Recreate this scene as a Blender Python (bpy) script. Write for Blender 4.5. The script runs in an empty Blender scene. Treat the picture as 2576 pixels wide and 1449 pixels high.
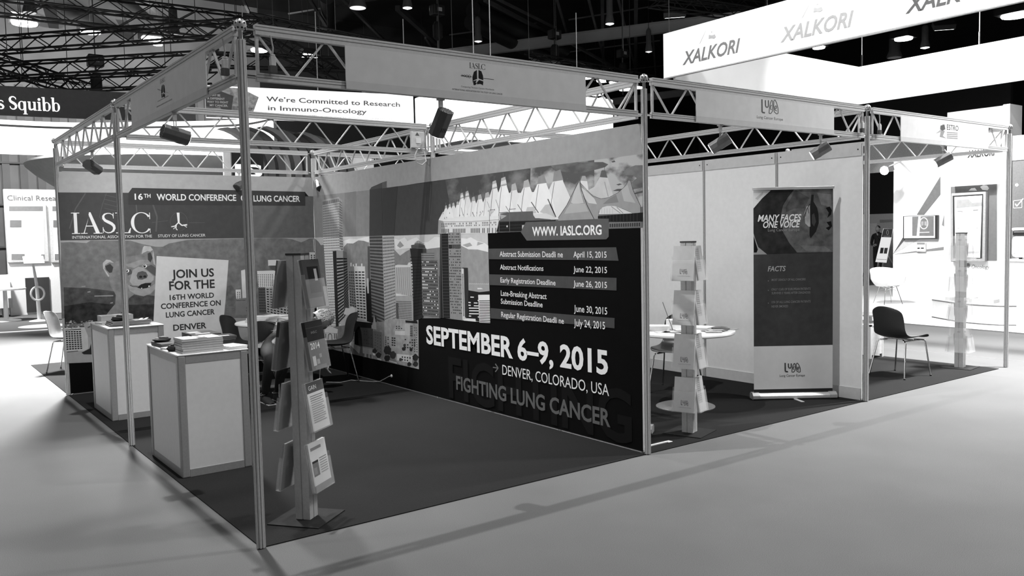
import bpy, bmesh, math, random
from mathutils import Vector, Matrix
sc = bpy.context.scene
COL = sc.collection
PI = math.pi
R = math.radians
random.seed(7)

# ---------------------------------------------------------------- camera
CW, CH, CF = 2576.0, 1449.0, 2119.43
CAM = Vector((-1.56818, -4.46220, 1.68096))
_yaw, _pit, _rol = 0.931766, -0.062408, 0.021049
_f = Vector((math.cos(_pit)*math.cos(_yaw), math.cos(_pit)*math.sin(_yaw), math.sin(_pit)))
_r = Vector((math.sin(_yaw), -math.cos(_yaw), 0))
_d = _f.cross(_r)
_r2 = _r*math.cos(_rol) + _d*math.sin(_rol)
_d2 = -_r*math.sin(_rol) + _d*math.cos(_rol)
cd = bpy.data.cameras.new('camera')
cam = bpy.data.objects.new('camera', cd)
COL.objects.link(cam)
m = Matrix((_r2, -_d2, -_f)).transposed().to_4x4()
m.translation = CAM
cam.matrix_world = m
cd.sensor_width = 36.0
cd.lens = CF*36.0/CW
cd.clip_end = 300
sc.camera = cam

# ---------------------------------------------------------------- exposure, world, hall light
sc.view_settings.view_transform = 'Standard'
sc.view_settings.look = 'None'
sc.view_settings.gamma = 1.0
sc.view_settings.use_curve_mapping = False
sc.view_settings.exposure = 0.0
w = bpy.data.worlds.new('hall_air')
sc.world = w
w.use_nodes = True
w.node_tree.nodes['Background'].inputs[0].default_value = (1, 1, 1, 1)
w.node_tree.nodes['Background'].inputs[1].default_value = 0.10

def area(name, loc, size, power, target=None, spread=PI):
    l = bpy.data.lights.new(name, 'AREA')
    l.shape = 'DISK'
    l.size = size
    l.energy = power
    l.spread = spread
    o = bpy.data.objects.new(name, l)
    COL.objects.link(o)
    o.location = loc
    t = Vector(target) if target else Vector(loc) - Vector((0, 0, 1))
    o.rotation_euler = (t - Vector(loc)).to_track_quat('-Z', 'Y').to_euler()
    return o
# high-bay lamps of the hall (power, x, y, z)
for i, (x, y, z, p, sz) in enumerate([(0.2, 1.4, 10, 680, .10), (8, -3, 10, 760, .7), (-7, 3, 10, 200, .7), (-5, -8, 10, 230, .7), (5, -9, 10, 250, .7),
                                      (14, -7, 10, 420, .7), (-9, 13, 10, 300, .7), (9, 8, 10, 260, .7)]):
    area('hall_light', (x, y, z), sz, p)
# floods on the far grey wall
area('hall_light', (2, 29, 9.2), 0.9, 900, (2, 40, 7.5))
area('hall_light', (9, 29, 9.2), 0.9, 850, (9, 40, 7.5))
# stand lighting: spots of the bright stand on the right and of the one behind the booth
area('stand_light', (9.8, -1.0, 7.8), 0.4, 1050, (9.2, -1.2, 0), R(96))
area('stand_light', (6.6, 4.9, 8.4), 0.4, 85, (10, 4.9, 4.9), R(80))
area('stand_light', (6.6, 1.2, 8.4), 0.4, 85, (10, 1.2, 4.9), R(80))
area('stand_light', (11.6, 4.6, 6.4), 0.5, 210, (17.5, 4.4, 1.6), R(84))
area('stand_light', (12.6, 2.4, 4.2), 0.4, 48, (16, 3.0, 4.8), R(90))
area('stand_light', (1.6, 11.2, 7.6), 1.3, 1900, (0.4, 8.6, 0), R(85))
area('stand_light', (-0.6, 16.4, 5.6), 0.5, 320, (1.2, 18.0, 0.6), R(120))
# ---------------------------------------------------------------- measuring: a point of the photograph on a plane of the hall
def ray(u, v):
    return _f + _r2*((u - CW/2)/CF) + _d2*((v - CH/2)/CF)
def on(u, v, ax, val):
    d = ray(u, v)
    i = 'xyz'.index(ax)
    return CAM + d*((val - CAM[i])/d[i])

# ---------------------------------------------------------------- materials (procedural; everything in this hall is grey)
_mats = {}
def lin(g):
    c = g/255.0
    return c/12.92 if c <= 0.04045 else ((c + 0.055)/1.055)**2.4
def M(g, rough=0.6, metal=0.0, noise=0.05, scale=30.0, emit=0.0, kind=''):
    key = (round(g), rough, metal, noise, scale, emit, kind)
    if key in _mats:
        return _mats[key]
    m = bpy.data.materials.new('%s_grey_%d' % (kind or 'surface', round(g)))
    m.use_nodes = True
    nt = m.node_tree
    b = nt.nodes['Principled BSDF']
    L = lin(g)
    if g > 200: noise = min(noise, .012)
    b.inputs['Roughness'].default_value = rough
    b.inputs['Metallic'].default_value = metal
    if kind == 'print': b.inputs['Specular IOR Level'].default_value = 0.038
    if emit:
        b.inputs['Base Color'].default_value = (L, L, L, 1)
        b.inputs['Emission Color'].default_value = (1, 1, 1, 1)
        b.inputs['Emission Strength'].default_value = emit
    else:
        tc = nt.nodes.new('ShaderNodeTexCoord')
        n = nt.nodes.new('ShaderNodeTexNoise')
        n.inputs['Scale'].default_value = scale
        n.inputs['Detail'].default_value = 3
        cr = nt.nodes.new('ShaderNodeValToRGB')
        lo, hi = L*(1 - noise*2), L*(1 + noise*2)
        cr.color_ramp.elements[0].position = 0.3
        cr.color_ramp.elements[1].position = 0.7
        cr.color_ramp.elements[0].color = (lo, lo, lo, 1)
        cr.color_ramp.elements[1].color = (min(hi, 1), min(hi, 1), min(hi, 1), 1)
        nt.links.new(tc.outputs['Object'], n.inputs['Vector'])
        nt.links.new(n.outputs['Fac'], cr.inputs['Fac'])
        nt.links.new(cr.outputs['Color'], b.inputs['Base Color'])
    _mats[key] = m
    return m
def carpet_mat(name, g, scale=420.0, amp=0.22, patch=0.10):
    m = bpy.data.materials.new(name)
    m.use_nodes = True
    nt = m.node_tree
    b = nt.nodes['Principled BSDF']
    b.inputs['Roughness'].default_value = 0.95
    b.inputs['Specular IOR Level'].default_value = 0.03
    L = lin(g)
    tc = nt.nodes.new('ShaderNodeTexCoord')
    n1 = nt.nodes.new('ShaderNodeTexNoise'); n1.inputs['Scale'].default_value = scale; n1.inputs['Detail'].default_value = 2
    n2 = nt.nodes.new('ShaderNodeTexNoise'); n2.inputs['Scale'].default_value = 1.3; n2.inputs['Detail'].default_value = 4
    r1 = nt.nodes.new('ShaderNodeMapRange'); r1.inputs[1].default_value = 0.3; r1.inputs[2].default_value = 0.7
    r1.inputs[3].default_value = L*(1 - amp); r1.inputs[4].default_value = L*(1 + amp)
    r2 = nt.nodes.new('ShaderNodeMapRange'); r2.inputs[1].default_value = 0.3; r2.inputs[2].default_value = 0.7
    r2.inputs[3].default_value = 1 - patch; r2.inputs[4].default_value = 1 + patch
    mu = nt.nodes.new('ShaderNodeMath'); mu.operation = 'MULTIPLY'
    bp = nt.nodes.new('ShaderNodeBump'); bp.inputs['Strength'].default_value = 0.25; bp.inputs['Distance'].default_value = 0.004
    for n in (n1, n2):
        nt.links.new(tc.outputs['Object'], n.inputs['Vector'])
    nt.links.new(n1.outputs['Fac'], r1.inputs[0]); nt.links.new(n2.outputs['Fac'], r2.inputs[0])
    nt.links.new(r1.outputs[0], mu.inputs[0]); nt.links.new(r2.outputs[0], mu.inputs[1])
    nt.links.new(mu.outputs[0], b.inputs['Base Color'])
    nt.links.new(n1.outputs['Fac'], bp.inputs['Height']); nt.links.new(bp.outputs[0], b.inputs['Normal'])
    return m
def glass_mat(name, g=235, alpha=0.22, rough=0.08):
    m = bpy.data.materials.new(name)
    m.use_nodes = True
    nt = m.node_tree
    b = nt.nodes['Principled BSDF']
    b.inputs['Base Color'].default_value = (lin(g), lin(g), lin(g), 1)
    b.inputs['Roughness'].default_value = rough
    b.inputs['Alpha'].default_value = alpha
    return m
ACRYL = glass_mat('clear_acrylic', 230, 0.12, 0.06)
ALU = M(175, 0.38, 0.75, 0.03, 60, 0, 'aluminium')
ALUM = M(186, 0.45, 0.15, 0.03, 60, 0, 'painted_aluminium')
CHROME = M(205, 0.14, 1.0, 0.02, 20, 0, 'chrome')
BLACK = M(28, 0.45, 0, 0.05, 40, 0, 'black_plastic')
SLOT = M(20, 0.8, 0, 0.03, 40, 0, 'slot')
WHITE = M(228, 0.5, 0, 0.015, 20, 0, 'white_laminate')
DARKM = M(52, 0.5, 0.4, 0.06, 30, 0, 'dark_steel')
def cloud_ink(g0, g1, scale=3.0, lo=.42, hi=.60):
    m = bpy.data.materials.new('cloud_print'); m.use_nodes = True
    nt = m.node_tree; b = nt.nodes['Principled BSDF']; b.inputs['Roughness'].default_value = .62
    tc = nt.nodes.new('ShaderNodeTexCoord'); mp = nt.nodes.new('ShaderNodeMapping'); mp.inputs['Scale'].default_value = (1, .75, 1.6)
    n = nt.nodes.new('ShaderNodeTexNoise'); n.inputs['Scale'].default_value = scale; n.inputs['Detail'].default_value = 6
    cr = nt.nodes.new('ShaderNodeValToRGB'); e = cr.color_ramp.elements
    e[0].position = lo; e[1].position = hi; e[0].color = (lin(g0),)*3 + (1,); e[1].color = (lin(g1),)*3 + (1,)
    nt.links.new(tc.outputs['Object'], mp.inputs[0]); nt.links.new(mp.outputs[0], n.inputs['Vector']); nt.links.new(n.outputs['Fac'], cr.inputs[0]); nt.links.new(cr.outputs[0], b.inputs['Base Color'])
    return m
def P(g, n=0.03):                       # printing ink
    return M(g, 0.78, 0, n, 14, 0, 'print')

# ---------------------------------------------------------------- meshes
class MB:
    def __init__(s):
        s.v = []; s.f = []; s.m = []
    def poly(s, pts, mat):
        i = len(s.v)
        s.v += [tuple(p) for p in pts]
        s.f.append(tuple(range(i, i + len(pts)))); s.m.append(mat)
    def add(s, vs, fs, mat):
        i = len(s.v)
        s.v += [tuple(p) for p in vs]
        for f in fs:
            s.f.append(tuple(i + k for k in f)); s.m.append(mat)
    def box(s, lo, hi, mat, T=None):
        x0, y0, z0 = lo; x1, y1, z1 = hi
        vs = [Vector(p) for p in ((x0,y0,z0),(x1,y0,z0),(x1,y1,z0),(x0,y1,z0),(x0,y0,z1),(x1,y0,z1),(x1,y1,z1),(x0,y1,z1))]
        if T: vs = [T @ p for p in vs]
        s.add(vs, [(3,2,1,0),(4,5,6,7),(0,1,5,4),(1,2,6,5),(2,3,7,6),(3,0,4,7)], mat)
    def frame(s, p0, p1, up=(0, 0, 1)):
        p0 = Vector(p0); p1 = Vector(p1)
        z = (p1 - p0); L = z.length; z = z/L
        u = Vector(up)
        if abs(u.dot(z)) > 0.98: u = Vector((1, 0, 0))
        x = u.cross(z).normalized(); y = z.cross(x)
        return p0, x, y, z, L
    def bar(s, p0, p1, w, h, mat, up=(0, 0, 1)):       # w across, h along up
        o, x, y, z, L = s.frame(p0, p1, up)
        vs = []
        for t in (0, L):
            for a, b in ((-1,-1),(1,-1),(1,1),(-1,1)):
                vs.append(o + z*t + x*(a*w/2) + y*(b*h/2))
        s.add(vs, [(3,2,1,0),(4,5,6,7),(0,1,5,4),(1,2,6,5),(2,3,7,6),(3,0,4,7)], mat)
    def prof(s, p0, p1, pts, mat, up=(0, 0, 1)):       # extrude a profile [(x,y)] from p0 to p1
        o, x, y, z, L = s.frame(p0, p1, up)
        n = len(pts)
        vs = [o + z*t + x*a + y*b for t in (0, L) for a, b in pts]
        fs = [(i, (i+1) % n, n + (i+1) % n, n + i) for i in range(n)]
        fs += [tuple(range(n-1, -1, -1)), tuple(range(n, 2*n))]
        s.add(vs, fs, mat)
    def tube(s, pts, r, mat, n=8, closed=False):
        pts = [Vector(p) for p in pts]
        rs = r if isinstance(r, (list, tuple)) else [r]*len(pts)
        rings = []
        N = len(pts)
        prev = None
        for i, p in enumerate(pts):
            a = pts[(i-1) % N] if (i > 0 or closed) else p
            b = pts[(i+1) % N] if (i < N-1 or closed) else p
            t = (b - a).normalized()
            if prev is None:
                u = Vector((0, 0, 1)) if abs(t.z) < 0.9 else Vector((1, 0, 0))
                x = u.cross(t).normalized()
            else:
                x = (prev - t*prev.dot(t)).normalized()
            prev = x
            y = t.cross(x)
            rings.append([p + x*(rs[i]*math.cos(2*PI*k/n)) + y*(rs[i]*math.sin(2*PI*k/n)) for k in range(n)])
        i0 = len(s.v)
        for rg in rings: s.v += [tuple(q) for q in rg]
        M_ = N if closed else N-1
        for i in range(M_):
            for k in range(n):
                s.f.append((i0+i*n+k, i0+i*n+(k+1) % n, i0+((i+1) % N)*n+(k+1) % n, i0+((i+1) % N)*n+k)); s.m.append(mat)
        if not closed:
            s.f.append(tuple(i0+k for k in range(n-1, -1, -1))); s.m.append(mat)
            s.f.append(tuple(i0+(N-1)*n+k for k in range(n))); s.m.append(mat)
    def lathe(s, c, prof, mat, n=24, axis=None):       # prof [(r,z)]
        c = Vector(c)
        T = Vector((0, 0, 1)).rotation_difference(Vector(axis).normalized()).to_matrix() if axis else Matrix.Identity(3)
        i0 = len(s.v)
        for r, z in prof:
            for k in range(n):
                s.v.append(tuple(c + T @ Vector((r*math.cos(2*PI*k/n), r*math.sin(2*PI*k/n), z))))
        for i in range(len(prof)-1):
            for k in range(n):
                s.f.append((i0+i*n+k, i0+i*n+(k+1) % n, i0+(i+1)*n+(k+1) % n, i0+(i+1)*n+k)); s.m.append(mat)
        if prof[0][0] > 1e-6: s.f.append(tuple(i0+k for k in range(n-1, -1, -1))); s.m.append(mat)
        if prof[-1][0] > 1e-6: s.f.append(tuple(i0+(len(prof)-1)*n+k for k in range(n))); s.m.append(mat)
    def grid(s, rows, mat, closed=False):              # rows of points
        i0 = len(s.v); nr = len(rows); nc = len(rows[0])
        for rw in rows: s.v += [tuple(p) for p in rw]
        for i in range(nr-1):
            for k in range(nc if closed else nc-1):
                s.f.append((i0+i*nc+k, i0+i*nc+(k+1) % nc, i0+(i+1)*nc+(k+1) % nc, i0+(i+1)*nc+k)); s.m.append(mat)
    def build(s, name, parent=None, smooth=None, bevel=0.0, world=True, subsurf=0, solid=0.0, weld=False):
        off = Vector((0, 0, 0))
        if parent is not None and world:
            q = parent
            while q.parent: q = q.parent
            off = Vector(q.location)
        me = bpy.data.meshes.new(name)
        me.from_pydata([tuple(Vector(p) - off) for p in s.v], [], s.f)
        ml = []
        for x in s.m:
            if x not in ml: ml.append(x)
        for x in ml: me.materials.append(x)
        ix = {x: i for i, x in enumerate(ml)}
        me.polygons.foreach_set('material_index', [ix[x] for x in s.m])
        if weld or bevel or subsurf:
            bm = bmesh.new(); bm.from_mesh(me)
            bmesh.ops.remove_doubles(bm, verts=bm.verts, dist=1e-5)
            bm.to_mesh(me); bm.free()
        if smooth is not None:
            me.polygons.foreach_set('use_smooth', [True]*len(me.polygons))
            me.set_sharp_from_angle(angle=R(smooth))
        me.update()
        o = bpy.data.objects.new(name, me)
        COL.objects.link(o)
        if parent is not None: o.parent = parent
        if solid:
            md = o.modifiers.new('thickness', 'SOLIDIFY'); md.thickness = solid; md.offset = 0
        if bevel:
            md = o.modifiers.new('edge', 'BEVEL'); md.width = bevel; md.segments = 2; md.limit_method = 'ANGLE'; md.angle_limit = R(40)
        if subsurf:
            md = o.modifiers.new('sub', 'SUBSURF'); md.levels = subsurf; md.render_levels = subsurf
        return o

def tag(o, label, cat, group=None, kind=None):
    if label: o['label'] = label
    if cat: o['category'] = cat
    if group: o['group'] = group
    if kind: o['kind'] = kind
    return o
def thing(name, label, cat, loc=(0, 0, 0), rz=0.0, group=None):
    o = bpy.data.objects.new(name, None)
    COL.objects.link(o)
    o.location = loc
    o.rotation_euler = (0, 0, rz)
    o.empty_display_size = 0.1
    return tag(o, label, cat, group)
def structure(o):
    o['kind'] = 'structure'
    return o
def part(o, label):
    o['label'] = label
    return o
def dup(root, loc=None, rz=None, label=None, group=None, rot=None):
    def cp(o, par):
        c = o.copy(); COL.objects.link(c)
        if par is not None: c.parent = par
        for ch in list(o.children): cp(ch, c)
        return c
    r = cp(root, None)
    if loc is not None: r.location = loc
    if rz is not None: r.rotation_euler = (0, 0, rz)
    if rot is not None: r.rotation_euler = rot
    if label: r['label'] = label
    if group: r['group'] = group
    return r

# ---------------------------------------------------------------- lettering
_tx = {}
def text_geo(s, bold=0.0, shear=0.0, space=1.0):
    key = (s, bold, shear, space)
    if key in _tx: return _tx[key]
    c = bpy.data.curves.new('t', 'FONT')
    c.body = s; c.offset = bold; c.shear = shear; c.space_character = space
    c.resolution_u = 3; c.fill_mode = 'FRONT'
    o = bpy.data.objects.new('t', c); COL.objects.link(o)
    dg = bpy.context.evaluated_depsgraph_get()
    me = bpy.data.meshes.new_from_object(o.evaluated_get(dg))
    vs = [(v.co.x, v.co.y) for v in me.vertices]
    fs = [tuple(p.vertices) for p in me.polygons]
    bpy.data.objects.remove(o); bpy.data.curves.remove(c); bpy.data.meshes.remove(me)
    _tx[key] = (vs, fs)
    return vs, fs
def cap_height(bold):
    vs, _ = text_geo('H', bold)
    return min(v[1] for v in vs), max(v[1] for v in vs)
def put_text(mb, s, O, U, V, mat, bold=0.012, shear=0.0, space=1.0):
    """O baseline start, U whole width, V cap height (3D vectors)"""
    vs, fs = text_geo(s, bold, shear, space)
    x0 = min(v[0] for v in vs); x1 = max(v[0] for v in vs)
    y0, y1 = cap_height(bold)
    O = Vector(O); U = Vector(U); V = Vector(V)
    mb.add([O + U*((x-x0)/(x1-x0)) + V*((y-y0)/(y1-y0)) for x, y in vs], fs, mat)

class Face:
    """a printed upright face lying in the plane ax = val; layers step out along sgn"""
    def __init__(s, ax, val, sgn, step=0.00009):
        s.ax = ax; s.val = val; s.sgn = sgn; s.step = step; s.mb = MB(); s.layer = 0; s.n = 0
    def pt(s, p, k=None):
        return on(p[0], p[1], s.ax, s.val + s.sgn*s.step*((s.layer if k is None else k) + (s.n % 18)*0.05))
    def poly(s, g, pts, n=0.03, mat=None):
        s.mb.poly([s.pt(p) for p in pts], mat or P(g, n)); s.n += 1
    def line(s, g, pts, w):
        for a, b in zip(pts, pts[1:]):
            dx, dy = b[0]-a[0], b[1]-a[1]
            L = math.hypot(dx, dy) or 1
            nx, ny = -dy/L*w/2, dx/L*w/2
            s.poly(g, [(a[0]+nx, a[1]+ny), (b[0]+nx, b[1]+ny), (b[0]-nx, b[1]-ny), (a[0]-nx, a[1]-ny)])
    def disc(s, g, c, rx, ry, n=20, a0=0.0):
        s.poly(g, [(c[0]+rx*math.cos(a0+2*PI*k/n), c[1]+ry*math.sin(a0+2*PI*k/n)) for k in range(n)])
    def ring(s, g, c, rx, ry, w, n=28):
        for k in range(n):
            a, b = 2*PI*k/n, 2*PI*(k+1)/n
            s.poly(g, [(c[0]+rx*math.cos(a), c[1]+ry*math.sin(a)), (c[0]+rx*math.cos(b), c[1]+ry*math.sin(b)),
                       (c[0]+(rx-w)*math.cos(b), c[1]+(ry-w)*math.sin(b)), (c[0]+(rx-w)*math.cos(a), c[1]+(ry-w)*math.sin(a))])
    def cells(s, g, quad, rows, cols, fx=0.6, fy=0.5, drop=0.0, alt=None):
        """a grid of windows in a four-cornered facade (TL, TR, BR, BL)"""
        tl, tr, br, bl = quad
        def q(u, v):
            return (tl[0]*(1-u)*(1-v)+tr[0]*u*(1-v)+br[0]*u*v+bl[0]*(1-u)*v, tl[1]*(1-u)*(1-v)+tr[1]*u*(1-v)+br[1]*u*v+bl[1]*(1-u)*v)
        for i in range(rows):
            for j in range(cols):
                if drop and random.random() < drop:
                    if alt is None: continue
                    gg = alt
                else: gg = g
                u0 = (j + 0.5 - fx/2)/cols; u1 = (j + 0.5 + fx/2)/cols
                v0 = (i + 0.5 - fy/2)/rows; v1 = (i + 0.5 + fy/2)/rows
                n_ = s.n
                s.poly(gg, [q(u0, v0), q(u1, v0), q(u1, v1), q(u0, v1)]); s.n = n_
    def text(s, g, body, p0, p1, ptop, bold=0.012, shear=0.0, space=1.0, flat=True):
        O = s.pt(p0); U = s.pt(p1) - O; V = s.pt(ptop) - O
        if flat:
            U.z = 0
            V = Vector((0, 0, V.z))
        put_text(s.mb, body, O, U, V, P(g, 0.01), bold, shear, space)
    def z(s, k): s.layer = k
def Z(x0, y0, k):
    return lambda *p: [(x0 + a/k, y0 + b/k) for a, b in p]

# serif capitals drawn as strokes: returns polygons in a unit box (width, list of polygons)
def arc_stroke(cx, cy, rx, ry, a0, a1, wthin, wthick, n=22):
    out = []
    for k in range(n):
        q = []
        for a in (a0 + (a1-a0)*k/n, a0 + (a1-a0)*(k+1)/n):
            c, sn = math.cos(a), math.sin(a)
            wd = wthin + (wthick - wthin)*abs(c)**1.5
            q.append(((cx + rx*c, cy + ry*sn), (cx + (rx-wd)*c, cy + (ry-wd*0.55-wthin*0.45)*sn)))
        out.append([q[0][0], q[1][0], q[1][1], q[0][1]])
    return out
def rc(x0, y0, x1, y1): return [(x0, y0), (x1, y0), (x1, y1), (x0, y1)]
def curve_stroke(pts, ws):
    """a stroke along points with a width at each"""
    out = []
    L = []
    for i, p in enumerate(pts):
        a = pts[max(i-1, 0)]; b = pts[min(i+1, len(pts)-1)]
        dx, dy = b[0]-a[0], b[1]-a[1]; l = math.hypot(dx, dy) or 1
        L.append(((p[0]-dy/l*ws[i]/2, p[1]+dx/l*ws[i]/2), (p[0]+dy/l*ws[i]/2, p[1]-dx/l*ws[i]/2)))
    for i in range(len(L)-1):
        out.append([L[i][1], L[i+1][1], L[i+1][0], L[i][0]])
    return out
def s_curve(x0, w):
    pts = []; ws = []
    for k in range(25):
        t = k/24
        y = 0.93 - 0.86*t
        a = t*2*PI
        pts.append((x0 + w*(0.5 + 0.36*math.sin(a*1.0 + PI*0.0)*(-1)), y)); ws.append(0.05 + 0.10*max(0, 1-abs(t-0.5)*3.2) + 0.03)
    return pts, ws
def serif_word(word):
    polys = []; x = 0.0
    for ch in word:
        if ch == 'I':
            polys += [rc(x+.10, 0, x+.23, 1), rc(x, 0, x+.33, .035), rc(x, .965, x+.33, 1)]; x += .36
        elif ch == 'A':
            polys += [[(x+.10, .02), (x+.36, .86), (x+.39, 1.0), (x+.14, .02)], [(x+.36, 1.02), (x+.42, 1.02), (x+.76, .02), (x+.60, .02), (x+.335, .90)],
                      rc(x+.20, .34, x+.58, .385), rc(x, 0, x+.26, .035), rc(x+.50, 0, x+.86, .035)]; x += .84
        elif ch == 'S':
            pts = [(.50,.78),(.47,.90),(.36,.965),(.25,.965),(.14,.92),(.085,.83),(.09,.72),(.16,.62),(.28,.55),(.41,.47),(.50,.37),(.52,.25),(.47,.12),(.36,.04),(.24,.03),(.12,.09),(.06,.24)]
            ws = [.02,.035,.04,.045,.07,.09,.11,.125,.14,.14,.125,.11,.085,.055,.045,.035,.02]
            polys += curve_stroke([(x+a, b) for a, b in pts], ws)
            polys += [rc(x+.485, .72, x+.51, .99), rc(x+.045, .02, x+.07, .30)]; x += .58
        elif ch == 'L':
            polys += [rc(x+.10, 0, x+.23, 1), rc(x, .965, x+.34, 1), rc(x, 0, x+.60, .04), [(x+.50, .03), (x+.60, .03), (x+.63, .25), (x+.60, .25)]]; x += .64
        elif ch == 'C':
            polys += arc_stroke(x+.46, .5, .46, .52, R(38), R(322), .035, .14, 30)
            polys += [rc(x+.80, .68, x+.83, 1.0), rc(x+.80, .0, x+.82, .22)]; x += .86
    return polys, x
def put_polys(mb, polys, W, O, U, V, mat):
    n = Vector(U).cross(Vector(V)).normalized()
    for i, p in enumerate(polys):
        mb.poly([Vector(O) + Vector(U)*(a/W) + Vector(V)*b + n*(4e-6*i) for a, b in p], mat)
# ================================================================ the hall
def slab(name, lo, hi, mat):
    mb = MB(); mb.box(lo, hi, mat)
    return structure(mb.build(name))
slab('floor', (-30, -30, -0.1), (60, 48, 0), carpet_mat('hall_carpet', 98, 300.0, 0.26, 0.05))
slab('ceiling', (-30, -30, 14.0), (60, 48, 14.2), M(40, 0.9, 0, 0.2, 0.4, 0, 'roof'))
slab('wall_back', (-30, 40, 0), (15, 40.3, 14), M(132, 0.9, 0, 0.12, 0.5, 0, 'concrete'))
slab('wall_back_right', (15, 40, 0), (60, 40.3, 14), M(40, 0.9, 0, 0.12, 0.5, 0, 'dark_wall'))
slab('wall_right', (50, -30, 0), (50.3, 40, 14), M(50, 0.9, 0, 0.15, 0.3, 0, 'dark_wall'))
mb = MB()                                             # ribs of the corrugated back wall
for k in range(46):
    mb.box((-16+k*0.7, 39.88, 0), (-16+k*0.7+0.3, 40.0, 9.0), M(118, 0.9, 0, 0.12, 0.5, 0, 'concrete'))
structure(mb.build('trim_1'))
mb = MB()
for k in range(5):
    mb.box((-16, 39.84, 1.6+k*1.9), (18, 40.0, 1.68+k*1.9), M(110, 0.9, 0, 0.1, 0.5, 0, 'concrete'))
structure(mb.build('trim_2'))

# ================================================================ the stand's carpet
mb = MB(); mb.box((0, 0, 0), (8.82, 9.02, 0.006), carpet_mat('stand_carpet', 38, 420, 0.25, 0.06))
tag(mb.build('stand_carpet'), 'dark grey carpet laid under the whole row of stands', 'carpet')
mb = MB()
mb.box((9.6, -6, 0), (9.615, 9.5, 0.0015), M(120, 0.8)); 
tag(mb.build('floor_seam'), 'thin dark seam running across the pale hall carpet beside the corner post', 'seam')

# ================================================================ upright posts of the stand system
HB = 2.8177
def post_prof(r=0.025, sl=0.006, dp=0.007):
    pts = []
    for k in range(8):
        a = R(22.5 + 45*k); b = R(22.5 + 45*(k+1))
        p = Vector((r*math.cos(a), r*math.sin(a))); q = Vector((r*math.cos(b), r*math.sin(b)))
        mid = (p+q)/2; t = (q-p).normalized(); nrm = mid.normalized()
        pts += [p, mid - t*sl/2, mid - t*sl/2 - nrm*dp, mid + t*sl/2 - nrm*dp, mid + t*sl/2]
    return [(p.x, p.y) for p in pts]
_PP = post_prof()
def post(x, y, label, top=2.74, knob=True, z0=0.006):
    t = thing('stand_post', label, 'post', (x, y, z0), 0, 'upright posts of the stands')
    mb = MB(); mb.prof((x, y, z0), (x, y, top), _PP, ALUM, up=(1, 0, 0)); mb.build('upright', t)
    if knob:
        mb = MB(); mb.lathe((x, y, top), [(0.012, 0), (0.012, 0.05)], CHROME, 12); mb.build('neck', t, 40)
        r = 0.033
        mb = MB(); mb.lathe((x, y, HB), [(0.0001, -r)] + [(r*math.cos(a), r*math.sin(a)) for a in [R(-75+15*k) for k in range(11)]] + [(0.0001, r)], M(190, 0.35, 0.4, 0.02, 30, 0, 'node'), 24)
        k_ = mb.build('ball_node', t, 60)
        mb = MB()
        for i in range(8):
            for el in (-35, 10, 50):
                a = R(45*i + (22 if el == 10 else 0)); e = R(el)
                n = Vector((math.cos(a)*math.cos(e), math.sin(a)*math.cos(e), math.sin(e)))
                mb.lathe(Vector((x, y, HB)) + n*(r-0.0006), [(0.0055, 0), (0.0055, 0.001)], SLOT, 10, n)
        h = mb.build('hole_pattern', k_)
        h['label'] = 'dark drilled holes'
    return t
post(0, 0, 'aluminium post with drilled ball on top, nearest corner of the carpet')
post(0, 3, 'slim aluminium post standing beside the far white counter')
post(0, 6, 'aluminium post at the outer end of the bear mural wall')
post(3, 0, 'aluminium post at the front end of the dark mural wall')
post(6, 0, 'aluminium post at the front end of the plain white wall')
post(9, 0, 'aluminium post at the outer corner beside the clear literature stand')
post(3, 3, 'post with ball rising above the middle of the dark mural wall')
post(3, 6, 'post with ball in the inner corner where the two murals meet')
post(6, 3, 'post with ball behind the top of the plain white wall')
post(9, 3, 'rear post of the open stand with the clear literature stand')
post(6, 6, 'post with ball in the rear row behind the plain white wall')

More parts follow.
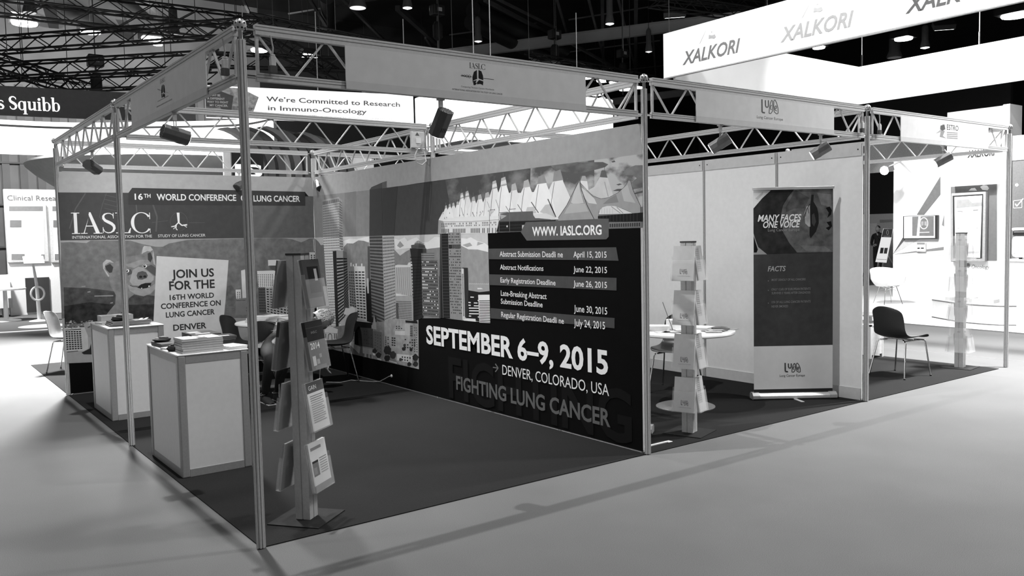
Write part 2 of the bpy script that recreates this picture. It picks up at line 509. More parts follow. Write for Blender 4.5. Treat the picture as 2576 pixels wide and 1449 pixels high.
# ================================================================ lattice girders between the posts
def chord_prof(w, h):
    a, b = w/2, h/2; n = 0.004
    return [(-a, -b), (a, -b), (a, -b*0.3), (a-n, -b*0.3), (a-n, -b*0.05), (a, -b*0.05), (a, b*0.45), (a-n, b*0.45), (a-n, b*0.62), (a, b*0.62), (a, b),
            (-a, b), (-a, b*0.62), (-a+n, b*0.62), (-a+n, b*0.45), (-a, b*0.45), (-a, -b*0.05), (-a+n, -b*0.05), (-a+n, -b*0.3), (-a, -b*0.3)]
def girder(p0, p1, label, pitch=0.4):
    p0 = Vector(p0); p1 = Vector(p1)
    d = (p1 - p0).normalized()
    a = p0 + d*0.075; b = p1 - d*0.075
    t = thing('lattice_girder', label, 'girder', (p0.x, p0.y, 2.53), 0, 'lattice girders over the stands')
    Zv = lambda p, z: Vector((p.x, p.y, z))
    mb = MB(); mb.prof(Zv(a, 2.802), Zv(b, 2.802), chord_prof(0.036, 0.054), ALUM); mb.build('top_chord', t)
    mb = MB(); mb.prof(Zv(a, 2.553), Zv(b, 2.553), chord_prof(0.030, 0.044), ALUM); mb.build('bottom_chord', t)
    L = (b - a).length
    n = int(round(L/pitch))
    st = L/n
    for k in range(n):
        for s0, s1, z0, z1 in ((0, .45, 2.775, 2.575), (.55, 1, 2.575, 2.775)):
            q0 = a + d*(st*(k + s0 + (0.04 if s0 == 0 else 0))); q1 = a + d*(st*(k + s1 - (0.04 if s1 == 1 else 0)))
            mb = MB(); mb.bar(Zv(q0, z0), Zv(q1, z1), 0.010, 0.014, ALUM, up=(-d.y, d.x, 0.0)); mb.build('brace', t)
    for q, s in ((a, 1), (b, -1)):
        mb = MB(); mb.bar(Zv(q + d*(0.01*s), 2.55), Zv(q + d*(0.01*s), 2.80), 0.016, 0.016, ALUM); mb.build('end_stile', t)
        for z in (2.802, 2.553):
            e = q - d*((0.041 if z > 2.7 else 0.049)*s)
            mb = MB(); mb.tube([Zv(q, z), Zv(e, z)], 0.009, CHROME, 8); mb.build('connector', t, 40)
    return t
girder((0, 0, 0), (3, 0, 0), 'girder carrying the largest sign, above the open front of the mural stand')
girder((3, 0, 0), (6, 0, 0), 'girder carrying the two-lobed lung sign, above the front of the banner stand')
girder((6, 0, 0), (9, 0, 0), 'girder carrying the small star sign at the outer end of the row')
girder((0, 0, 0), (0, 3, 0), 'girder carrying the obliquely seen sign over the two counters')
girder((0, 3, 0), (0, 6, 0), 'girder without a sign running back to the bear mural')
girder((0, 3, 0), (3, 3, 0), 'girder crossing the middle of the mural stand, holding the small grey box')
girder((0, 6, 0), (3, 6, 0), 'girder above the bear mural wall')
girder((3, 3, 0), (3, 6, 0), 'girder above the city skyline part of the dark mural wall')
girder((3, 0, 0), (3, 3, 0), 'girder above the tent-roof part of the dark mural wall')
girder((3, 3, 0), (6, 3, 0), 'girder along the back of the banner stand, before the bright lantern')
girder((6, 0, 0), (6, 3, 0), 'girder above the plain white wall with two posts')
girder((9, 0, 0), (9, 3, 0), 'girder along the open outer side of the last stand')
girder((6, 3, 0), (6, 6, 0), 'girder of the rear row behind the plain white wall')
girder((3, 6, 0), (6, 6, 0), 'farthest girder seen under the bright lantern')

# ================================================================ partition walls
def partition(ax, val, a0, a1, label, panels, h=2.49, skirt=True, rail=True, sgn=-1, mat=None):
    """upright wall in the plane ax=val from a0 to a1 along the other axis"""
    t = thing('partition_wall', label, 'wall', (val, a0, 0.006) if ax == 'x' else (a0, val, 0.006))
    def bx(mb, u0, u1, w0, w1, z0, z1, m):
        if ax == 'x': mb.box((val+w0, u0, z0), (val+w1, u1, z1), m)
        else: mb.box((u0, val+w0, z0), (u1, val+w1, z1), m)
    mat = mat or WHITE
    st = (a1 - a0)/panels
    for k in range(panels):
        mb = MB(); bx(mb, a0+k*st+0.012, a0+(k+1)*st-0.012, -0.008, 0.008, 0.02, h-0.01, mat); mb.build('panel', t)
        if k:
            mb = MB(); mb.prof((val, a0+k*st, 0.006) if ax == 'x' else (a0+k*st, val, 0.006), (val, a0+k*st, h) if ax == 'x' else (a0+k*st, val, h), post_prof(0.021), ALUM, up=(1, 0, 0)); mb.build('joint_post', t)
        for (z0, z1, w, nm) in ((0.006, 0.12, 0.016, 'base_rail'), (h-0.115, h, 0.016, 'top_rail')):
            mb = MB(); bx(mb, a0+k*st+0.02, a0+(k+1)*st-0.02, -w, w, z0, z1, M(196, 0.5, 0, 0.02, 20, 0, 'painted_rail')); r_ = mb.build(nm, t)
            if nm == 'top_rail':
                mb = MB()
                for e in (a0+k*st+0.055, a0+(k+1)*st-0.055):
                    c = Vector((val+sgn*w, e, h-0.055)) if ax == 'x' else Vector((e, val+sgn*w, h-0.055))
                    mb.lathe(c, [(0.007, 0), (0.007, 0.002)], SLOT, 10, (sgn, 0, 0) if ax == 'x' else (0, sgn, 0))
                mb.build('screw', r_)
    return t
partition('y', 6.0, 0.03, 2.97, 'stand wall carrying the bear and city mural', 3)
partition('x', 3.0, 0.03, 5.97, 'long dividing wall carrying the dark skyline mural with dates', 6)
partition('x', 6.0, 0.03, 2.97, 'plain white panel wall behind the roll-up banner with facts', 3)
partition('y', 3.0, 3.03, 5.97, 'white panel wall across the back of the banner stand', 3)
# ================================================================ printed murals
def sheet(t, ax, val, a0, a1, z0, z1, g):
    mb = MB()
    if ax == 'x': mb.box((val, a0, z0), (val+0.003, a1, z1), P(g))
    else: mb.box((a0, val, z0), (a1, val+0.003, z1), P(g))
    return mb.build('backing_sheet', t)

# ---------------------------------------------------------------- long dark mural (plane x = 2.975)
t = thing('wall_mural', 'long dark mural with skyline, tent roofs, dates and large white lettering', 'mural', (2.975, 0.03, 0.02), 0, 'printed wall murals')
sheet(t, 'x', 2.9765, 0.03, 5.985, 0.02, 2.486, 15)
F = Face('x', 2.9762, -1)
A = Z(780, 440, 5.175); B = Z(780, 700, 5.572); C = Z(960, 560, 5.173); D = Z(1100, 400, 6.588); E = Z(1380, 380, 6.588); G = Z(1050, 380, 4)
top = lambda y: (lambda p: p)
def wz(y, z):                                   # a point of this wall back in photograph coordinates
    q = Vector((2.9762, y, z)) - CAM
    return (CW/2 + CF*q.dot(_r2)/q.dot(_f), CH/2 + CF*q.dot(_d2)/q.dot(_f))
F.z(1)
F.poly(150, [wz(5.985, 2.485), wz(0.03, 2.485), (1617, 387), (1420, 412), (1180, 443.5), (1050, 461), (1020, 466), (930, 478), (785, 494)])
F.poly(128, [(785, 494), (930, 478), (930, 594), (790, 597)])
F.poly(70, [(930, 478), (1020, 466), (1180, 443.5), (1250, 434.5), (1250, 585), (1150, 588), (1020, 592), (929, 594)])
F.poly(108, [(1250, 434.5), (1420, 412), (1617, 387), (1617, 573), (1250, 585)])
F.poly(196, [(787, 597.5), (929, 594), (1020, 592), (1227, 585), (1233, 812), (1165, 806), (1107, 799), (1052, 791), (1054, 929), (866, 886), (793, 868)])
F.z(2)
F.poly(142, [(785, 494), (815, 491), (815, 597), (790, 597)])
F.poly(118, A((450, 235), (600, 213), (600, 795), (450, 800)))
# clouds behind the tents
F.poly(0, [(1120, 452.6), (1250, 434.5), (1340, 422.7), (1345, 560), (1250, 560), (1140, 560)], mat=cloud_ink(66, 120, 3.2, .50, .68))
F.poly(0, [(1335, 423.3), (1420, 412), (1500, 402), (1505, 540), (1330, 560)], mat=cloud_ink(74, 172, 3.0, .46, .60))
F.poly(0, [(1495, 402.6), (1617, 387), (1617, 520), (1495, 530)], mat=cloud_ink(80, 168, 3.6, .40, .50))
F.z(3)
for pts in (E((1200, 400), (1290, 290), (1440, 235), (1560, 235), (1560, 600), (1400, 640), (1380, 520), (1460, 450), (1400, 400), (1300, 400)),
            E((30, 240), (350, 200), (620, 185), (900, 182), (990, 220), (940, 265), (820, 300), (640, 340), (500, 380), (300, 350), (120, 320))):
    F.poly(0, pts, mat=cloud_ink(72, 112, 4.0, .45, .65))
for pts in (E((1120, 555), (1180, 537), (1220, 550), (1160, 570)), E((1060, 660), (1140, 628), (1230, 625), (1180, 665)), E((1040, 175), (1090, 155), (1110, 180), (1060, 190)), E((1400, 700), (1560, 655), (1560, 690), (1440, 715))):
    F.poly(84, pts)
# tent roofs
F.z(4)
F.poly(222, D((20, 1015), (90, 880), (200, 850), (350, 830), (560, 800), (800, 760), (1000, 620), (1150, 560), (1400, 560), (1700, 540), (1880, 500), (2100, 480), (2100, 1000), (1040, 1010), (860, 1230), (560, 1225), (380, 1235), (170, 1235), (60, 1200)))
tents = [(95, 890, 6, 70, 1005), (145, 768, 14, 62, 990), (206, 744, 14, 66, 980), (268, 724, 15, 70, 970), (338, 704, 17, 60, 960), (408, 562, 20, 95, 960), (495, 530, 24, 110, 960), (600, 625, 22, 105, 950),
         (705, 588, 26, 115, 950), (828, 550, 30, 120, 940), (948, 358, 32, 150, 950), (1098, 300, 38, 175, 940), (1270, 405, 36, 170, 920), (1478, 345, 42, 200, 900), (1730, 265, 55, 230, 900), (1995, 185, 62, 300, 980)]
for i, (cx, ay, hw, hb, by) in enumerate(tents):
    F.z(5 + (i % 3))
    h = by - ay; f1 = 0.24
    sh = [(cx-hw, ay+hw*0.5), (cx+hw*0.7, ay-hw*0.2), (cx+hw*1.5, ay+h*f1), (cx+hw*1.5+(hb-hw*1.5)*0.35, ay+h*0.45), (cx+hw*1.5+(hb-hw*1.5)*0.72, ay+h*0.66), (cx+hb, by),
          (cx-hb, by), (cx-hw*1.4-(hb-hw*1.4)*0.7, ay+h*0.66), (cx-hw*1.4-(hb-hw*1.4)*0.3, ay+h*0.42), (cx-hw*1.3, ay+h*f1)]
    F.poly(218 + (i % 3)*5, D(*sh), 0.015)
    F.z(8)
    F.poly(172 if i < 14 else 140, D((cx-hw, ay+hw*0.5), (cx+hw*0.7, ay-hw*0.2), (cx+hw*1.5, ay+h*f1*0.85), (cx-hw*1.3, ay+h*f1)))
    if i in (5, 6, 10, 11):
        F.z(9); F.poly(210, D((cx-hw*1.1, ay+h*.11), (cx+hw*1.05, ay+h*.07), (cx+hw*1.25, ay+h*.16), (cx-hw*1.25, ay+h*.20)))
        F.line(90, D((cx-hw*1.3, ay+h*f1), (cx+hw*1.5, ay+h*f1*0.8)), 0.8)
    F.z(10)
    F.line(120, D((cx-hw*.2, ay+4), (cx-hw*.2, ay-70 if i > 4 else ay-45)), 0.6)
    if i > 4: F.line(105, D((cx-hw*0.9, ay+h*.25), (cx-hw*1.1-hb*.1, ay+h*.6), (cx-hw*1.2-hb*.2, by)), 0.7 if i < 10 else 1.1)
F.z(11)
for i in range(1, 6):                              # dark struts between tents
    x, y = ((828, 705), (970, 672), (1135, 780), (1330, 752), (1557, 712))[i-1]
    F.line(100, D((x, y), (x+(40, 50, 65, 85, 120)[i-1], y+(110, 150, 110, 130, 180)[i-1])), (0.8, .9, 1.3, 1.5, 2.2)[i-1])
F.line(95, D((1832, 662), (1965, 960)), 2.6)
for x, y in ((205, 885), (120, 970), (155, 960), (372, 925), (430, 915), (498, 905), (590, 890), (655, 880), (712, 870), (752, 860), (845, 850), (950, 830)):
    F.poly(110, D((x-6, y+22), (x, y-12), (x+7, y+20)))
F.line(70, D((395, 805), (430, 930)), 0.8); F.line(70, D((580, 880), (615, 955)), 1.2)
for pts in (D((690, 930), (750, 870), (700, 960)), D((870, 870), (950, 860), (890, 920)), D((1490, 800), (1600, 790), (1650, 900), (1460, 890)), D((1790, 760), (1900, 740), (1960, 970), (1700, 880))):
    F.poly(188, pts)
# terminal facade
F.poly(214, D((60, 1040), (230, 1030), (1020, 1000), (990, 1225), (380, 1240), (60, 1235)))
F.poly(150, D((20, 1010), (100, 1030), (150, 1240), (10, 1240)))
F.z(12)
for i in range(34):
    x = 70 + i*27
    for y, hh in ((1065 - i*0.8, 30), (1105 - i*0.8, 22)):
        if random.random() < 0.62: F.poly(95, D((x, y), (x+14, y), (x+13, y+hh), (x+2, y+hh)))
    if random.random() < 0.75: F.poly(105, D((x, 1160 - i*0.6), (x+16, 1160 - i*0.6), (x+16, 1225), (x, 1225)))
F.line(150, D((100, 1040), (560, 1040), (1020, 1005)), 1.2)
F.poly(96, D((1040, 905), (1200, 880), (1585, 865), (1590, 930), (1625, 980), (1880, 985), (1880, 1010), (1040, 1035)))
F.poly(165, D((1040, 915), (1150, 940), (1060, 1000)))
F.poly(208, D((1590, 920), (1700, 905), (1800, 900), (1900, 940), (1960, 975), (1940, 1005), (1880, 1000), (1620, 975)))
F.poly(38, D((1020, 1050), (1960, 1010), (1960, 1050), (1470, 1050), (1470, 1195), (980, 1205)))
F.z(13)
F.line(60, D((1020, 1042), (1970, 1012)), 1.2)
for y in (1100, 1150): F.line(85, D((1030, y+6), (1410, y-12)), 0.5)
F.poly(190, D((1405, 1095), (1468, 1090), (1468, 1190), (1405, 1195)))
F.disc(200, D((1157, 1115))[0], 2, 2.6, 10)
for p in (((863, 850), (868, 1205)), ((1022, 830), (1024, 1205)), ((1196, 820), (1200, 1195))): F.line(110, D(*p), 1.1)
for p in (((868, 846), (955, 842)), ((1028, 890), (1170, 880)), ((1196, 834), (1300, 826))): F.line(80, D(*p), 1.3)
# great tent at the right
F.z(14)
F.poly(216, E((525, 500), (560, 412), (610, 412), (640, 500), (665, 660), (560, 620)))
F.poly(165, E((530, 490), (560, 412), (610, 412), (640, 500)))
F.poly(190, E((850, 430), (975, 435), (1075, 745), (1000, 790), (870, 800), (630, 665), (760, 590)))
F.poly(96, E((875, 325), (900, 316), (945, 330), (977, 442), (850, 432)))
F.line(70, E((925, 245), (928, 330)), 0.8); F.line(95, E((928, 510), (990, 760)), 0.9); F.line(95, E((720, 630), (860, 775)), 0.8)
F.z(15)
F.poly(150, E((515, 480), (525, 520), (600, 620), (730, 745), (870, 790), (1000, 770), (1150, 690), (1250, 600), (1310, 520), (1330, 485), (1362, 510), (1400, 650), (1450, 780), (1525, 910), (1530, 1015), (1420, 1040), (1250, 960), (1100, 910), (970, 905), (880, 940), (830, 1010), (820, 1125), (160, 1152), (160, 1105), (300, 900), (420, 660)))
F.z(16)
F.poly(196, E((540, 600), (600, 640), (760, 790), (800, 880), (660, 860), (560, 720)), 0.01); F.poly(190, E((430, 660), (500, 520), (520, 640), (580, 860), (420, 880), (370, 850)), 0.01)
F.poly(172, E((300, 960), (360, 870), (600, 870), (660, 1000), (260, 1040)), 0.01); F.poly(172, E((1200, 640), (1310, 560), (1350, 700), (1440, 860), (1250, 830)), 0.01)
F.poly(128, E((1000, 790), (1120, 720), (1160, 850), (900, 880)), 0.01)
F.poly(205, E((830, 1050), (850, 980), (890, 935), (970, 908), (1100, 912), (1240, 965), (1400, 1035)))
F.z(17)
F.line(62, E((518, 480), (545, 640), (640, 900), (755, 1130)), 1.6); F.line(62, E((500, 500), (420, 660), (300, 900), (160, 1105)), 1.1)
F.line(62, E((520, 520), (730, 745), (870, 790), (1000, 770), (1150, 690), (1250, 600), (1310, 520)), 0.9); F.line(62, E((1362, 510), (1400, 650), (1525, 910), (1530, 1180)), 1.0)
F.line(110, E((1040, 920), (1190, 1030)), 1.3); F.line(110, E((1130, 930), (1235, 1030)), 1.3)
for k in range(5): F.line(150, E((880+k*45, 950), (880+k*45, 1040)), 0.5)
F.poly(34, E((818, 1078), (1562, 1018), (1562, 1170), (1000, 1172), (1000, 1120), (818, 1118)))
F.poly(120, E((998, 1188), (1528, 1168), (1528, 1255), (1000, 1278)))
F.z(18)
for k in range(12): F.line(80, E((850+k*56, 1072-k*4), (850+k*56, 1120 if k < 3 else 1165)), 0.5)
for k in range(14): F.poly(60, E((1010+k*37, 1205-k*1.4), (1036+k*37, 1204-k*1.4), (1036+k*37, 1262-k*1.2), (1010+k*37, 1264-k*1.2)))

# ---- mountains and the skyline
F.z(3)
F.poly(118, A((25, 825), (60, 825), (110, 870), (140, 915), (180, 910), (230, 960), (230, 1449), (25, 1449)))
F.poly(222, A((435, 860), (520, 830), (600, 835), (770, 800), (770, 870), (435, 930)), 0.02)
F.poly(134, A((435, 945), (480, 890), (560, 893), (630, 852), (700, 858), (770, 884), (770, 1500), (435, 1500)), 0.06)
F.poly(128, C((155, 340), (240, 430), (310, 380), (400, 330), (590, 345), (720, 318), (765, 325), (765, 1245), (155, 1245)), 0.06)
F.poly(218, C((160, 205), (230, 225), (300, 190), (335, 240), (400, 210), (455, 190), (520, 255), (600, 255), (690, 185), (765, 190), (765, 322), (590, 343), (400, 328), (185, 350)), 0.05)
F.poly(150, C((1030, 300), (1130, 345), (1250, 350), (1390, 385), (1402, 805), (1120, 785), (1030, 640)), 0.05)
F.poly(158, C((1120, 780), (1402, 808), (1405, 893), (1270, 905), (1120, 880)))
F.z(4)
F.poly(150, C((200, 300), (240, 240), (290, 300), (240, 330))); F.poly(160, C((430, 260), (480, 230), (560, 280), (500, 300)))
F.poly(226, C((1035, 200), (1110, 210), (1160, 190), (1250, 240), (1340, 265), (1388, 300), (1388, 383), (1250, 350), (1130, 348), (1035, 300)), 0.05)
F.poly(165, C((1050, 290), (1150, 260), (1180, 300), (1110, 320))); F.poly(170, C((1250, 250), (1330, 270), (1240, 300)))
for x in range(1140, 1400, 26): F.poly(205, C((x, 790+((x*7) % 13)), (x+15, 788), (x+17, 800), (x, 802)))
F.poly(220, C((1245, 850), (1295, 850), (1320, 865), (1250, 868)))
F.z(6)                                                   # tall white tower
F.poly(168, [(811, 507), (853, 497), (853.5, 597), (813, 597)]); F.poly(228, [(813, 597), (853.5, 597), (858, 826), (834, 826), (820, 700)])
F.poly(140, [(853, 497), (860, 503), (862.5, 597), (853.5, 597)]); F.poly(190, [(853.5, 597), (862.5, 597), (864, 640), (855, 640)])
F.poly(150, [(811, 503), (852, 495.5), (853, 500), (811, 508)])
F.z(7)
F.cells(90, [(811.5, 507.5), (852.5, 499.5), (853, 508), (811.7, 516)], 1, 18, .7, 1)
F.cells(104, [(812, 517), (853, 509), (853.8, 620), (813.5, 622)], 17, 15, .62, .42); F.cells(118, [(814, 622), (854, 620), (857, 824), (833, 824)], 30, 13, .6, .42)
F.cells(84, [(853.4, 502), (860, 508), (863, 630), (854.5, 630)], 19, 3, .7, .5)
F.z(8)                                                   # tower with dark bands
F.poly(56, [(837, 632), (846, 631), (852, 824), (845, 822)]); F.poly(172, [(846, 631), (863, 631), (866, 790), (852, 820)])
F.poly(112, [(863, 631), (872.5, 635), (878, 775), (866, 800)])
F.z(9)
F.cells(44, [(846.5, 647), (863.3, 647), (866, 800), (851.5, 815)], 20, 1, .98, .52); F.cells(40, [(863.3, 647), (873, 648), (878, 775), (866, 800)], 20, 1, .98, .52)
for x in (848, 852, 856): F.disc(225, (x, 628), 1.6, 2.4, 8)
F.z(8)                                                   # block with a window grid
F.poly(136, [(876, 670), (890.5, 670), (898, 775), (880, 770)]); F.poly(216, [(890.5, 669.5), (918, 670), (923, 808), (898, 803)])
F.z(9)
F.cells(60, [(877, 681), (890, 681), (897, 775), (880, 770)], 13, 3, .62, .5); F.cells(70, [(891.5, 681), (917.5, 681), (921.5, 804), (898.5, 800)], 17, 3, .74, .5)
for x, y in ((883, 661), (889, 665), (896, 663), (910, 663)): F.poly(225, [(x-1.5, 670), (x-1.5, y), (x+1.5, y), (x+1.5, 670)])
F.z(8)
F.poly(84, [(924.5, 620), (930, 619), (932, 710), (926, 740)]); F.poly(36, [(920, 724), (934, 700), (936, 812), (923, 808)]); F.poly(190, [(922, 700), (927, 700), (928, 738), (924, 738)])
F.z(10)                                                  # great tower
F.poly(62, [(930, 478), (934, 471), (960, 460), (962, 592.6), (929, 594)], 0.02); F.poly(74, [(929, 478), (936, 470), (961.5, 459), (973, 455.5), (973, 471.5), (935, 476.5)])
F.poly(60, [(962, 474), (1000, 468.5), (991, 591.7), (962, 592.6)], .02)
F.poly(112, [(929, 594), (961.6, 592.6), (968, 828), (936, 812)]); F.poly(166, [(961.6, 592.6), (991, 591.7), (996.5, 803), (968, 828)])
F.z(11)
F.cells(120, [(961.5, 460), (973, 456), (973, 471), (961.5, 473)], 4, 4, .5, .6)
F.cells(62, [(929.3, 594), (961.6, 592.6), (968, 826), (936, 811)], 27, 1, 1.0, .52); F.cells(58, [(962.3, 595), (991, 594), (996, 803), (968.5, 816)], 27, 10, .55, .40)
for k in range(3):
    F.poly(40, [(934+k, 800+k*4), (941+k*3, 796), (942+k*3, 828), (936, 826)])
F.z(12)                                                  # pin-striped block
F.poly(204, C((175, 560), (205, 548), (335, 552), (350, 520), (395, 515), (400, 560), (408, 955), (185, 960)))
F.poly(158, C((185, 955), (408, 948), (418, 1282), (190, 1255)))
F.z(13)
F.cells(80, C((180, 583), (398, 578), (406, 960), (188, 925)), 1, 17, .42, 1.0); F.cells(52, C((190, 1015), (388, 1020), (393, 1270), (220, 1250)), 11, 12, .62, .52)
F.poly(212, C((188, 915), (250, 915), (252, 945), (188, 948))); F.poly(84, C((186, 1045), (218, 1045), (222, 1255), (190, 1250)))
F.z(12)                                                  # black tower with a crown
F.poly(44, C((368, 335), (535, 335), (545, 1235), (415, 1290), (400, 560))); F.poly(66, C((530, 335), (580, 335), (583, 400), (535, 420)))
F.poly(92, C((383, 292), (425, 285), (430, 268), (500, 270), (560, 292), (572, 333), (385, 332))); F.line(60, C((463, 235), (465, 275)), 0.7)
F.z(13); F.cells(58, C((385, 296), (565, 300), (570, 330), (386, 326)), 2, 9, .8, .5)
F.cells(34, C((372, 430), (520, 430), (520, 1210), (420, 1240)), 20, 1, 1, .3)
F.z(14)                                                  # ladder block
F.poly(104, C((515, 395), (685, 395), (685, 488), (728, 490), (748, 1228), (535, 1208)))
F.z(15)
F.cells(182, C((516, 395), (684, 395), (686, 490), (518, 490)), 3, 1, 1, .16); F.cells(182, C((518, 485), (728, 488), (747, 1226), (535, 1208)), 17, 1, 1.0, .16)
F.z(16); F.cells(44, C((525, 490), (724, 492), (742, 1222), (538, 1206)), 17, 11, .8, .36, .35, 200)
F.z(14)                                                  # dark slab tower
F.poly(40, C((760, 145), (865, 140), (890, 1248), (752, 1240))); F.z(15); F.line(120, C((776, 145), (800, 1240)), 0.8); F.line(105, C((768, 145), (768, 1240)), 0.6); F.line(70, C((750, 700), (760, 1235)), 1.0)
F.cells(58, C((785, 150), (862, 148), (886, 1240), (800, 1238)), 28, 1, 1, .35)
F.z(14)
F.poly(138, C((865, 128), (1028, 126), (1050, 1268), (890, 1250)))
F.z(15); F.cells(48, C((868, 132), (1024, 130), (1046, 1200), (890, 1190)), 29, 12, .62, .42, .30); F.poly(52, C((872, 288), (1028, 285), (1030, 334), (873, 336))); F.z(16); F.cells(120, C((912, 288), (1028, 285), (1029, 334), (913, 336)), 1, 9, .35, .9)
F.z(16)
F.poly(54, C((1040, 585), (1122, 588), (1130, 880), (1120, 1235), (1086, 1235), (1070, 600))); F.poly(206, C((1037, 600), (1068, 602), (1086, 1252), (1052, 1250)))
F.z(17); F.cells(44, C((1040, 665), (1068, 665), (1084, 1220), (1056, 1220)), 34, 1, .75, .5)
F.z(16)
F.poly(36, C((1118, 878), (1270, 905), (1410, 890), (1412, 945), (1258, 940), (1272, 1290), (1100, 1245)))
F.z(17)
for x0, y0, x1 in ((1155, 962, 1200), (1130, 1032, 1160), (1200, 1038, 1248), (1130, 1068, 1160), (1200, 1075, 1262), (1135, 1105, 1262), (1138, 1140, 1262), (1138, 1178, 1262), (1135, 1208, 1165), (1250, 1005, 1262), (1252, 1220, 1266)):
    F.poly(224, C((x0, y0), (x1, y0+2), (x1, y0+16), (x0, y0+14)))
F.poly(226, C((1256, 940), (1405, 938), (1413, 1307), (1272, 1300))); F.z(18); F.cells(36, C((1268, 1008), (1408, 1005), (1413, 1305), (1275, 1298)), 14, 1, 1, .42)
F.poly(222, C((1060, 1260), (1110, 1245), (1222, 1252), (1226, 1290), (1070, 1275)))
# ---- lower city
F.z(20)
F.poly(128, [(793, 830), (870, 818), (1000, 805), (1050, 808), (1054, 929), (866, 886), (793, 868)], 0.1)
F.poly(216, B((200, 690), (300, 680), (390, 715), (370, 908), (210, 900)))
F.z(21)
F.poly(120, B((245, 860), (250, 790), (280, 765), (310, 790), (315, 860))); F.z(22); F.poly(206, B((258, 860), (262, 800), (280, 782), (298, 800), (302, 860)))
F.z(21)
for x in (212, 335, 360): F.poly(110, B((x, 775), (x+16, 777), (x+16, 850), (x, 848)))
F.line(130, B((200, 765), (390, 775)), 0.8)
F.poly(222, B((495, 415), (560, 420), (590, 390), (630, 425), (632, 520), (680, 525), (660, 545), (470, 505), (480, 470)))
F.poly(34, B((625, 600), (870, 625), (870, 770), (870, 960), (620, 930)))
F.z(22)
F.poly(222, B((585, 540), (665, 555), (665, 600), (622, 600), (625, 925), (705, 962), (690, 1062), (555, 935)))
F.cells(185, B((590, 560), (620, 562), (622, 900), (580, 900)), 9, 1, 1, .3)
F.poly(74, B((665, 735), (700, 690), (880, 700), (885, 980), (700, 945), (680, 920))); F.poly(104, B((882, 735), (1005, 755), (1012, 1080), (885, 1000)))
F.poly(164, B((860, 660), (884, 640), (893, 500), (908, 560), (926, 640), (930, 720), (862, 705)))
F.poly(148, B((500, 975), (560, 935), (690, 1060), (705, 960), (868, 1000), (880, 1130), (520, 1045)))
F.z(23)
for x in (735, 790, 835): F.poly(92, B((x, 1050+(x-735)*.15), (x+28, 1056+(x-735)*.15), (x+28, 1108+(x-735)*.15), (x, 1098+(x-735)*.15)))
F.cells(60, B((900, 770), (1000, 785), (1005, 1060), (890, 985)), 6, 3, .25, .25); F.cells(50, B((745, 720), (870, 735), (875, 950), (745, 920)), 5, 4, .3, .3, .5)
F.poly(156, B((1040, 600), (1130, 570), (1330, 580), (1335, 620), (1430, 625), (1500, 610), (1525, 1275), (1240, 1200), (1120, 1020), (1040, 960)), 0.1)
F.z(24)
F.poly(40, B((1335, 590), (1505, 600), (1505, 635), (1340, 622)))
F.poly(196, B((1190, 740), (1330, 740), (1330, 800), (1190, 790))); F.poly(176, B((1330, 640), (1400, 645), (1400, 800), (1330, 800)))
F.cells(52, B((1045, 810), (1110, 815), (1110, 960), (1045, 940)), 5, 2, .6, .5, .2); F.cells(48, B((1140, 820), (1200, 825), (1200, 960), (1140, 950)), 4, 2, .8, .55)
F.cells(46, B((1320, 840), (1480, 850), (1485, 1000), (1320, 985)), 4, 5, .6, .5, .3); F.cells(60, B((1160, 660), (1300, 660), (1300, 720), (1160, 715)), 2, 4, .5, .5, .4)
F.cells(70, B((1400, 660), (1440, 660), (1440, 820), (1400, 815)), 6, 1, .9, .6); F.cells(70, B((1450, 680), (1500, 680), (1515, 1050), (1450, 1040)), 11, 2, .5, .4, .2)
F.poly(206, B((1215, 1060), (1440, 1080), (1430, 1190), (1220, 1150))); F.z(25); F.cells(60, B((1240, 1080), (1420, 1100), (1415, 1180), (1245, 1150)), 2, 5, .5, .6, .2)
def crown(cx, cy, r, g):
    n = 16
    F.poly(g, B(*[(cx+r*(0.75+.35*random.random())*math.cos(2*PI*k/n), cy+r*(0.8+.35*random.random())*math.sin(2*PI*k/n)) for k in range(n)]))
for i, (cx, cy, r, g) in enumerate([(1085, 1010, 62, 52), (905, 1020, 34, 50), (1475, 1110, 48, 46), (1160, 1075, 50, 60), (1415, 1000, 24, 44), (1315, 990, 30, 48), (1390, 1205, 30, 50), (1080, 1120, 46, 44), (1325, 940, 22, 60), (960, 1080, 40, 48), (1480, 1200, 40, 52), (1270, 1140, 24, 70)]):
    F.z(26 + i % 4); crown(cx, cy, r, g)
F.z(30)
F.poly(205, B((875, 1040), (915, 1060), (915, 1085), (880, 1080))); F.poly(200, B((940, 1120), (1000, 1135), (1000, 1155), (945, 1140))); F.poly(190, B((1110, 1150), (1220, 1180), (1215, 1200), (1110, 1165)))
F.mb.build('skyline_print', t)

F = Face('x', 2.9762, -1)
F.z(31)
F.poly(92, G((1090, 715), (1925, 684), (1925, 862), (1900, 888), (1100, 901), (1040, 815)))
F.poly(78, [(1229, 625.5), (1460, 623), (1550, 622), (1556, 656), (1460, 654), (1230, 652)]); F.poly(74, [(1231, 690), (1450, 696), (1551, 699), (1551, 731), (1450, 726), (1232, 717)]); F.poly(72, [(1234, 775), (1450, 793), (1546, 800), (1546, 826), (1450, 816), (1234, 801)])
F.mb.build('band_print', t)
F = Face('x', 2.9762, -1)
F.z(33)
F.text(24, 'FIGHTING', (1130, 1000), (1590, 1112), (1130, 897), 0.02)
F.z(34)
def T(s, a, b, c, g=222, bold=0.010, **k):
    F = Face('x', 2.9762, -1); F.z(34)
    F.text(g, s, a, b, c, bold, **k)
    F.mb.build('lettering', t)
T('WWW. IASLC.ORG', (1339, 594), (1513.5, 589.5), (1339, 571), bold=0.026, g=232)
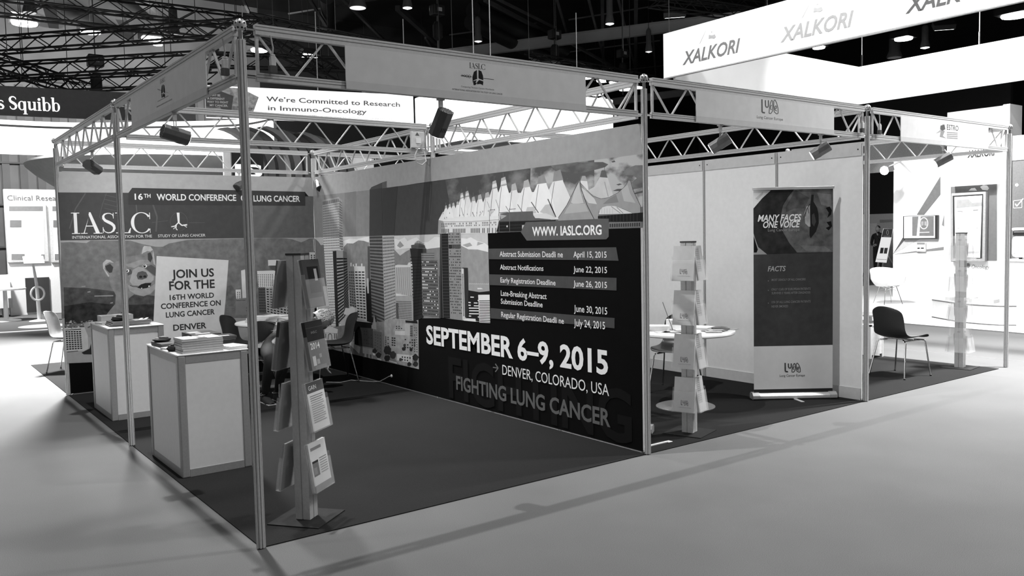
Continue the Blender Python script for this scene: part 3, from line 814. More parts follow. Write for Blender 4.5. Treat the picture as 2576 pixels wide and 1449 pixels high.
T('Abstract Submission Deadli ne', (1257, 645.5), (1416, 647), (1257, 632)); T('April 15, 2015', (1442.5, 647.5), (1526, 648), (1442.5, 632.5))
T('Abstract Notifications', (1258, 678), (1367, 680.5), (1258, 665.5)); T('June 22, 2015', (1442.5, 684.5), (1527, 685.5), (1442.5, 669.5))
T('Early Registration Deadline', (1259, 710.5), (1397.5, 715.5), (1259, 698)); T('June 26, 2015', (1442.5, 720.5), (1527, 722.5), (1442.5, 705.5))
T('Late-Breaking Abstract', (1260, 744), (1375, 751), (1260, 730.5)); T('Submission Deadline', (1260, 764), (1365, 771.5), (1260, 751)); T('June 30, 2015', (1444, 784), (1527.5, 786.5), (1444, 767))
T('Regular Registration Deadli ne', (1261, 797.5), (1418.5, 812), (1261, 784)); T('July 24, 2015', (1444, 820), (1522, 823), (1444, 802))
T('SEPTEMBER 6–9, 2015', (1073, 864.6), (1529.7, 938.5), (1073, 818), 232, 0.030)
T('DENVER, COLORADO, USA', (1264, 942), (1532, 995), (1264, 917.5), 228, 0.0)
T('FIGHTING LUNG CANCER', (1148, 980), (1535.5, 1073), (1148, 945), 96, 0.024)
F.line(110, [(1240, 924), (1252, 926)], 2.6); F.line(110, [(1246, 915), (1253, 926)], 2.6); F.line(110, [(1246, 935.5), (1253, 926)], 2.6)
F.mb.build('arrow_print', t)

# ---------------------------------------------------------------- bear mural (plane y = 5.975)
t = thing('wall_mural', 'mural of a smiling bear holding a white placard before a city', 'mural', (0.03, 5.975, 0.02), 0, 'printed wall murals')
sheet(t, 'y', 5.9765, 0.02, 2.972, 0.02, 2.486, 13)
F = Face('y', 5.9762, -1)
A = Z(0, 300, 4); B = Z(0, 560, 4); C = Z(550, 400, 4); D = Z(150, 590, 6.3); E = Z(570, 640, 6.5875); G = Z(150, 790, 6.9)
def wx(x, z):
    q = Vector((x, 5.9762, z)) - CAM
    return (CW/2 + CF*q.dot(_r2)/q.dot(_f), CH/2 + CF*q.dot(_d2)/q.dot(_f))
F.z(1)
F.poly(160, [wx(0.02, 2.485), wx(2.972, 2.485), (788, 494), (765, 493), (323, 485), (146, 484)])
F.poly(70, [(146, 484), (323, 485), (788, 494), (790, 598), (622, 599), (152, 605)])
F.poly(150, [(152, 605), (622, 599), (790, 598), (792, 870), (620, 890), (400, 904), (170, 914)])
F.z(2)
F.poly(96, [(622, 494), (788, 494), (790, 598), (622, 599)], 0.05)
F.poly(108, B((612, 200), (700, 195), (870, 206), (912, 180), (1310, 180), (1430, 215), (1560, 242), (1640, 242), (1700, 210), (1900, 172), (2490, 160)) + C((600, 795), (680, 800), (740, 808), (830, 838), (870, 822), (910, 802), (955, 798), (975, 1449)) + [(620, 800), (155, 800)], 0.10)
F.z(3)
F.poly(72, B((640, 650), (900, 660), (1140, 690), (1580, 740), (1580, 1030), (650, 1040)), 0.18)
F.z(4)
F.poly(48, B((645, 840), (900, 800), (1180, 830), (1580, 820), (1580, 1030), (650, 1060)), 0.25)
for x, y, w_ in ((820, 640, 40), (880, 695, 30), (950, 735, 190), (1110, 805, 26), (2170, 650, 30)):
    F.poly(140, B((x, y), (x+w_, y-6), (x+w_, y+6), (x, y+9)))
# title tab
F.z(5)
F.poly(62, A((1293, 740), (1330, 690)) + [(768, 482.5), (768, 518), (323, 515)]); F.poly(36, C((866, 330), (906, 376), (870, 376)))
# trachea drawing and faint ribs
F.line(88, A((860, 745), (760, 900), (700, 1100)), 3); F.line(88, A((1070, 745), (1030, 860), (1000, 980), (1060, 1060)), 1.2)
for k in range(5): F.line(86, A((1050, 760+k*45), (1180, 790+k*45)), 1.2)
F.line(88, A((1370, 860), (1380, 960)), 3); F.line(88, A((1540, 860), (1580, 980), (1570, 1130)), 4); F.line(86, A((1900, 1040), (2060, 1040)), 1.2); F.line(86, A((1530, 1040), (1690, 1020)), 1.2)
# bear
F.z(7)
F.poly(118, D((700, 1330), (780, 1220), (880, 1100), (890, 960), (860, 900), (810, 820), (780, 690), (720, 620), (685, 540), (685, 440), (740, 395), (800, 400), (870, 445), (960, 400), (1050, 355), (1270, 320), (1320, 200), (1340, 178), (1440, 185), (1480, 240), (1510, 400), (1530, 520), (1515, 860), (1480, 920), (1330, 980), (1180, 950), (1100, 1010), (1060, 1120), (980, 1240), (800, 1330)), 0.12)
F.z(8)
F.poly(62, D((720, 500), (800, 465), (850, 520), (830, 600), (790, 610), (740, 560))); F.poly(66, D((1395, 300), (1440, 280), (1475, 370), (1440, 440), (1400, 400)))
F.poly(165, D((690, 540), (685, 450), (740, 397), (800, 405), (860, 450), (790, 440), (720, 480), (712, 540), (790, 660), (770, 670)), 0.08); F.poly(170, D((1320, 205), (1345, 180), (1440, 188), (1478, 240), (1440, 270), (1390, 260), (1330, 290), (1300, 310)), 0.1)
F.poly(160, D((1480, 240), (1512, 420), (1528, 500), (1490, 470), (1470, 350)), 0.08)
F.poly(138, D((1040, 480), (1130, 450), (1290, 400), (1400, 400), (1440, 460), (1290, 480), (1180, 530), (1080, 510)), 0.1); F.poly(80, D((1060, 560), (1130, 550), (1160, 620), (1080, 650))); F.poly(82, D((1350, 520), (1450, 480), (1530, 530), (1520, 660), (1420, 590)))
F.z(9)
F.poly(150, D((1160, 560), (1250, 510), (1330, 530), (1420, 600), (1490, 660), (1490, 720), (1440, 760), (1370, 770), (1250, 810), (1150, 800), (1110, 740)), 0.06)
F.poly(142, D((1080, 800), (1200, 830), (1300, 865), (1420, 840), (1510, 780), (1515, 860), (1440, 940), (1330, 978), (1200, 945), (1110, 890)), 0.08)
F.z(10)
F.poly(84, D((1220, 650), (1240, 600), (1310, 578), (1370, 595), (1398, 650), (1380, 690), (1310, 715), (1240, 710))); F.poly(38, D((1230, 840), (1290, 790), (1360, 768), (1455, 768), (1440, 810), (1380, 850), (1290, 858)))
F.line(50, D((1115, 805), (1160, 825), (1240, 828)), 1.4)
F.z(11)
for x, y in ((1285, 670), (1350, 665)): F.disc(40, D((x, y))[0], 4, 3, 10)
F.poly(225, D((1290, 845), (1310, 845), (1305, 858), (1295, 858))); F.poly(225, D((1405, 815), (1425, 805), (1428, 822), (1410, 830)))
for x, y in ((1070, 575), (1352, 500)):
    F.z(11); F.disc(215, D((x, y))[0], 5.2, 4.4, 14); F.z(12); F.disc(38, D((x-6, y))[0], 3.2, 3.6, 12); F.z(13); F.disc(220, D((x-2, y-8))[0], 1, 1, 8)
# city at the right
F.z(6)
F.poly(198, E((240, 268), (270, 258), (345, 240), (385, 280), (400, 725), (262, 725))); F.poly(200, E((150, 585), (235, 580), (240, 735), (155, 735))); F.poly(212, E((505, 275), (806, 265), (800, 420), (770, 545), (525, 548)))
F.poly(205, E((686, 92), (870, 88), (935, 112), (905, 185), (690, 190))); F.poly(96, E((700, 185), (912, 183), (905, 300), (720, 250)))
F.poly(120, E((150, 740), (310, 720), (420, 728), (430, 1000), (150, 1000))); F.poly(88, E((525, 545), (640, 545), (660, 970), (540, 970))); F.poly(168, E((640, 545), (1060, 540), (1060, 1060), (660, 970)))
F.poly(190, C((912, 938), (1005, 940), (1010, 1130), (920, 1130))); F.line(190, C((955, 810), (962, 930)), 1.6)
F.z(7)
F.cells(56, E((345, 335), (375, 335), (395, 725), (370, 725)), 14, 1, .8, .5); F.cells(56, E((165, 615), (230, 615), (235, 735), (165, 735)), 4, 2, .5, .5); F.cells(60, E((505, 325), (775, 320), (775, 530), (515, 540)), 8, 8, .45, .5)
F.cells(40, E((530, 560), (640, 560), (655, 960), (545, 960)), 9, 6, .5, .5); F.cells(44, E((650, 560), (1050, 560), (1050, 1060), (665, 960)), 10, 7, .62, .5); F.cells(60, E((720, 185), (905, 185), (900, 300), (730, 240)), 5, 1, 1, .4)
F.cells(48, C((920, 960), (1005, 960), (1010, 1130), (925, 1130)), 9, 3, .5, .6); F.poly(40, E((325, 878), (405, 876), (405, 892), (325, 896))); F.poly(40, E((325, 925), (408, 920), (408, 936), (328, 942)))
F.cells(110, E((0, 860), (130, 860), (130, 1010), (0, 1010)), 4, 4, .8, .6)
F.text(60, 'Sherman', D((0, 0))[0] if False else (595, 757.5), (618, 757.5), (595, 754.5), 0.02)
F.z(7)                                                   # paw behind the placard
F.poly(96, B((2285, 640), (2330, 630), (2365, 680), (2380, 780), (2345, 845), (2300, 840), (2275, 800)), 0.15)
# low buildings at the left foot
F.poly(176, G((90, 240), (480, 225), (500, 600), (420, 640), (110, 650))); F.poly(150, G((110, 650), (340, 640), (420, 710), (600, 740), (600, 830), (130, 850)))
F.poly(140, G((400, 150), (590, 130), (600, 400), (500, 400))); F.poly(44, G((380, 670), (520, 600), (545, 510), (590, 550), (600, 700), (420, 700))); F.poly(100, G((90, 180), (420, 160), (420, 215), (100, 225)))
F.z(8)
F.cells(42, G((95, 290), (375, 288), (400, 610), (115, 630)), 9, 6, .75, .62); F.poly(42, G((98, 275), (372, 255), (372, 270), (98, 285))); F.poly(42, G((130, 655), (320, 637), (320, 648), (135, 665)))
for k in range(40):
    x = 655 + random.random()*330; y = 985 + random.random()*70
    F.poly(random.choice((150, 120, 90, 175)), B((x, y), (x+18, y-4), (x+20, y+9), (x+2, y+12)))
F.mb.build('bear_print', t)
F = Face('y', 5.9762, -1)
F.z(16)
F.poly(192, [(394, 644), (575, 654.5), (570, 722), (567, 760), (558, 852), (380, 862), (386, 810)], 0.02)
F.mb.build('placard_print', t)
F = Face('y', 5.9762, -1)
F.z(18)
def T(s, a, b, c, g=215, bold=0.022, **k):
    F = Face('y', 5.9762, -1); F.z(18)
    F.text(g, s, a, b, c, bold, **k)
    F.mb.build('lettering', t)
T('16', (339, 502.5), (359.5, 503), (339, 487)); T('TH', (362, 497.5), (379, 498), (362, 487.5)); T('WORLD CONFERENCE', (394.5, 504), (594.5, 506.5), (394.5, 487.5)); T('OF', (606, 506.5), (630, 506.8), (606, 490)); T('LUNG CANCER', (638, 507), (755, 509.5), (638, 491.5))
T('INTERNATIONAL ASSOCIATION FOR THE', (182, 600.8), (382.5, 598), (182, 593.6), 195, 0.012); T('STUDY OF LUNG CANCER', (397.5, 597), (517, 596), (397.5, 590), 195, 0.012)
for s, a, b, c in (('JOIN US', (432.5, 700.5), (539, 703.5), (432.5, 679)), ('FOR THE', (426, 730.5), (541, 733.7), (426, 708)), ('16TH WORLD', (427, 755.5), (539, 758.7), (427, 742)), ('CONFERENCE ON', (405, 778), (556, 781), (405, 764)),
                   ('LUNG CANCER', (417.5, 799.5), (541, 802), (417.5, 785.7)), ('DENVER', (436, 832.5), (520, 833), (436, 817))):
    T(s, a, b, c, 52, 0.026)
polys, W_ = serif_word('IASLC')
O = F.pt((181, 588.5)); U = F.pt((381, 586)) - O; U.z = 0; V = Vector((0, 0, (F.pt((181, 535)) - O).z))
put_polys(F.mb, polys, W_, O, U, V, P(215))
K = A
F.poly(222, K((1778, 940), (1806, 940), (1808, 1045), (1790, 1048))); F.line(222, K((1795, 1040), (1760, 1075), (1722, 1082)), 2.6); F.line(222, K((1775, 1062), (1770, 1100), (1785, 1115)), 2.2); F.line(222, K((1775, 1075), (1745, 1105)), 1.6)
F.line(222, K((1798, 1040), (1830, 1068), (1885, 1060)), 3); F.line(222, K((1850, 1066), (1880, 1088)), 1.8); F.line(222, K((1858, 1062), (1880, 1072)), 1.4)
F.ring(92, K((1800, 1030))[0], 22, 24, 0.8)
F.mb.build('logo', t)
# ================================================================ sign boards between the girders' chords
def luce(F, x0, y0, x1, y1, g):
    """two lobes with letters: marks drawn in a px box of the photograph"""
    X = lambda u: x0 + (x1-x0)*u
    Y = lambda v: y0 + (y1-y0)*v
    L = lambda pts, w: F.line(g, [(X(a), Y(b)) for a, b in pts], w)
    w = (x1-x0)*0.055
    L([(.04, .02), (.05, .88), (.22, .92)], w*1.5); L([(.24, .08), (.25, .45), (.30, .55), (.38, .55), (.42, .45), (.42, .08)], w*1.2)
    L([(.46, .95), (.47, .70), (.53, .30), (.60, .08), (.66, .12), (.68, .50), (.66, .80), (.56, .97), (.46, .95)], w*0.8)
    L([(.73, .50), (.74, .12), (.80, .05), (.90, .25), (.98, .60), (.99, .95), (.90, .99), (.76, .85), (.73, .50)], w*0.8)
    L([(.62, .40), (.56, .45), (.54, .65), (.60, .72)], w*0.8); L([(.80, .62), (.90, .62), (.88, .45), (.80, .48), (.80, .70), (.90, .80)], w*0.8)
SIGN = M(198, 0.55, 0, 0.02, 12, 0, 'sign_board')
def sign(pl, pr, label):
    """board on the front girders between photograph columns pl, pr"""
    a = on(pl[0], pl[1], 'y', -0.02).x; b = on(pr[0], pr[1], 'y', -0.02).x
    t = thing('sign_board', label, 'sign', (a, -0.022, 2.577), 0, 'sign boards on the girders')
    mb = MB(); mb.box((a, -0.025, 2.577), (b, -0.0195, 2.774), SIGN); mb.build('board', t)
    mb = MB(); mb.box((a, -0.0265, 2.531), (b, -0.0185, 2.5765), M(188, .5, .05, .02, 12, 0, 'sign_rail')); mb.build('lower_rail', t)
    return t
def iaslc(F, t, word, lungs, lines, g=40):
    F.z(1)
    polys, W_ = serif_word('IASLC')
    O = F.pt(word[0]); U = F.pt(word[1]) - O; U.z = 0; V = Vector((0, 0, (F.pt(word[2]) - O).z))
    put_polys(F.mb, polys, W_, O, U, V, P(g)); F.mb.build('lettering', t); F.mb = MB()
    x0, y0, x1, y1 = lungs
    q = lambda *p: [(x0+(x1-x0)*a, y0+(y1-y0)*b) for a, b in p]
    sx = (x1-x0)/30
    F.poly(g, q((.05, .85), (.02, .45), (.15, .12), (.42, .0), (.44, .58), (.10, .68), (.12, .62)))
    F.poly(g, q((.56, .0), (.82, .08), (.97, .38), (1.0, .66), (.60, .56), (.56, .50)))
    F.poly(g, q((.08, .72), (.40, .66), (.30, .82), (.42, .84), (.28, .98), (.12, .97))); F.poly(g, q((.62, .64), (1.0, .74), (.96, 1.0), (.80, .92), (.66, .90), (.44, .93), (.42, .80)))
    F.line(g, q((-.95, .36), (-.05, .45)), 1.6*sx); F.line(g, q((1.0, .54), (1.95, .62)), 1.3*sx)
    for k in range(4): F.ring(g, q((-.25-.22*k, .42-.02*k))[0], 3.4*sx, (4.6-.8*k)*sx, 0.9*sx, 12)
    F.mb.build('logo', t)
    for s, a, b, c, gg in lines:
        F.mb = MB(); F.text(gg, s, a, b, c, 0.008); F.mb.build('lettering', t)
t = sign((868, 150), (1472, 200), 'largest grey sign board, with a lung and dagger emblem in its middle')
iaslc(Face('y', -0.0252, -1), t, ((1181, 171), (1221, 174.5), (1181, 157)), (1188, 176, 1216, 215),
      [('Conquering Thoracic Cancers Worldwide', (1160, 219), (1243, 227.5), (1160, 215), 120), ('INTERNATIONAL ASSOCIATION FOR THE STUDY OF LUNG CANCER', (1138, 226), (1264, 238), (1138, 222), 84)])
t = sign((1750, 250), (2097, 300), 'grey sign board with two outlined lung lobes as letters')
F = Face('y', -0.0252, -1); F.z(1); luce(F, 1915, 249, 1958, 287, 92); F.mb.build('logo', t)
F.mb = MB(); F.text(110, 'Lung Cancer Europe', (1904, 297), (1969.5, 302), (1904, 290), 0.004); F.mb.build('lettering', t)
t = sign((2265, 320), (2485, 340), 'smallest grey sign board, with a star figure and a capital word')
F = Face('y', -0.0252, -1); F.z(1)
for g, p in ((150, [(2372, 311), (2376, 316), (2366, 332), (2354, 336), (2364, 328)]), (84, [(2366, 316), (2376, 313), (2378, 325), (2370, 330), (2365, 324)]), (130, [(2367, 328), (2377, 329), (2372, 342), (2380, 348), (2364, 344)])): F.poly(g, p)
F.mb.build('logo', t)
F.mb = MB(); F.text(66, 'ESTRO', (2382, 326), (2411, 328), (2382, 313), 0.004); F.mb.build('lettering', t)
F.mb = MB()
for k in range(4): F.line(125, [(2382, 333+k*4.5), (2409, 335+k*4.5)], 2)
F.mb.build('fine_print', t)
# the board on the left girder (plane x = -0.02)
y0 = on(330, 250, 'x', -0.02).y; y1 = on(520, 180, 'x', -0.02).y
t = thing('sign_board', 'obliquely seen grey sign board over the two white counters', 'sign', (-0.022, min(y0, y1), 2.577), 0, 'sign boards on the girders')
mb = MB(); mb.box((-0.025, min(y0, y1), 2.577), (-0.0195, max(y0, y1), 2.774), SIGN); mb.build('board', t)
mb = MB(); mb.box((-0.0265, min(y0, y1), 2.531), (-0.0185, max(y0, y1), 2.5765), M(188, .5, .05, .02, 12, 0, 'sign_rail')); mb.build('lower_rail', t)
iaslc(Face('x', -0.0252, -1), t, ((403, 211.5), (416, 205), (403, 200)), (405.5, 212, 415, 247),
      [('Conquering Thoracic Cancers Worldwide', (396, 257), (424, 247), (396, 254), 120), ('INTERNATIONAL ASSOCIATION FOR THE STUDY OF LUNG CANCER', (394, 271), (433, 255), (394, 268), 90)])

# ================================================================ booth spot lamps under the girders
HOUS = M(84, 0.45, 0.2, 0.04, 40, 0, 'lamp_housing')
def booth_lamp(x, y, d, label, power=0, zt=2.531, top=0.09, g=None, wid=0.058):
    d = Vector(d).normalized()
    t = thing('booth_lamp', label, 'lamp', (x, y, zt-0.2), 0, 'spot lamps under the girders')
    mb = MB(); mb.box((x-0.022, y-0.014, zt-0.012), (x+0.022, y+0.014, zt), ALUM); mb.bar((x, y, zt-0.012), (x, y, zt-0.055), 0.024, 0.018, ALUM, (0, 1, 0)); mb.build('adapter', t)
    c = Vector((x, y, zt-top-wid))
    mb = MB(); mb.tube([(x-0.007, y, zt-0.055), (x-0.007, y, c.z+wid*0.7)], 0.003, CHROME, 6); mb.tube([(x+0.007, y, zt-0.055), (x+0.007, y, c.z+wid*0.7)], 0.003, CHROME, 6); mb.build('stem', t)
    b0 = c - d*0.085; b1 = c + d*0.085
    r = wid
    oct_ = [(r*math.cos(R(22.5+45*k)), r*0.86*math.sin(R(22.5+45*k))) for k in range(8)]
    mb = MB(); mb.prof(b0, b1, oct_, g or HOUS); h = mb.build('housing', t, bevel=0.004)
    o, X, Y, Zz, L = mb.frame(b0, b1)
    mb = MB()
    for i in range(-3, 4):
        for j in range(-3, 4):
            u, v = (i + 0.5*(j % 2))*0.0125, j*0.0115
            if u*u + v*v < (r*0.78)**2: mb.lathe(b0 + X*u + Y*v - d*0.0006, [(0.0038, 0), (0.0038, 0.001)], SLOT, 6, -d)
    part(mb.build('vent_pattern', h), 'dark vent holes')
    mb = MB()
    for s in (-1, 1):
        for k in range(4): mb.box((-0.002, -0.014, -0.0004), (0.002, 0.014, 0.0006), SLOT, Matrix.Translation(c + X*(0.016*k-0.024)*0.8 + Y*(s*r*0.797) + d*0.03) @ Matrix((X, d, Y*s)).transposed().to_4x4())
    mb.build('slot_pattern', h)
    mb = MB(); mb.lathe(b1, [(r*0.72, 0.0), (r*0.72, 0.004), (r*0.5, 0.005)], M(235, 0.3, 0, 0, 10, 2.5, 'lens') if power else M(50, 0.3), 16, d); mb.build('lens', t)
    if power:
        l = bpy.data.lights.new('booth_lamp_light', 'SPOT'); l.energy = power; l.spot_size = R(92); l.spot_blend = 0.8; l.shadow_soft_size = 0.04
        lo = bpy.data.objects.new('booth_lamp_light', l); COL.objects.link(lo); lo.location = b1 + d*0.02
        lo.rotation_euler = d.to_track_quat('-Z', 'Y').to_euler()
    return t
booth_lamp(1.23, 0.0, (-0.10, 0.52, -0.80), 'dark spot lamp hanging upright below the largest sign', 52)
booth_lamp(0.0, 1.30, (0.90, 0.02, -0.24), 'dark octagonal spot lamp below the obliquely seen sign, nearer of two', 175)
booth_lamp(0.0, 4.02, (0.50, 0.70, -0.22), 'dark spot lamp below the left girder, beside the far slim post', 88)
booth_lamp(3.86, 0.0, (-0.50, 0.70, -0.50), 'grey spot lamp hanging below the left half of the lung lobes sign', 28, g=M(120, .45, .2, .04, 40, 0, 'lamp_housing'))
booth_lamp(5.24, 0.0, (-0.50, 0.70, -0.50), 'grey spot lamp hanging below the right end of the lung lobes sign', 30, g=M(120, .45, .2, .04, 40, 0, 'lamp_housing'))
booth_lamp(7.46, 0.0, (-0.56, 0.66, -0.46), 'dark spot lamp hanging below the star sign', 20, g=M(100, .45, .2, .04, 40, 0, 'lamp_housing'))
booth_lamp(3.0, 5.80, (-0.25, -0.72, -0.6), 'dark spot lamp in the inner corner above the two murals', 0)
booth_lamp(2.02, 6.0, (-0.62, -0.5, -0.5), 'dark spot lamp above the bear mural, half behind the nearest post', 0)

# ================================================================ plugs, box and loose cable
def plug(x, y, label, zc=2.64):
    t = thing('power_plug', label, 'plug', (x, y, zc-0.03), 0, 'plugs hanging in the girders')
    mb = MB(); mb.box((x-0.015, y-0.013, zc-0.028), (x+0.015, y+0.013, zc+0.022), M(190, .5)); mb.box((x-0.012, y-0.010, zc+0.022), (x+0.012, y+0.010, zc+0.034), M(180, .5)); mb.build('body', t, bevel=0.003)
    mb = MB(); mb.tube([(x, y, zc+0.034), (x+0.004, y, zc+0.07), (x-0.004, y, zc+0.115), (x-0.008, y, zc+0.132)], 0.0045, M(170, .5), 8); mb.build('cable', t, 60)
    mb = MB(); mb.box((x-0.020, y-0.014, zc-0.0645), (x+0.020, y+0.014, zc-0.028), M(60, .5)); mb.build('socket', t)
plug(0.155, -0.038, 'white plug on a short cable beside the nearest post, below the top chord')
plug(-0.038, 0.155, 'white plug on a short cable in the left girder beside the nearest post')
plug(6.15, -0.038, 'white plug on a cable right of the post ending the plain white wall')
plug(5.85, -0.038, 'white plug on a cable left of the post ending the plain white wall')
t = thing('junction_box', 'small pale electrical box with a warning triangle on the middle girder', 'box', (2.8, 2.955, 2.58))
mb = MB(); mb.box((2.725, 2.945, 2.578), (2.875, 2.980, 2.74), M(190, .5)); mb.build('casing', t, bevel=0.004)
mb = MB(); mb.poly([(2.765, 2.9445, 2.70), (2.815, 2.9445, 2.70), (2.79, 2.9445, 2.735)], P(90)); mb.build('warning_print', t)
mb = MB(); mb.box((2.775, 2.938, 2.625), (2.83, 2.945, 2.675), M(215, .5)); mb.build('switch', t)
mb = MB()
mb.tube([(2.80, 2.96, 2.578), (2.76, 2.95, 2.50), (2.78, 2.95, 2.43), (2.84, 2.95, 2.41), (2.89, 2.95, 2.45), (2.88, 2.955, 2.52), (2.86, 2.96, 2.578)], 0.006, M(200, .5), 8); mb.build('cable', t, 60)
t = thing('power_cable', 'thin pale cable on the dark carpet below the skyline mural', 'cable', (2.8, 4.5, 0.006))
mb = MB(); mb.tube([(2.50, 4.70, .011), (2.62, 4.56, .011), (2.78, 4.62, .011), (2.86, 4.47, .011), (2.93, 4.33, .011), (2.94, 4.2, .03), (2.95, 4.1, .07), (2.955, 3.99, .115)], 0.005, M(150, .5), 8); mb.build('wire', t, 60)
mb = MB(); mb.lathe((2.972, 3.97, 0.117), [(0.02, 0), (0.02, 0.004), (0.012, 0.012), (0.005, 0.016)], M(190, .5), 14, (-1, 0, 0)); mb.build('wall_plug', t, 50)
# ================================================================ white counters
CFR = M(142, .45, .15, .03, 60, 0, 'counter_frame')
PAN = M(206, 0.5, 0, 0.03, 25, 0, 'counter_panel')
def counter(label, x0, y0, sx=0.5, sy=0.86, h=0.89, name='counter'):
    t = thing(name, label, 'counter', (x0, y0, 0.006), 0, 'white counters with aluminium frames')
    w = 0.055
    for i, (cx, cy) in enumerate(((0, 0), (1, 0), (1, 1), (0, 1))):
        lo = (x0+cx*(sx-w), y0+cy*(sy-w), 0.006); mb = MB(); mb.box(lo, (lo[0]+w, lo[1]+w, h-0.012), CFR); mb.build('corner_post', t, bevel=0.008)
    for z0, z1 in ((0.008, 0.062), (h-0.067, h-0.013)):
        for a in ((x0+w, y0+0.004, x0+sx-w, y0+w-0.012), (x0+w, y0+sy-w+0.012, x0+sx-w, y0+sy-0.004), (x0+0.004, y0+w, x0+w-0.012, y0+sy-w), (x0+sx-w+0.012, y0+w, x0+sx-0.004, y0+sy-w)):
            mb = MB(); mb.box((a[0], a[1], z0), (a[2], a[3], z1), CFR); mb.build('rail', t)
    for a in ((x0+w, y0+0.008, x0+sx-w, y0+0.016), (x0+w, y0+sy-0.016, x0+sx-w, y0+sy-0.008), (x0+0.008, y0+w, x0+0.016, y0+sy-w), (x0+sx-0.016, y0+w, x0+sx-0.008, y0+sy-w)):
        mb = MB(); mb.box((a[0], a[1], 0.062), (a[2], a[3], h-0.067), PAN); mb.build('panel', t)
        for z in (0.063, h-0.068):
            pass
    mb = MB(); mb.box((x0-0.004, y0-0.004, h-0.012), (x0+sx+0.004, y0+sy+0.004, h), M(205, 0.3, 0.3, 0.02, 20, 0, 'counter_top')); mb.build('top', t, bevel=0.004)
    return t
counter('white framed counter nearest the front, with the thick stack of booklets', 0.045, 1.672)
counter('white framed counter farther back, before the bear mural', 0.075, 4.115)
HC = 0.8901
# ================================================================ printed matter
def booklet(label, loc, sx, sy, h, rz=0.0, cover=200, page=215, group=None, name='booklet', spots=None):
    t = thing(name, label, 'booklet', loc, rz, group)
    mb = MB(); mb.box((-sx/2, -sy/2, 0.0), (sx/2-0.001, sy/2, h-0.0012), M(page, .7, 0, .03, 60, 0, 'paper')); mb.build('page_block', t, world=False)
    mb = MB(); mb.box((-sx/2-0.001, -sy/2-0.001, h-0.0012), (sx/2, sy/2+0.001, h), P(cover)); c = mb.build('cover', t, world=False)
    if spots:
        mb = MB()
        for (u0, v0, u1, v1, g) in spots:
            mb.poly([(sx*(u0-.5), sy*(v0-.5), h+0.0004), (sx*(u1-.5), sy*(v0-.5), h+0.0004), (sx*(u1-.5), sy*(v1-.5), h+0.0004), (sx*(u0-.5), sy*(v1-.5), h+0.0004)], P(g))
        mb.build('cover_print', c, world=False)
    return t
z = HC
for k in range(6):
    booklet('thick white booklet in the tall stack on the near counter', (0.235+0.003*math.sin(k*2.1), 1.81+0.003*math.cos(k*1.7), z), 0.29, 0.215, 0.0165, 0.02*math.sin(k*1.3), 92, 182, 'booklets stacked on the near counter'); z += 0.0166
booklet('white leaflet with small print lying on the booklet stack', (0.15, 1.81, z), 0.105, 0.20, 0.0014, 0.05, 215, 215, 'leaflets on the booklet stack', 'leaflet', [(.1, .1+.13*k, .8, .16+.13*k, 140) for k in range(6)])
booklet('narrow card with dark bars between two leaflets on the stack', (0.235, 1.835, z), 0.06, 0.12, 0.002, -0.03, 205, 200, 'leaflets on the booklet stack', 'leaflet', [(.15, .15+.2*k, .85, .22+.2*k, 60) for k in range(4)])
booklet('bright blank leaflet at the right end of the booklet stack', (0.32, 1.815, z), 0.10, 0.20, 0.0014, 0.04, 235, 225, 'leaflets on the booklet stack', 'leaflet')
z = HC
for k in range(3):
    booklet('curling white brochure in the low pile at the counter edge', (0.47, 1.78+0.004*k, z), 0.14, 0.20, 0.007, 0.12+0.05*k, 232, 205, 'white brochures at the counter edge', 'brochure'); z += 0.0072
z = HC
for k in range(5):
    booklet('dark glossy catalogue piled behind the booklet stack', (0.42+0.006*k, 2.05-0.01*k, z), 0.22, 0.19, 0.015, 0.08-0.03*k, 52, 84 if k % 2 else 60, 'dark catalogues on the near counter', 'catalogue', [(.1, .3, .35, .7, 190), (.5, .2, .8, .4, 205)] if k == 4 else None); z += 0.0152
booklet('long dark folder lying across the back of the near counter', (0.41, 2.33, HC), 0.22, 0.30, 0.075, 0.0, 60, 52, None, 'folder', [(.1, .5, .5, .9, 150), (.2, .2, .7, .35, 190)])
booklet('flat grey box file at the left rear of the near counter', (0.16, 2.30, HC), 0.20, 0.26, 0.028, 0.05, 90, 80, None, 'box_file')
def lumpy(name, label, cat, loc, s, g, seed, parent=None):
    bm = bmesh.new(); bmesh.ops.create_icosphere(bm, subdivisions=3, radius=1)
    rr = random.Random(seed); ph = [rr.random()*6 for _ in range(6)]
    for v in bm.verts:
        n = 1 + .13*math.sin(3*v.co.x+ph[0])*math.cos(4*v.co.y+ph[1]) + .08*math.sin(7*v.co.z+ph[2]+3*v.co.x)
        v.co = Vector((v.co.x*n*s[0], v.co.y*n*s[1], max(v.co.z*n*s[2], -s[2]*0.8)+s[2]*0.8))
    me = bpy.data.meshes.new(name); bm.to_mesh(me); bm.free()
    me.materials.append(g); me.polygons.foreach_set('use_smooth', [True]*len(me.polygons))
    o = bpy.data.objects.new(name, me); COL.objects.link(o); o.location = loc
    if parent: o.parent = parent
    elif cat: tag(o, label, cat)
    return o
def pouch(label, loc, sx, sy, h, rz, g=36):
    t = thing('camera_pouch', label, 'pouch', loc, rz)
    lumpy('body', None, None, (0, 0, 0), (sx*.56, sy*.56, h*.62), M(g, .7, 0, .1, 60, 0, 'fabric'), int(sx*777), t)
    lumpy('crumpled_top', None, None, (sx*.08, -sy*.05, h*.62), (sx*.36, sy*.34, h*.42), M(g*.9, .7, 0, .1, 60, 0, 'fabric'), int(sx*1000), t)
pouch('black fabric pouch lying on the grey box file of the near counter', (0.115, 2.36, HC+0.0285), 0.12, 0.10, 0.03, 0.3)
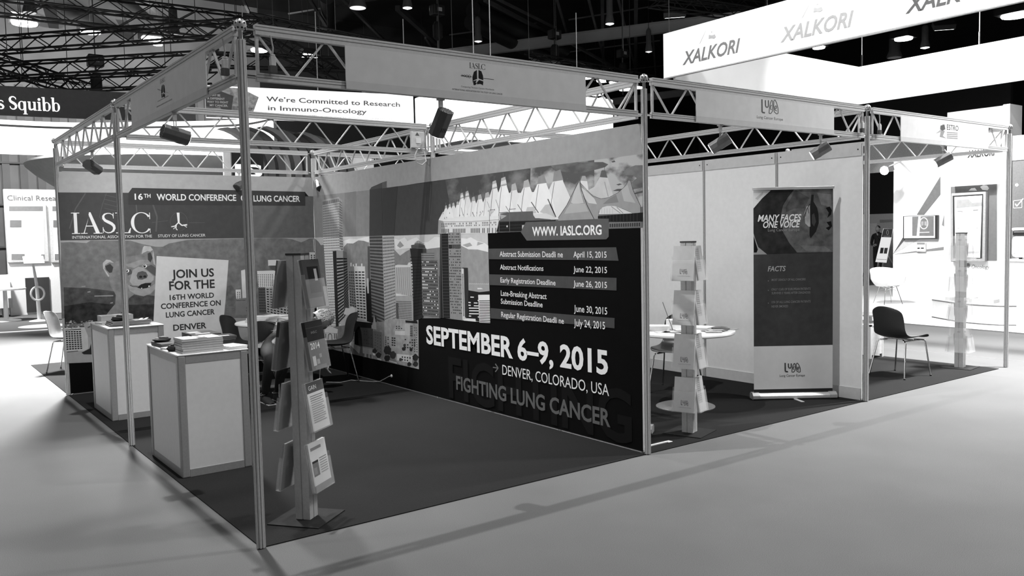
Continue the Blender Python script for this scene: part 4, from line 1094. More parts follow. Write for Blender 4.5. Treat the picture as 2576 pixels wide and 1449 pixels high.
pouch('small black pouch standing at the left edge of the near counter', (0.085, 1.93, HC), 0.075, 0.07, 0.04, -0.2)
booklet('crumpled white leaflet under the small black pouch', (0.105, 2.055, HC), 0.09, 0.13, 0.012, 0.4, 222, 210, None, 'leaflet', [(.3, .3, .6, .6, 90)])
# far counter
z = HC
for k in range(3):
    booklet('dark magazine in the wide pile on the far counter', (0.30+0.008*k, 4.36-0.006*k, z), 0.36, 0.25, 0.014, 0.03*k-0.03, 120-25*k, 110+30*(k % 2), 'dark magazines on the far counter', 'magazine', [(.6, .2, .9, .8, 150)] if k == 2 else None); z += 0.0142
booklet('pale thick box of leaflets at the back of the far counter', (0.27, 4.74, HC), 0.30, 0.17, 0.075, 0.02, 182, 165, None, 'leaflet_box', [(.05, .1, .45, .9, 150), (.5, .1, .95, .9, 190)])
pouch('black pouch lying on the magazine pile of the far counter', (0.23, 4.37, z+.0004), 0.13, 0.09, 0.045, 0.1, 30)
for k in range(2):
    booklet('glossy bright card leaning near the placard on the far counter', (0.435+0.05*k, 4.40, z+0.0004), 0.022, 0.16, 0.003, -0.35, 240, 225, 'glossy cards on the far counter', 'card')
booklet('white leaflet at the left rear of the far counter', (0.13, 4.62, HC), 0.09, 0.14, 0.02, 0.3, 205, 190, None, 'leaflet', [(.3, .3, .7, .5, 80)])
booklet('dark magazine at the right end of the far counter', (0.475, 4.66, HC), 0.16, 0.22, 0.02, 0.1, 105, 130, None, 'magazine', [(.2, .2, .8, .5, 160)])

# ================================================================ literature stands
def lit_stand(label, x, y, rz, g=ALUM):
    t = thing('literature_stand', label, 'stand', (x, y, 0.006), rz, 'literature stands with pockets')
    s = 0.048
    mb = MB(); mb.box((-.168, -.168, 0), (.168, .168, .006), M(44, .7, 0, .05, 30, 0, 'print')); mb.build('base_plate', t, world=False)
    mb = MB(); sl = .004; dp = .006
    pr = []
    for k in range(4):
        a = PI/2*k; c, n = math.cos(a), math.sin(a)
        for px, py in ((s, -s+.001), (s, -sl), (s-dp, -sl), (s-dp, sl), (s, sl), (s, s-.001)):
            pr.append((px*c - py*n, px*n + py*c))
    mb.prof((0, 0, .006), (0, 0, 1.585), pr, g, up=(1, 0, 0)); mb.build('column', t, world=False)
    mb = MB(); mb.box((-s-.003, -s-.003, 1.585), (s+.003, s+.003, 1.597), M(50, .5)); mb.build('cap', t, world=False)
    return t
def pocket_frame(az, zb):
    """local frame of a pocket: origin at the bottom back edge, u along width, v up the tilted back, n outward"""
    n0 = Vector((math.cos(az), math.sin(az), 0)); u = Vector((-math.sin(az), math.cos(az), 0))
    O = n0*0.105 + Vector((0, 0, zb))
    top = n0*0.060 + Vector((0, 0, zb+0.29))
    v = (top - O).normalized(); n = u.cross(v)
    return O, u, v, n
def add_pocket(t, az, zb, w=0.225, mat=ACRYL):
    O, u, v, n = pocket_frame(az, zb)
    q = lambda a, b, c: O + u*a + v*b + n*c
    mb = MB(); th = .0025
    def plate(a0, a1, b0, b1, c0, c1):
        vs = [q(a, b, c) for c in (c0, c1) for a, b in ((a0, b0), (a1, b0), (a1, b1), (a0, b1))]
        mb.add(vs, [(3,2,1,0),(4,5,6,7),(0,1,5,4),(1,2,6,5),(2,3,7,6),(3,0,4,7)], mat)
    plate(-w/2, w/2, 0, .29, 0, th); plate(-w/2, w/2, 0, .17, .030, .030+th); plate(-w/2, -w/2+th, 0, .20, th, .030); plate(w/2-th, w/2, 0, .20, th, .030); plate(-w/2, w/2, -th, 0, 0, .032)
    p = mb.build('pocket', t, world=False)
    mb = MB(); n0 = Vector((math.cos(az), math.sin(az), 0)); mb.bar(n0*0.048 + Vector((0, 0, zb+0.24)), n0*0.067 + Vector((0, 0, zb+0.24)), .03, .02, mat); mb.build('hook', p, world=False)
    return p
def in_pocket(label, stand, az, zb, g, prints=(), texts=(), th=.014, name='brochure', group=None, w=.205, h=.285, edge=200, gap=.0045, logo=None, lift=.002, rails=()):
    """a booklet standing in a pocket: a thing of its own with cover, pages and print"""
    O, u, v, n = pocket_frame(az, zb)
    Rz = Matrix.Rotation(stand.rotation_euler.z, 3, 'Z')
    t = thing(name, label, 'brochure', Vector(stand.location) + Rz @ (O + v*lift + n*gap), 0, group)
    t.matrix_world = Matrix.Translation(Vector(stand.location) + Rz @ (O + v*lift + n*gap)) @ (Rz @ Matrix((u, v, n)).transposed()).to_4x4()
    mb = MB(); mb.box((-w/2, 0, 0), (w/2-.001, h-.001, th-.001), M(edge, .7, 0, .04, 50, 0, 'paper')); mb.build('page_block', t, world=False)
    mb = MB(); mb.box((-w/2, 0, th-.001), (w/2, h, th), P(g)); c = mb.build('cover', t, world=False)
    if prints:
        mb = MB()
        for k, (x0, y0, x1, y1, gg) in enumerate(prints):
            zz = th+.0002+.0001*k
            mb.poly([(w*(x0-.5), h*y0, zz), (w*(x1-.5), h*y0, zz), (w*(x1-.5), h*y1, zz), (w*(x0-.5), h*y1, zz)], P(gg))
        mb.build('cover_print', c, world=False)
    for s, x0, x1, y, cp, gg in texts:
        mb = MB(); put_text(mb, s, (w*(x0-.5), h*y, th+.0016), (w*(x1-x0), 0, 0), (0, h*cp, 0), P(gg), .012); mb.build('lettering', c, world=False)
    if logo:
        mb = MB(); x0, y0, x1, y1, gg = logo
        class _L(Face):
            def __init__(s): s.mb = mb; s.layer = 0; s.n = 0
            def pt(s, p, k=None): return Vector((w*(p[0]-.5), h*p[1], th+.0016))
            def poly(s, g, pts, n=.03): s.mb.poly([s.pt(p) for p in pts][::1], P(g))
        luce(_L(), x0, y1, x1, y0, gg); mb.build('logo', c, world=False)
    return t
levels = [1.272, 0.908, 0.548, 0.188]
# nearest stand
S1 = lit_stand('aluminium literature stand nearest the front post, with brochures on four levels', 0.392, 0.300, R(38))
lines = [(.12, .70-.045*k, .86 - (.1 if k % 3 == 2 else 0), .72-.045*k, 130) for k in range(13)]
for i, zb in enumerate(levels):
    add_pocket(S1, R(-90), zb); add_pocket(S1, R(90), zb)
in_pocket('dark brochure with a picture block in the top pocket of the nearest stand', S1, R(-90), levels[0], 66, [(.1, .02, .9, .2, 96), (.25, .3, .9, .85, 34), (.62, .55, .78, .8, 150)], group=None, edge=90)
in_pocket('black booklet with the large number 2014 on its cover', S1, R(-90), levels[1], 46, [(.0, .86, 1, .87, 70), (.12, .08, .3, .28, 190), (.34, .1, .5, .2, 140), (.52, .22, .66, .3, 120), (.2, .0, .85, .07, 90)], [('2014', .10, .62, .42, .13, 225), ('IASLC', .25, .6, .74, .05, 120)], th=.022, edge=24)
in_pocket('white newsletter of small print with a grey title, right side of the nearest stand', S1, R(-90), levels[2], 205, [(0, .78, 1, 1, 90)] + lines, [('GAIN', .1, .55, .84, .09, 210)])
in_pocket('white leaflet with a small dark picture in the lowest front pocket of the nearest stand', S1, R(-90), levels[3], 205, [(.08, .30, .42, .62, 60), (.12, .34, .3, .48, 110)] + [(.5, .62-.05*k, .92, .64-.05*k, 130) for k in range(7)] + [(0, 0, 1, .12, 120), (.1, .84, .7, .9, 130)])
in_pocket('dark brochure turned away in the top rear pocket of the nearest stand', S1, R(90), levels[0], 70, edge=100)
in_pocket('thick grey booklet turned away in the second rear pocket of the nearest stand', S1, R(90), levels[1], 120, th=.024, edge=40)
in_pocket('grey brochure turned away in the third rear pocket of the nearest stand', S1, R(90), levels[2], 135, edge=150)
in_pocket('grey brochure turned away in the lowest rear pocket of the nearest stand', S1, R(90), levels[3], 120, edge=150)
# stand of the banner booth
S2 = lit_stand('literature stand full of pale lung leaflets beside the dark mural wall', 3.757, 0.255, R(18))
for i, zb in enumerate(levels):
    add_pocket(S2, R(180), zb, .20); add_pocket(S2, R(-90), zb, .165)
    lv = ('top', 'second', 'third', 'lowest')[i]
    in_pocket('pale lung leaflet facing the dark mural in the %s pocket' % lv, S2, R(180), zb, 196, w=.185, texts=[('Lung Cancer Europe', .26, .86, .12, .022, 110)], logo=(.36, .19, .72, .34, 80), group='pale lung leaflets on the stand', name='leaflet', edge=205)
    in_pocket('pale leaflet with a block of print facing the aisle in the %s pocket' % lv, S2, R(-90), zb, 168, w=.15, prints= [(.08, .25, .62, .95, 146)] + [(.1, .88-.055*k, .58, .90-.055*k, 120) for k in range(11)], group='pale lung leaflets on the stand', name='leaflet', edge=185)
# clear stand of the last booth
S3 = lit_stand('literature stand with empty clear pockets beside the outer corner post', 8.60, 0.34, R(8), M(185, .4, .5, .03, 60, 0, 'aluminium'))
for zb in levels:
    for az in (180, -90, 90, 0): add_pocket(S3, R(az), zb, .2)

# ================================================================ shell chairs
def chair(label, loc, rz, shellm, legm=CHROME, group='black shell chairs', name='shell_chair'):
    t = thing(name, label, 'chair', loc, rz, group)
    prof = [(.235, .428, .205), (.215, .446, .215), (.12, .440, .222), (.0, .430, .225), (-.10, .432, .222), (-.165, .452, .215), (-.205, .495, .205), (-.228, .56, .197), (-.25, .64, .197), (-.272, .72, .195), (-.292, .78, .178), (-.302, .805, .135)]
    rows = []
    for i, (y, z, hw) in enumerate(prof):
        row = []
        for j in range(13):
            u = j/6 - 1
            a = min(1, max(0, (i-4)/4))
            row.append((u*hw, y + a*0.055*u*u, z + (1-a)*0.035*abs(u)**3 - (0.02*u*u if i == 0 else 0) - (.03*u*u if i >= 10 else 0)))
        rows.append(row)
    mb = MB(); mb.grid(rows, shellm); o = mb.build('seat_shell', t, 80, world=False, solid=.008, subsurf=1)
    for sx in (-1, 1):
        for fy, ty in ((.20, .235), (-.14, -.225)):
            mb = MB(); mb.tube([(sx*.10, fy*.55, .412), (sx*.165, fy, .405), (sx*.178, fy+(ty-fy)*.06, .385), (sx*.225, ty, .008)], .0085, legm, 8)
            lg = mb.build('leg', t, 60, world=False)
            mb = MB(); mb.lathe((sx*.2255, ty, 0), [(.011, 0), (.011, .014), (.009, .016)], BLACK, 10); mb.build('foot_cap', lg, 40, world=False)
    for sx in (-1, 1):
        mb = MB(); mb.tube([(sx*.15, .20, .406), (sx*.15, -.14, .406)], .008, legm, 8); mb.build('seat_rail', t, 60, world=False)
    mb = MB(); mb.tube([(-.15, .03, .412), (.15, .03, .412)], .010, legm, 8); mb.build('cross_bar', t, 60, world=False)
    return t
SH = M(34, .38, 0, .04, 30, 0, 'black_shell')
CF0 = .006
c0 = chair('black shell chair standing alone beside the clear literature stand', (7.585, .53, CF0), R(97+180-14), SH)
dup(c0, (2.62, 4.72, CF0), R(80), 'black shell chair at the skyline mural, its back to the wall')
dup(c0, (1.82, 5.40, CF0), R(-135), 'black shell chair whose dark back shows beside the placard')
dup(c0, (1.76, 4.22, CF0), R(200), 'black chair occupied by the person bending over')
dup(c0, (5.10, 1.62, CF0), R(115), 'black chair behind the round table of the banner stand')
dup(c0, (4.36, 1.86, CF0), R(190), 'black chair mostly hidden behind the end of the dark mural wall')
chair('grey wooden chair standing outside the far end of the bear mural', (0.36, 8.05, CF0), R(-120), M(84, .5, 0, .06, 20, 0, 'plywood'), CHROME, None, 'stacking_chair')

# ================================================================ round tables
def table(label, x, y, r=.45):
    t = thing('round_table', label, 'table', (x, y, .006), 0, 'round white tables')
    mb = MB(); mb.lathe((0, 0, .706), [(r-.012, 0), (r, .010), (r, .022), (r-.004, .028)], M(222, .4, 0, .015, 20, 0, 'table_top'), 56); mb.build('top', t, 40, world=False)
    mb = MB(); mb.lathe((0, 0, .024), [(.035, 0), (.035, .66), (.09, .682)], ALU, 20); mb.build('column', t, 40, world=False)
    mb = MB(); mb.lathe((0, 0, 0), [(.28, 0), (.28, .008), (.26, .016), (.06, .024)], M(140, .35, .7, .04, 30, 0, 'steel_foot'), 48); mb.build('base', t, 40, world=False)
    return t
table('round white table in front of the placard on the bear mural', 2.05, 5.03, .46)
table('round white table in front of the plain white wall', 4.52, .98, .47)
ZT = .741
z = ZT
for k in range(4):
    booklet('white magazine in the tall pile on the table by the bear mural', (1.86+.012*k, 5.02, z), .21, .29, .017, .3+.1*k, 215-8*(k % 2), 200, 'magazines on the table by the bear mural', 'magazine'); z += .0172
z = ZT
for k in range(3):
    booklet('pale brochure in the low pile on the table by the bear mural', (2.12+.01*k, 4.83, z), .20, .26, .016, -.2+.1*k, 205, 190, 'pale brochures on the table by the bear mural', 'brochure'); z += .0162
booklet('dark booklet lying under the pale pages on the table by the bear mural', (1.82, 4.76, ZT), .20, .12, .022, .15, 90, 80, None)
booklet('white folder lying open at the back of the table by the bear mural', (2.12, 5.22, ZT), .25, .30, .05, .5, 215, 205, None, 'folder')
# papers on the banner stand's table
z = ZT
for k in range(4):
    booklet('white brochure stacked at the left of the table by the white wall', (4.34, 1.16, z), .15, .21, .012, .5+.08*k, 222, 205, 'white brochures on the table by the white wall', 'brochure'); z += .0122
booklet('white leaflet box standing on the table by the white wall', (4.60, 1.17, ZT), .13, .16, .085, -.4, 225, 220, None, 'leaflet_box', [(.3, .3, .7, .4, 130)])
booklet('white pad lying behind the pale leaflets on the table by the white wall', (4.74, 1.00, ZT), .20, .26, .018, .3, 228, 205, None, 'pad')
for k, (x, y, a, g) in enumerate([(4.30, .96, .3, 120), (4.36, .92, .9, 160), (4.40, .90, -.3, 140), (4.27, 1.02, 1.2, 175), (4.62, .76, .4, 130), (4.66, .72, 1.0, 165), (4.72, .74, -.2, 120), (4.81, .78, .6, 90), (4.86, .86, 1.3, 110), (4.88, .74, .2, 150), (4.58, .68, .8, 150)]):
    booklet('small folded leaflet scattered on the table by the white wall', (x, y, ZT + .0045*(k % 3) + (.0 if k < 4 else .0)), .10, .15, .004, a, g, 200, 'scattered leaflets on the table by the white wall', 'leaflet')
t = thing('sign_holder', 'thin dark blade leaning upright among the papers by the white wall', 'holder', (4.42, 1.08, ZT))
mb = MB(); mb.bar((4.46, 1.08, ZT+.005), (4.40, 1.15, ZT+.27), .012, .006, M(90, .5)); mb.build('blade', t)
mb = MB(); mb.box((4.44, 1.06, ZT), (4.48, 1.10, ZT+.004), M(110, .5)); mb.build('foot', t)
# ================================================================ flat prints at any place
class Flat(Face):
    """u, v in 0..1 (v downwards) over a rectangle with top-left O, width vector U, downward vector V, normal N"""
    def __init__(s, O, U, V, N, step=.0003):
        s.O = Vector(O); s.U = Vector(U); s.V = Vector(V); s.N = Vector(N).normalized(); s.mb = MB(); s.layer = 0; s.step = step; s.n = 0
    def pt(s, p, k=None): return s.O + s.U*p[0] + s.V*p[1] + s.N*(s.step*(s.layer+1+(s.n % 18)*.05))
    def text(s, g, body, u0, u1, v, cap, bold=.012, shear=0.0):
        put_text(s.mb, body, s.pt((u0, v)), s.U*(u1-u0), -s.V*cap, P(g, .01), bold, shear)
    def disc(s, g, c, rx, ry, n=20, a0=0.0): s.poly(g, [(c[0]+rx*math.cos(a0+2*PI*k/n), c[1]+ry*math.sin(a0+2*PI*k/n)) for k in range(n)])
    def line(s, g, pts, w):
        a_ = s.U.length; b_ = s.V.length
        for a, b in zip(pts, pts[1:]):
            dx, dy = (b[0]-a[0])*a_, (b[1]-a[1])*b_; L = math.hypot(dx, dy) or 1
            nx, ny = -dy/L*w/2*1.0, dx/L*w/2*1.0
            s.poly(g, [(a[0]+nx, a[1]+ny*a_/b_), (b[0]+nx, b[1]+ny*a_/b_), (b[0]-nx, b[1]-ny*a_/b_), (a[0]-nx, a[1]-ny*a_/b_)])
def rollup(label, p0, p1, h, draw, name='roll_up_banner'):
    """cassette on the floor from p0 to p1 (seen from the side where p0 is at the left)"""
    p0 = Vector((*p0, .006)); p1 = Vector((*p1, .006))
    U = p1 - p0; L = U.length; u = U.normalized(); n = Vector((u.y, -u.x, 0))
    t = thing(name, label, 'banner', (p0+p1)/2, 0, 'roll-up banners')
    pr = [(-.055, .012), (-.05, .004), (.05, .004), (.06, .014), (.058, .04), (.03, .062), (-.03, .062), (-.055, .045)]
    SIL = M(205, .35, .5, .02, 30, 0, 'silver')
    mb = MB(); o = p0; mb.prof(p0, p1, [(-a, b) for a, b in pr], SIL); mb.build('cassette', t, bevel=.003)
    for s in (.035, .965):
        mb = MB(); c = p0 + U*s; mb.prof(c - u*.035, c + u*.035, [(-a*1.12, b*1.10) for a, b in pr], M(180, .4, .3, .02, 30, 0, 'end_cap')); 
        if s < .5: mb.build('end_cap', t)
        else: mb.build('end_cap', t)
    c = (p0+p1)/2
    mb = MB(); mb.bar(c + n*.03 + Vector((0, 0, .004)), c + n*.20 + u*.03 + Vector((0, 0, .004)), .035, .008, SIL); mb.build('foot', t, bevel=.002)
    a = p0 + u*.018 + Vector((0, 0, h)); b = p1 - u*.018 + Vector((0, 0, h))
    mb = MB(); mb.bar(a - u*.012 - Vector((0, 0, .012)), b + u*.012 - Vector((0, 0, .012)), .022, .028, M(225, .3, .6, .02, 30, 0, 'silver')); mb.build('top_bar', t, bevel=.004)
    mb = MB(); mb.tube([c - n*.03 + Vector((0, 0, .05)), c - n*.02 + Vector((0, 0, h-.02))], .008, ALU, 8); mb.build('support_pole', t, 60)
    zb = .062
    mb = MB(); q = [a - Vector((0, 0, .026)), b - Vector((0, 0, .026))]; 
    mb.box((0, -.0008, 0), ((b-a).length, 0, h-.026-zb), P(190), Matrix.Translation(Vector((a.x, a.y, zb))) @ Matrix((u, -n, Vector((0, 0, 1)))).transposed().to_4x4())
    s_ = mb.build('sheet', t)
    F = Flat(a - Vector((0, 0, .026)) + n*.0009, b - a, Vector((0, 0, -(h-.026-zb))), n)
    draw(F, s_)
    return t
def facts(F, s_):
    nb = lambda nm: (F.mb.build(nm, s_), setattr(F, 'mb', MB()))
    Zb = Z(0, 0, 1)
    q = lambda *p: [((a-175)/1030, (b-195)/2438) for a, b in p]
    F.z(0)
    F.poly(48, q((175, 195), (1205, 195), (1205, 955), (175, 960)), .15); F.poly(66, q((175, 960), (1205, 955), (1205, 2066), (175, 2066)), .06)
    F.poly(214, q((175, 2066), (1205, 2066), (1205, 2590), (175, 2590))); F.poly(46, q((175, 2590), (1205, 2590), (1205, 2633), (175, 2633)))
    F.z(1)
    F.poly(215, q((175, 195), (400, 200), (290, 290), (175, 410))); F.poly(96, q((700, 195), (1205, 195), (1205, 950), (740, 945), (640, 830), (560, 700), (535, 480), (560, 380), (620, 290)), .18)
    F.poly(150, q((175, 700), (200, 780), (235, 870), (350, 960), (175, 960)))
    F.z(2)
    F.poly(78, q((720, 200), (900, 300), (830, 420), (700, 420), (600, 460), (590, 400)), .2); F.poly(112, q((780, 860), (1100, 880), (1200, 940), (860, 930)), .15); F.poly(120, q((1000, 240), (1180, 260), (1190, 420), (1050, 380)), .15)
    F.poly(40, q((925, 260), (955, 262), (950, 340), (1000, 420), (1018, 500), (1020, 600), (985, 700), (950, 740), (915, 780), (900, 740), (905, 420))); F.poly(172, q((860, 400), (905, 385), (912, 640), (890, 640), (845, 600), (835, 480)), .12)
    F.poly(30, q((1110, 420), (1160, 405), (1190, 450), (1180, 500), (1130, 540), (1150, 480))); F.poly(30, q((1120, 590), (1180, 580), (1192, 640), (1150, 690), (1110, 660), (1160, 640)))
    F.poly(24, q((178, 740), (230, 900), (215, 935), (178, 935))); F.poly(185, q((200, 290), (300, 210), (300, 240), (230, 310)))
    F.z(3)
    F.line(40, q((905, 370), (860, 440), (830, 530)), .008); F.line(40, q((880, 420), (890, 480)), .006); F.line(40, q((858, 440), (850, 520)), .006)
    F.poly(70, q((930, 500), (960, 480), (985, 580), (960, 640), (930, 600)))
    nb('photo_print')
    F.z(4)
    for s, u0, u1, v, cap, g, b, sh in (('MANY FACES', 230, 795, 568, 80, 232, .022, .25), ('ONE VOICE', 300, 780, 645, 78, 232, .022, .25), ('Lung Cancer Europe', 362, 772, 687, 33, 150, .0, .0), ('FACTS', 358, 592, 1165, 62, 170, .02, .2),
                               ('MOST DEADLY OF ALL CANCERS', 408, 850, 1280, 26, 130, .008, .1), ('ONLY 12.6% OF EUROPEAN PATIENTS', 406, 915, 1395, 27, 130, .008, .1), ('SURVIVES 5 YEARS AFTER DIAGNOSIS', 408, 912, 1440, 27, 130, .008, .1),
                               ('15% OF ALL LUNG CANCER PATIENTS', 408, 915, 1548, 27, 130, .008, .1), ('NEVER SMOKED', 406, 622, 1600, 27, 130, .008, .1), ('Lung Cancer Europe', 513, 842, 2440, 28, 92, .004, 0)):
        F.text(g, s, (u0-175)/1030, (u1-175)/1030, (v-195)/2438, cap/2438, b, sh); nb('lettering')
    for v in (1278, 1392, 1545): F.disc(130, ((365-175)/1030, (v-195)/2438), .006, .0027, 8)
    nb('bullet_print')
    luce(F, (575-175)/1030, (2270-195)/2438, (785-175)/1030, (2390-195)/2438, 66); nb('logo')
rollup('roll-up banner with a mouth close-up and a list of facts', (5.265, .775), (5.915, .285), 2.09, facts)
def portrait(F, s_):
    F.poly(205, [(0, 0), (1, 0), (1, .34), (0, .34)]); F.poly(150, [(0, .34), (1, .34), (1, 1), (0, 1)])
    F.z(1); F.poly(120, [(.55, .2), (.7, .1), (.72, .33), (.6, .34)]); F.poly(90, [(.35, .06), (.42, .05), (.44, .3), (.36, .33)])
    F.mb.build('photo_print', s_)
rollup('roll-up banner seen edge-on close behind the end of the dark mural wall', (3.10, 1.02), (3.50, .44), 2.05, portrait)
t = thing('floor_stand_foot', 'small white folding foot on the carpet beside the mural wall end', 'foot', (3.3, .16, .006))
mb = MB(); mb.box((3.045, .125, .006), (3.36, .15, .018), M(205, .4, .3)); mb.build('bar', t, bevel=.003)
mb = MB(); mb.box((3.35, .115, .006), (3.40, .16, .014), M(205, .4, .3)); mb.build('tip', t, bevel=.003)
# ================================================================ the bright stand behind the booth, at the left
GLOW = M(240, .6, 0, 0, 10, 1.6, 'light_band')
def band(pts, z0, z1, mat, mb, th=.06):
    """upright strip standing on a plan line [(x,y)]"""
    n = len(pts); nr = []
    for i in range(n):
        a = Vector(pts[max(i-1, 0)]); b = Vector(pts[min(i+1, n-1)]); d = (b-a).normalized(); nr.append(Vector((d.y, -d.x)))
    ring = [[(p[0], p[1], z0), (p[0], p[1], z1), (p[0]-q.x*th, p[1]-q.y*th, z1), (p[0]-q.x*th, p[1]-q.y*th, z0)] for p, q in zip(pts, nr)]
    mb.grid(ring, mat, True)
    mb.poly(ring[0][::-1], mat); mb.poly(ring[-1], mat)
def plan(px, z): return [(p.x, p.y) for p in (on(u, v, 'z', z) for u, v in px)]
def spline(pts, k=6):
    out = []
    for i in range(len(pts)-1):
        p0, p1, p2, p3 = (Vector(pts[max(i-1, 0)]), Vector(pts[i]), Vector(pts[i+1]), Vector(pts[min(i+2, len(pts)-1)]))
        for j in range(k):
            t = j/k
            out.append(tuple(0.5*((2*p1) + (p2-p0)*t + (2*p0-5*p1+4*p2-p3)*t*t + (3*p1-p0-3*p2+p3)*t**3)))
    return out + [tuple(pts[-1])]
t = thing('ring_sign', 'dark curved sign with large white serif letters hanging above the far bright stand', 'sign', (2, 15, 4.28))
pts = spline([(-3.2, 14.6), (-1.2, 15.2)] + plan([(230, 228), (490, 240)], 4.85))
mb = MB(); band(pts, 4.27, 4.85, P(70), mb); mb.build('sign_band', t, 40)
# lettering: drawn serif strokes "s Squibb"
def serif_low(word):
    polys = []; x = 0.0; xh = .66
    for ch in word:
        if ch == ' ': x += .28
        elif ch in 'sS':
            h = 1.0 if ch == 'S' else xh; w_ = .56 if ch == 'S' else .46
            pp = [(.90,.78),(.82,.91),(.62,.97),(.42,.97),(.22,.90),(.13,.78),(.17,.66),(.32,.57),(.55,.50),(.76,.42),(.88,.30),(.84,.15),(.66,.045),(.42,.03),(.20,.10),(.10,.25)]
            ws = [.05,.07,.08,.09,.13,.16,.18,.19,.20,.19,.18,.15,.10,.08,.07,.05]
            polys += curve_stroke([(x+a*w_, b*h) for a, b in pp], [q*(.95 if ch == 'S' else .8) for q in ws]); x += w_+.07
        elif ch == 'q':
            polys += arc_stroke(x+.27, xh/2, .27, xh/2+.02, 0, 2*PI, .05, .15, 28); polys += [rc(x+.42, -.32, x+.57, xh), rc(x+.34, -.32, x+.66, -.28)]; x += .68
        elif ch == 'u':
            polys += [rc(x+.06, .14, x+.21, xh), rc(x, xh-.05, x+.21, xh), rc(x+.43, 0, x+.58, xh), rc(x+.37, xh-.05, x+.58, xh), rc(x+.43, 0, x+.65, .05)]
            polys += curve_stroke([(x+.135, .16), (x+.17, .07), (x+.25, .045), (x+.36, .08), (x+.46, .17)], [.15, .13, .10, .09, .05]); x += .70
        elif ch == 'i':
            polys += [rc(x+.07, 0, x+.22, xh), rc(x, xh-.05, x+.22, xh), rc(x, 0, x+.29, .05), [(x+.145+.10*math.cos(2*PI*k/14), .86+.10*math.sin(2*PI*k/14)) for k in range(14)]]; x += .35
        elif ch == 'b':
            polys += arc_stroke(x+.34, xh/2, .27, xh/2+.02, 0, 2*PI, .05, .15, 28); polys += [rc(x+.05, 0, x+.20, 1.05), rc(x-.02, 1.0, x+.20, 1.05)]; x += .68
    return polys, x
def text_along(polys, W_, pts, u_at, z0, cap, mat, off=.006):
    """place polygons along the plan curve: u_at(x) gives x position -> curve point"""
    mb = MB()
    for p in polys:
        mb.poly([u_at(a) + Vector((0, 0, z0 + b*cap)) for a, b in p], mat)
    return mb
cum = [0.0]
for a, b in zip(pts, pts[1:]): cum.append(cum[-1] + math.hypot(b[0]-a[0], b[1]-a[1]))
def along(s):
    for i in range(len(pts)-1):
        if s <= cum[i+1] or i == len(pts)-2:
            f = (s-cum[i])/(cum[i+1]-cum[i]); d = Vector((pts[i+1][0]-pts[i][0], pts[i+1][1]-pts[i][1])).normalized()
            return Vector((pts[i][0]+(pts[i+1][0]-pts[i][0])*f + d.y*.012, pts[i][1]+(pts[i+1][1]-pts[i][1])*f - d.x*.012, 0))
def s_at(px):                                        # curve length where the photograph column px lies
    best = min(range(0, 400), key=lambda k: abs((lambda q: CW/2 + CF*q.dot(_r2)/q.dot(_f))(along(cum[-1]*k/400) + Vector((0, 0, 4.5)) - CAM) - px))
    return cum[-1]*best/400
polys, W_ = serif_low('s Squibb')
sa, sb = s_at(-8), s_at(152)
text_along(polys, W_, pts, lambda a: along(sa + (sb-sa)*a/W_), 4.39, .26, M(245, .6, 0, 0, 10, 1.3, 'lit_letter')).build('lettering', t)
t = thing('light_ring', 'glowing white ring below the dark curved sign', 'light', (3, 15, 3.55))
pr = spline([(-3.4, 14.4), (-1.2, 15.0)] + plan([(145, 387), (400, 385), (610, 380)], 3.55) + plan([(700, 368)], 3.55))
mb = MB(); band([(a, b+.35) for a, b in pr], 3.55, 4.24, GLOW, mb); mb.build('glowing_band', t, 40)
mb = MB(); band([(a, b+.30) for a, b in pr], 4.10, 4.14, P(150), mb, .04); mb.build('rail', t, 40)
# flat white sign with text
a = on(515, 215, 'z', 5.30); b = on(1038, 240, 'z', 5.30)
q = on(1040, 314, 'x', b.x)
zb = CAM.z + (b.y-CAM.y)/(q.y-CAM.y)*(q.z-CAM.z)
t = thing('hanging_sign', 'long white sign with a flag photograph and two lines of grey slab text', 'sign', (b.x, b.y, zb))
d = (b-a).normalized(); n = Vector((d.y, -d.x, 0))
mb = MB(); mb.bar((a.x, a.y, (5.3+zb)/2), (b.x, b.y, (5.3+zb)/2), .08, 5.3-zb, M(235, .6, 0, 0, 10, .80, 'lit_fabric')); mb.build('panel', t)
for f in (.18, .52, .96):
    c = a.lerp(b, f); mb = MB(); mb.tube([(c.x, c.y, 5.3), (c.x, c.y, 7.2)], .012, M(170, .5), 6); mb.build('wire', t)
F = Flat(a + n*.043, b-a, Vector((0, 0, zb-5.3)), n, .002)
L0 = 515; LW = 523
uq = lambda px: (px-515)/523.0
F.z(0)
F.poly(176, [(0, .02), (uq(600), .05), (uq(640), .3), (uq(625), .8), (0, .98)], .2); F.poly(132, [(0, .55), (uq(560), .60), (uq(600), .62), (uq(625), .66), (uq(605), .98), (0, .98)], .2)
F.z(1)
F.poly(92, [(0, .18), (.06, .14), (.125, .30), (.112, .78), (.06, .70), (0, .66)]); F.poly(160, [(uq(532), .70), (uq(548), .66), (uq(556), .86), (uq(540), .92)])
F.mb.build('photo_print', t); F.mb = MB()
F.z(3)
for i, (s, u0, u1) in enumerate((('I MAY BE', .018, .066), ('A DIFFERENT', .008, .085), ('WAY TO FIGHT', .006, .100), ('MY CANCER.', .018, .098))):
    F.text(215, s, u0, u1, .30+.105*i+.03, .065, .016); F.mb.build('lettering', t); F.mb = MB()
for s, u0, u1, v, cap, g in (('We’re Committed to Research', uq(658), uq(1001), .42, .155, 112), ('in Immuno-Oncology', uq(661), uq(911), .70, .150, 122), ('Bristol-Myers Squibb (BMS) is dedicated to immuno-oncology research', uq(662), uq(985), .86, .055, 205), ('evolving new', uq(662), uq(712), .965, .055, 190)):
    F.text(g, s, u0, u1, v, cap, .016 if cap > .1 else .002)
    if cap > .1:                                      # slab feet under the stems
        pass
    F.mb.build('lettering', t); F.mb = MB()
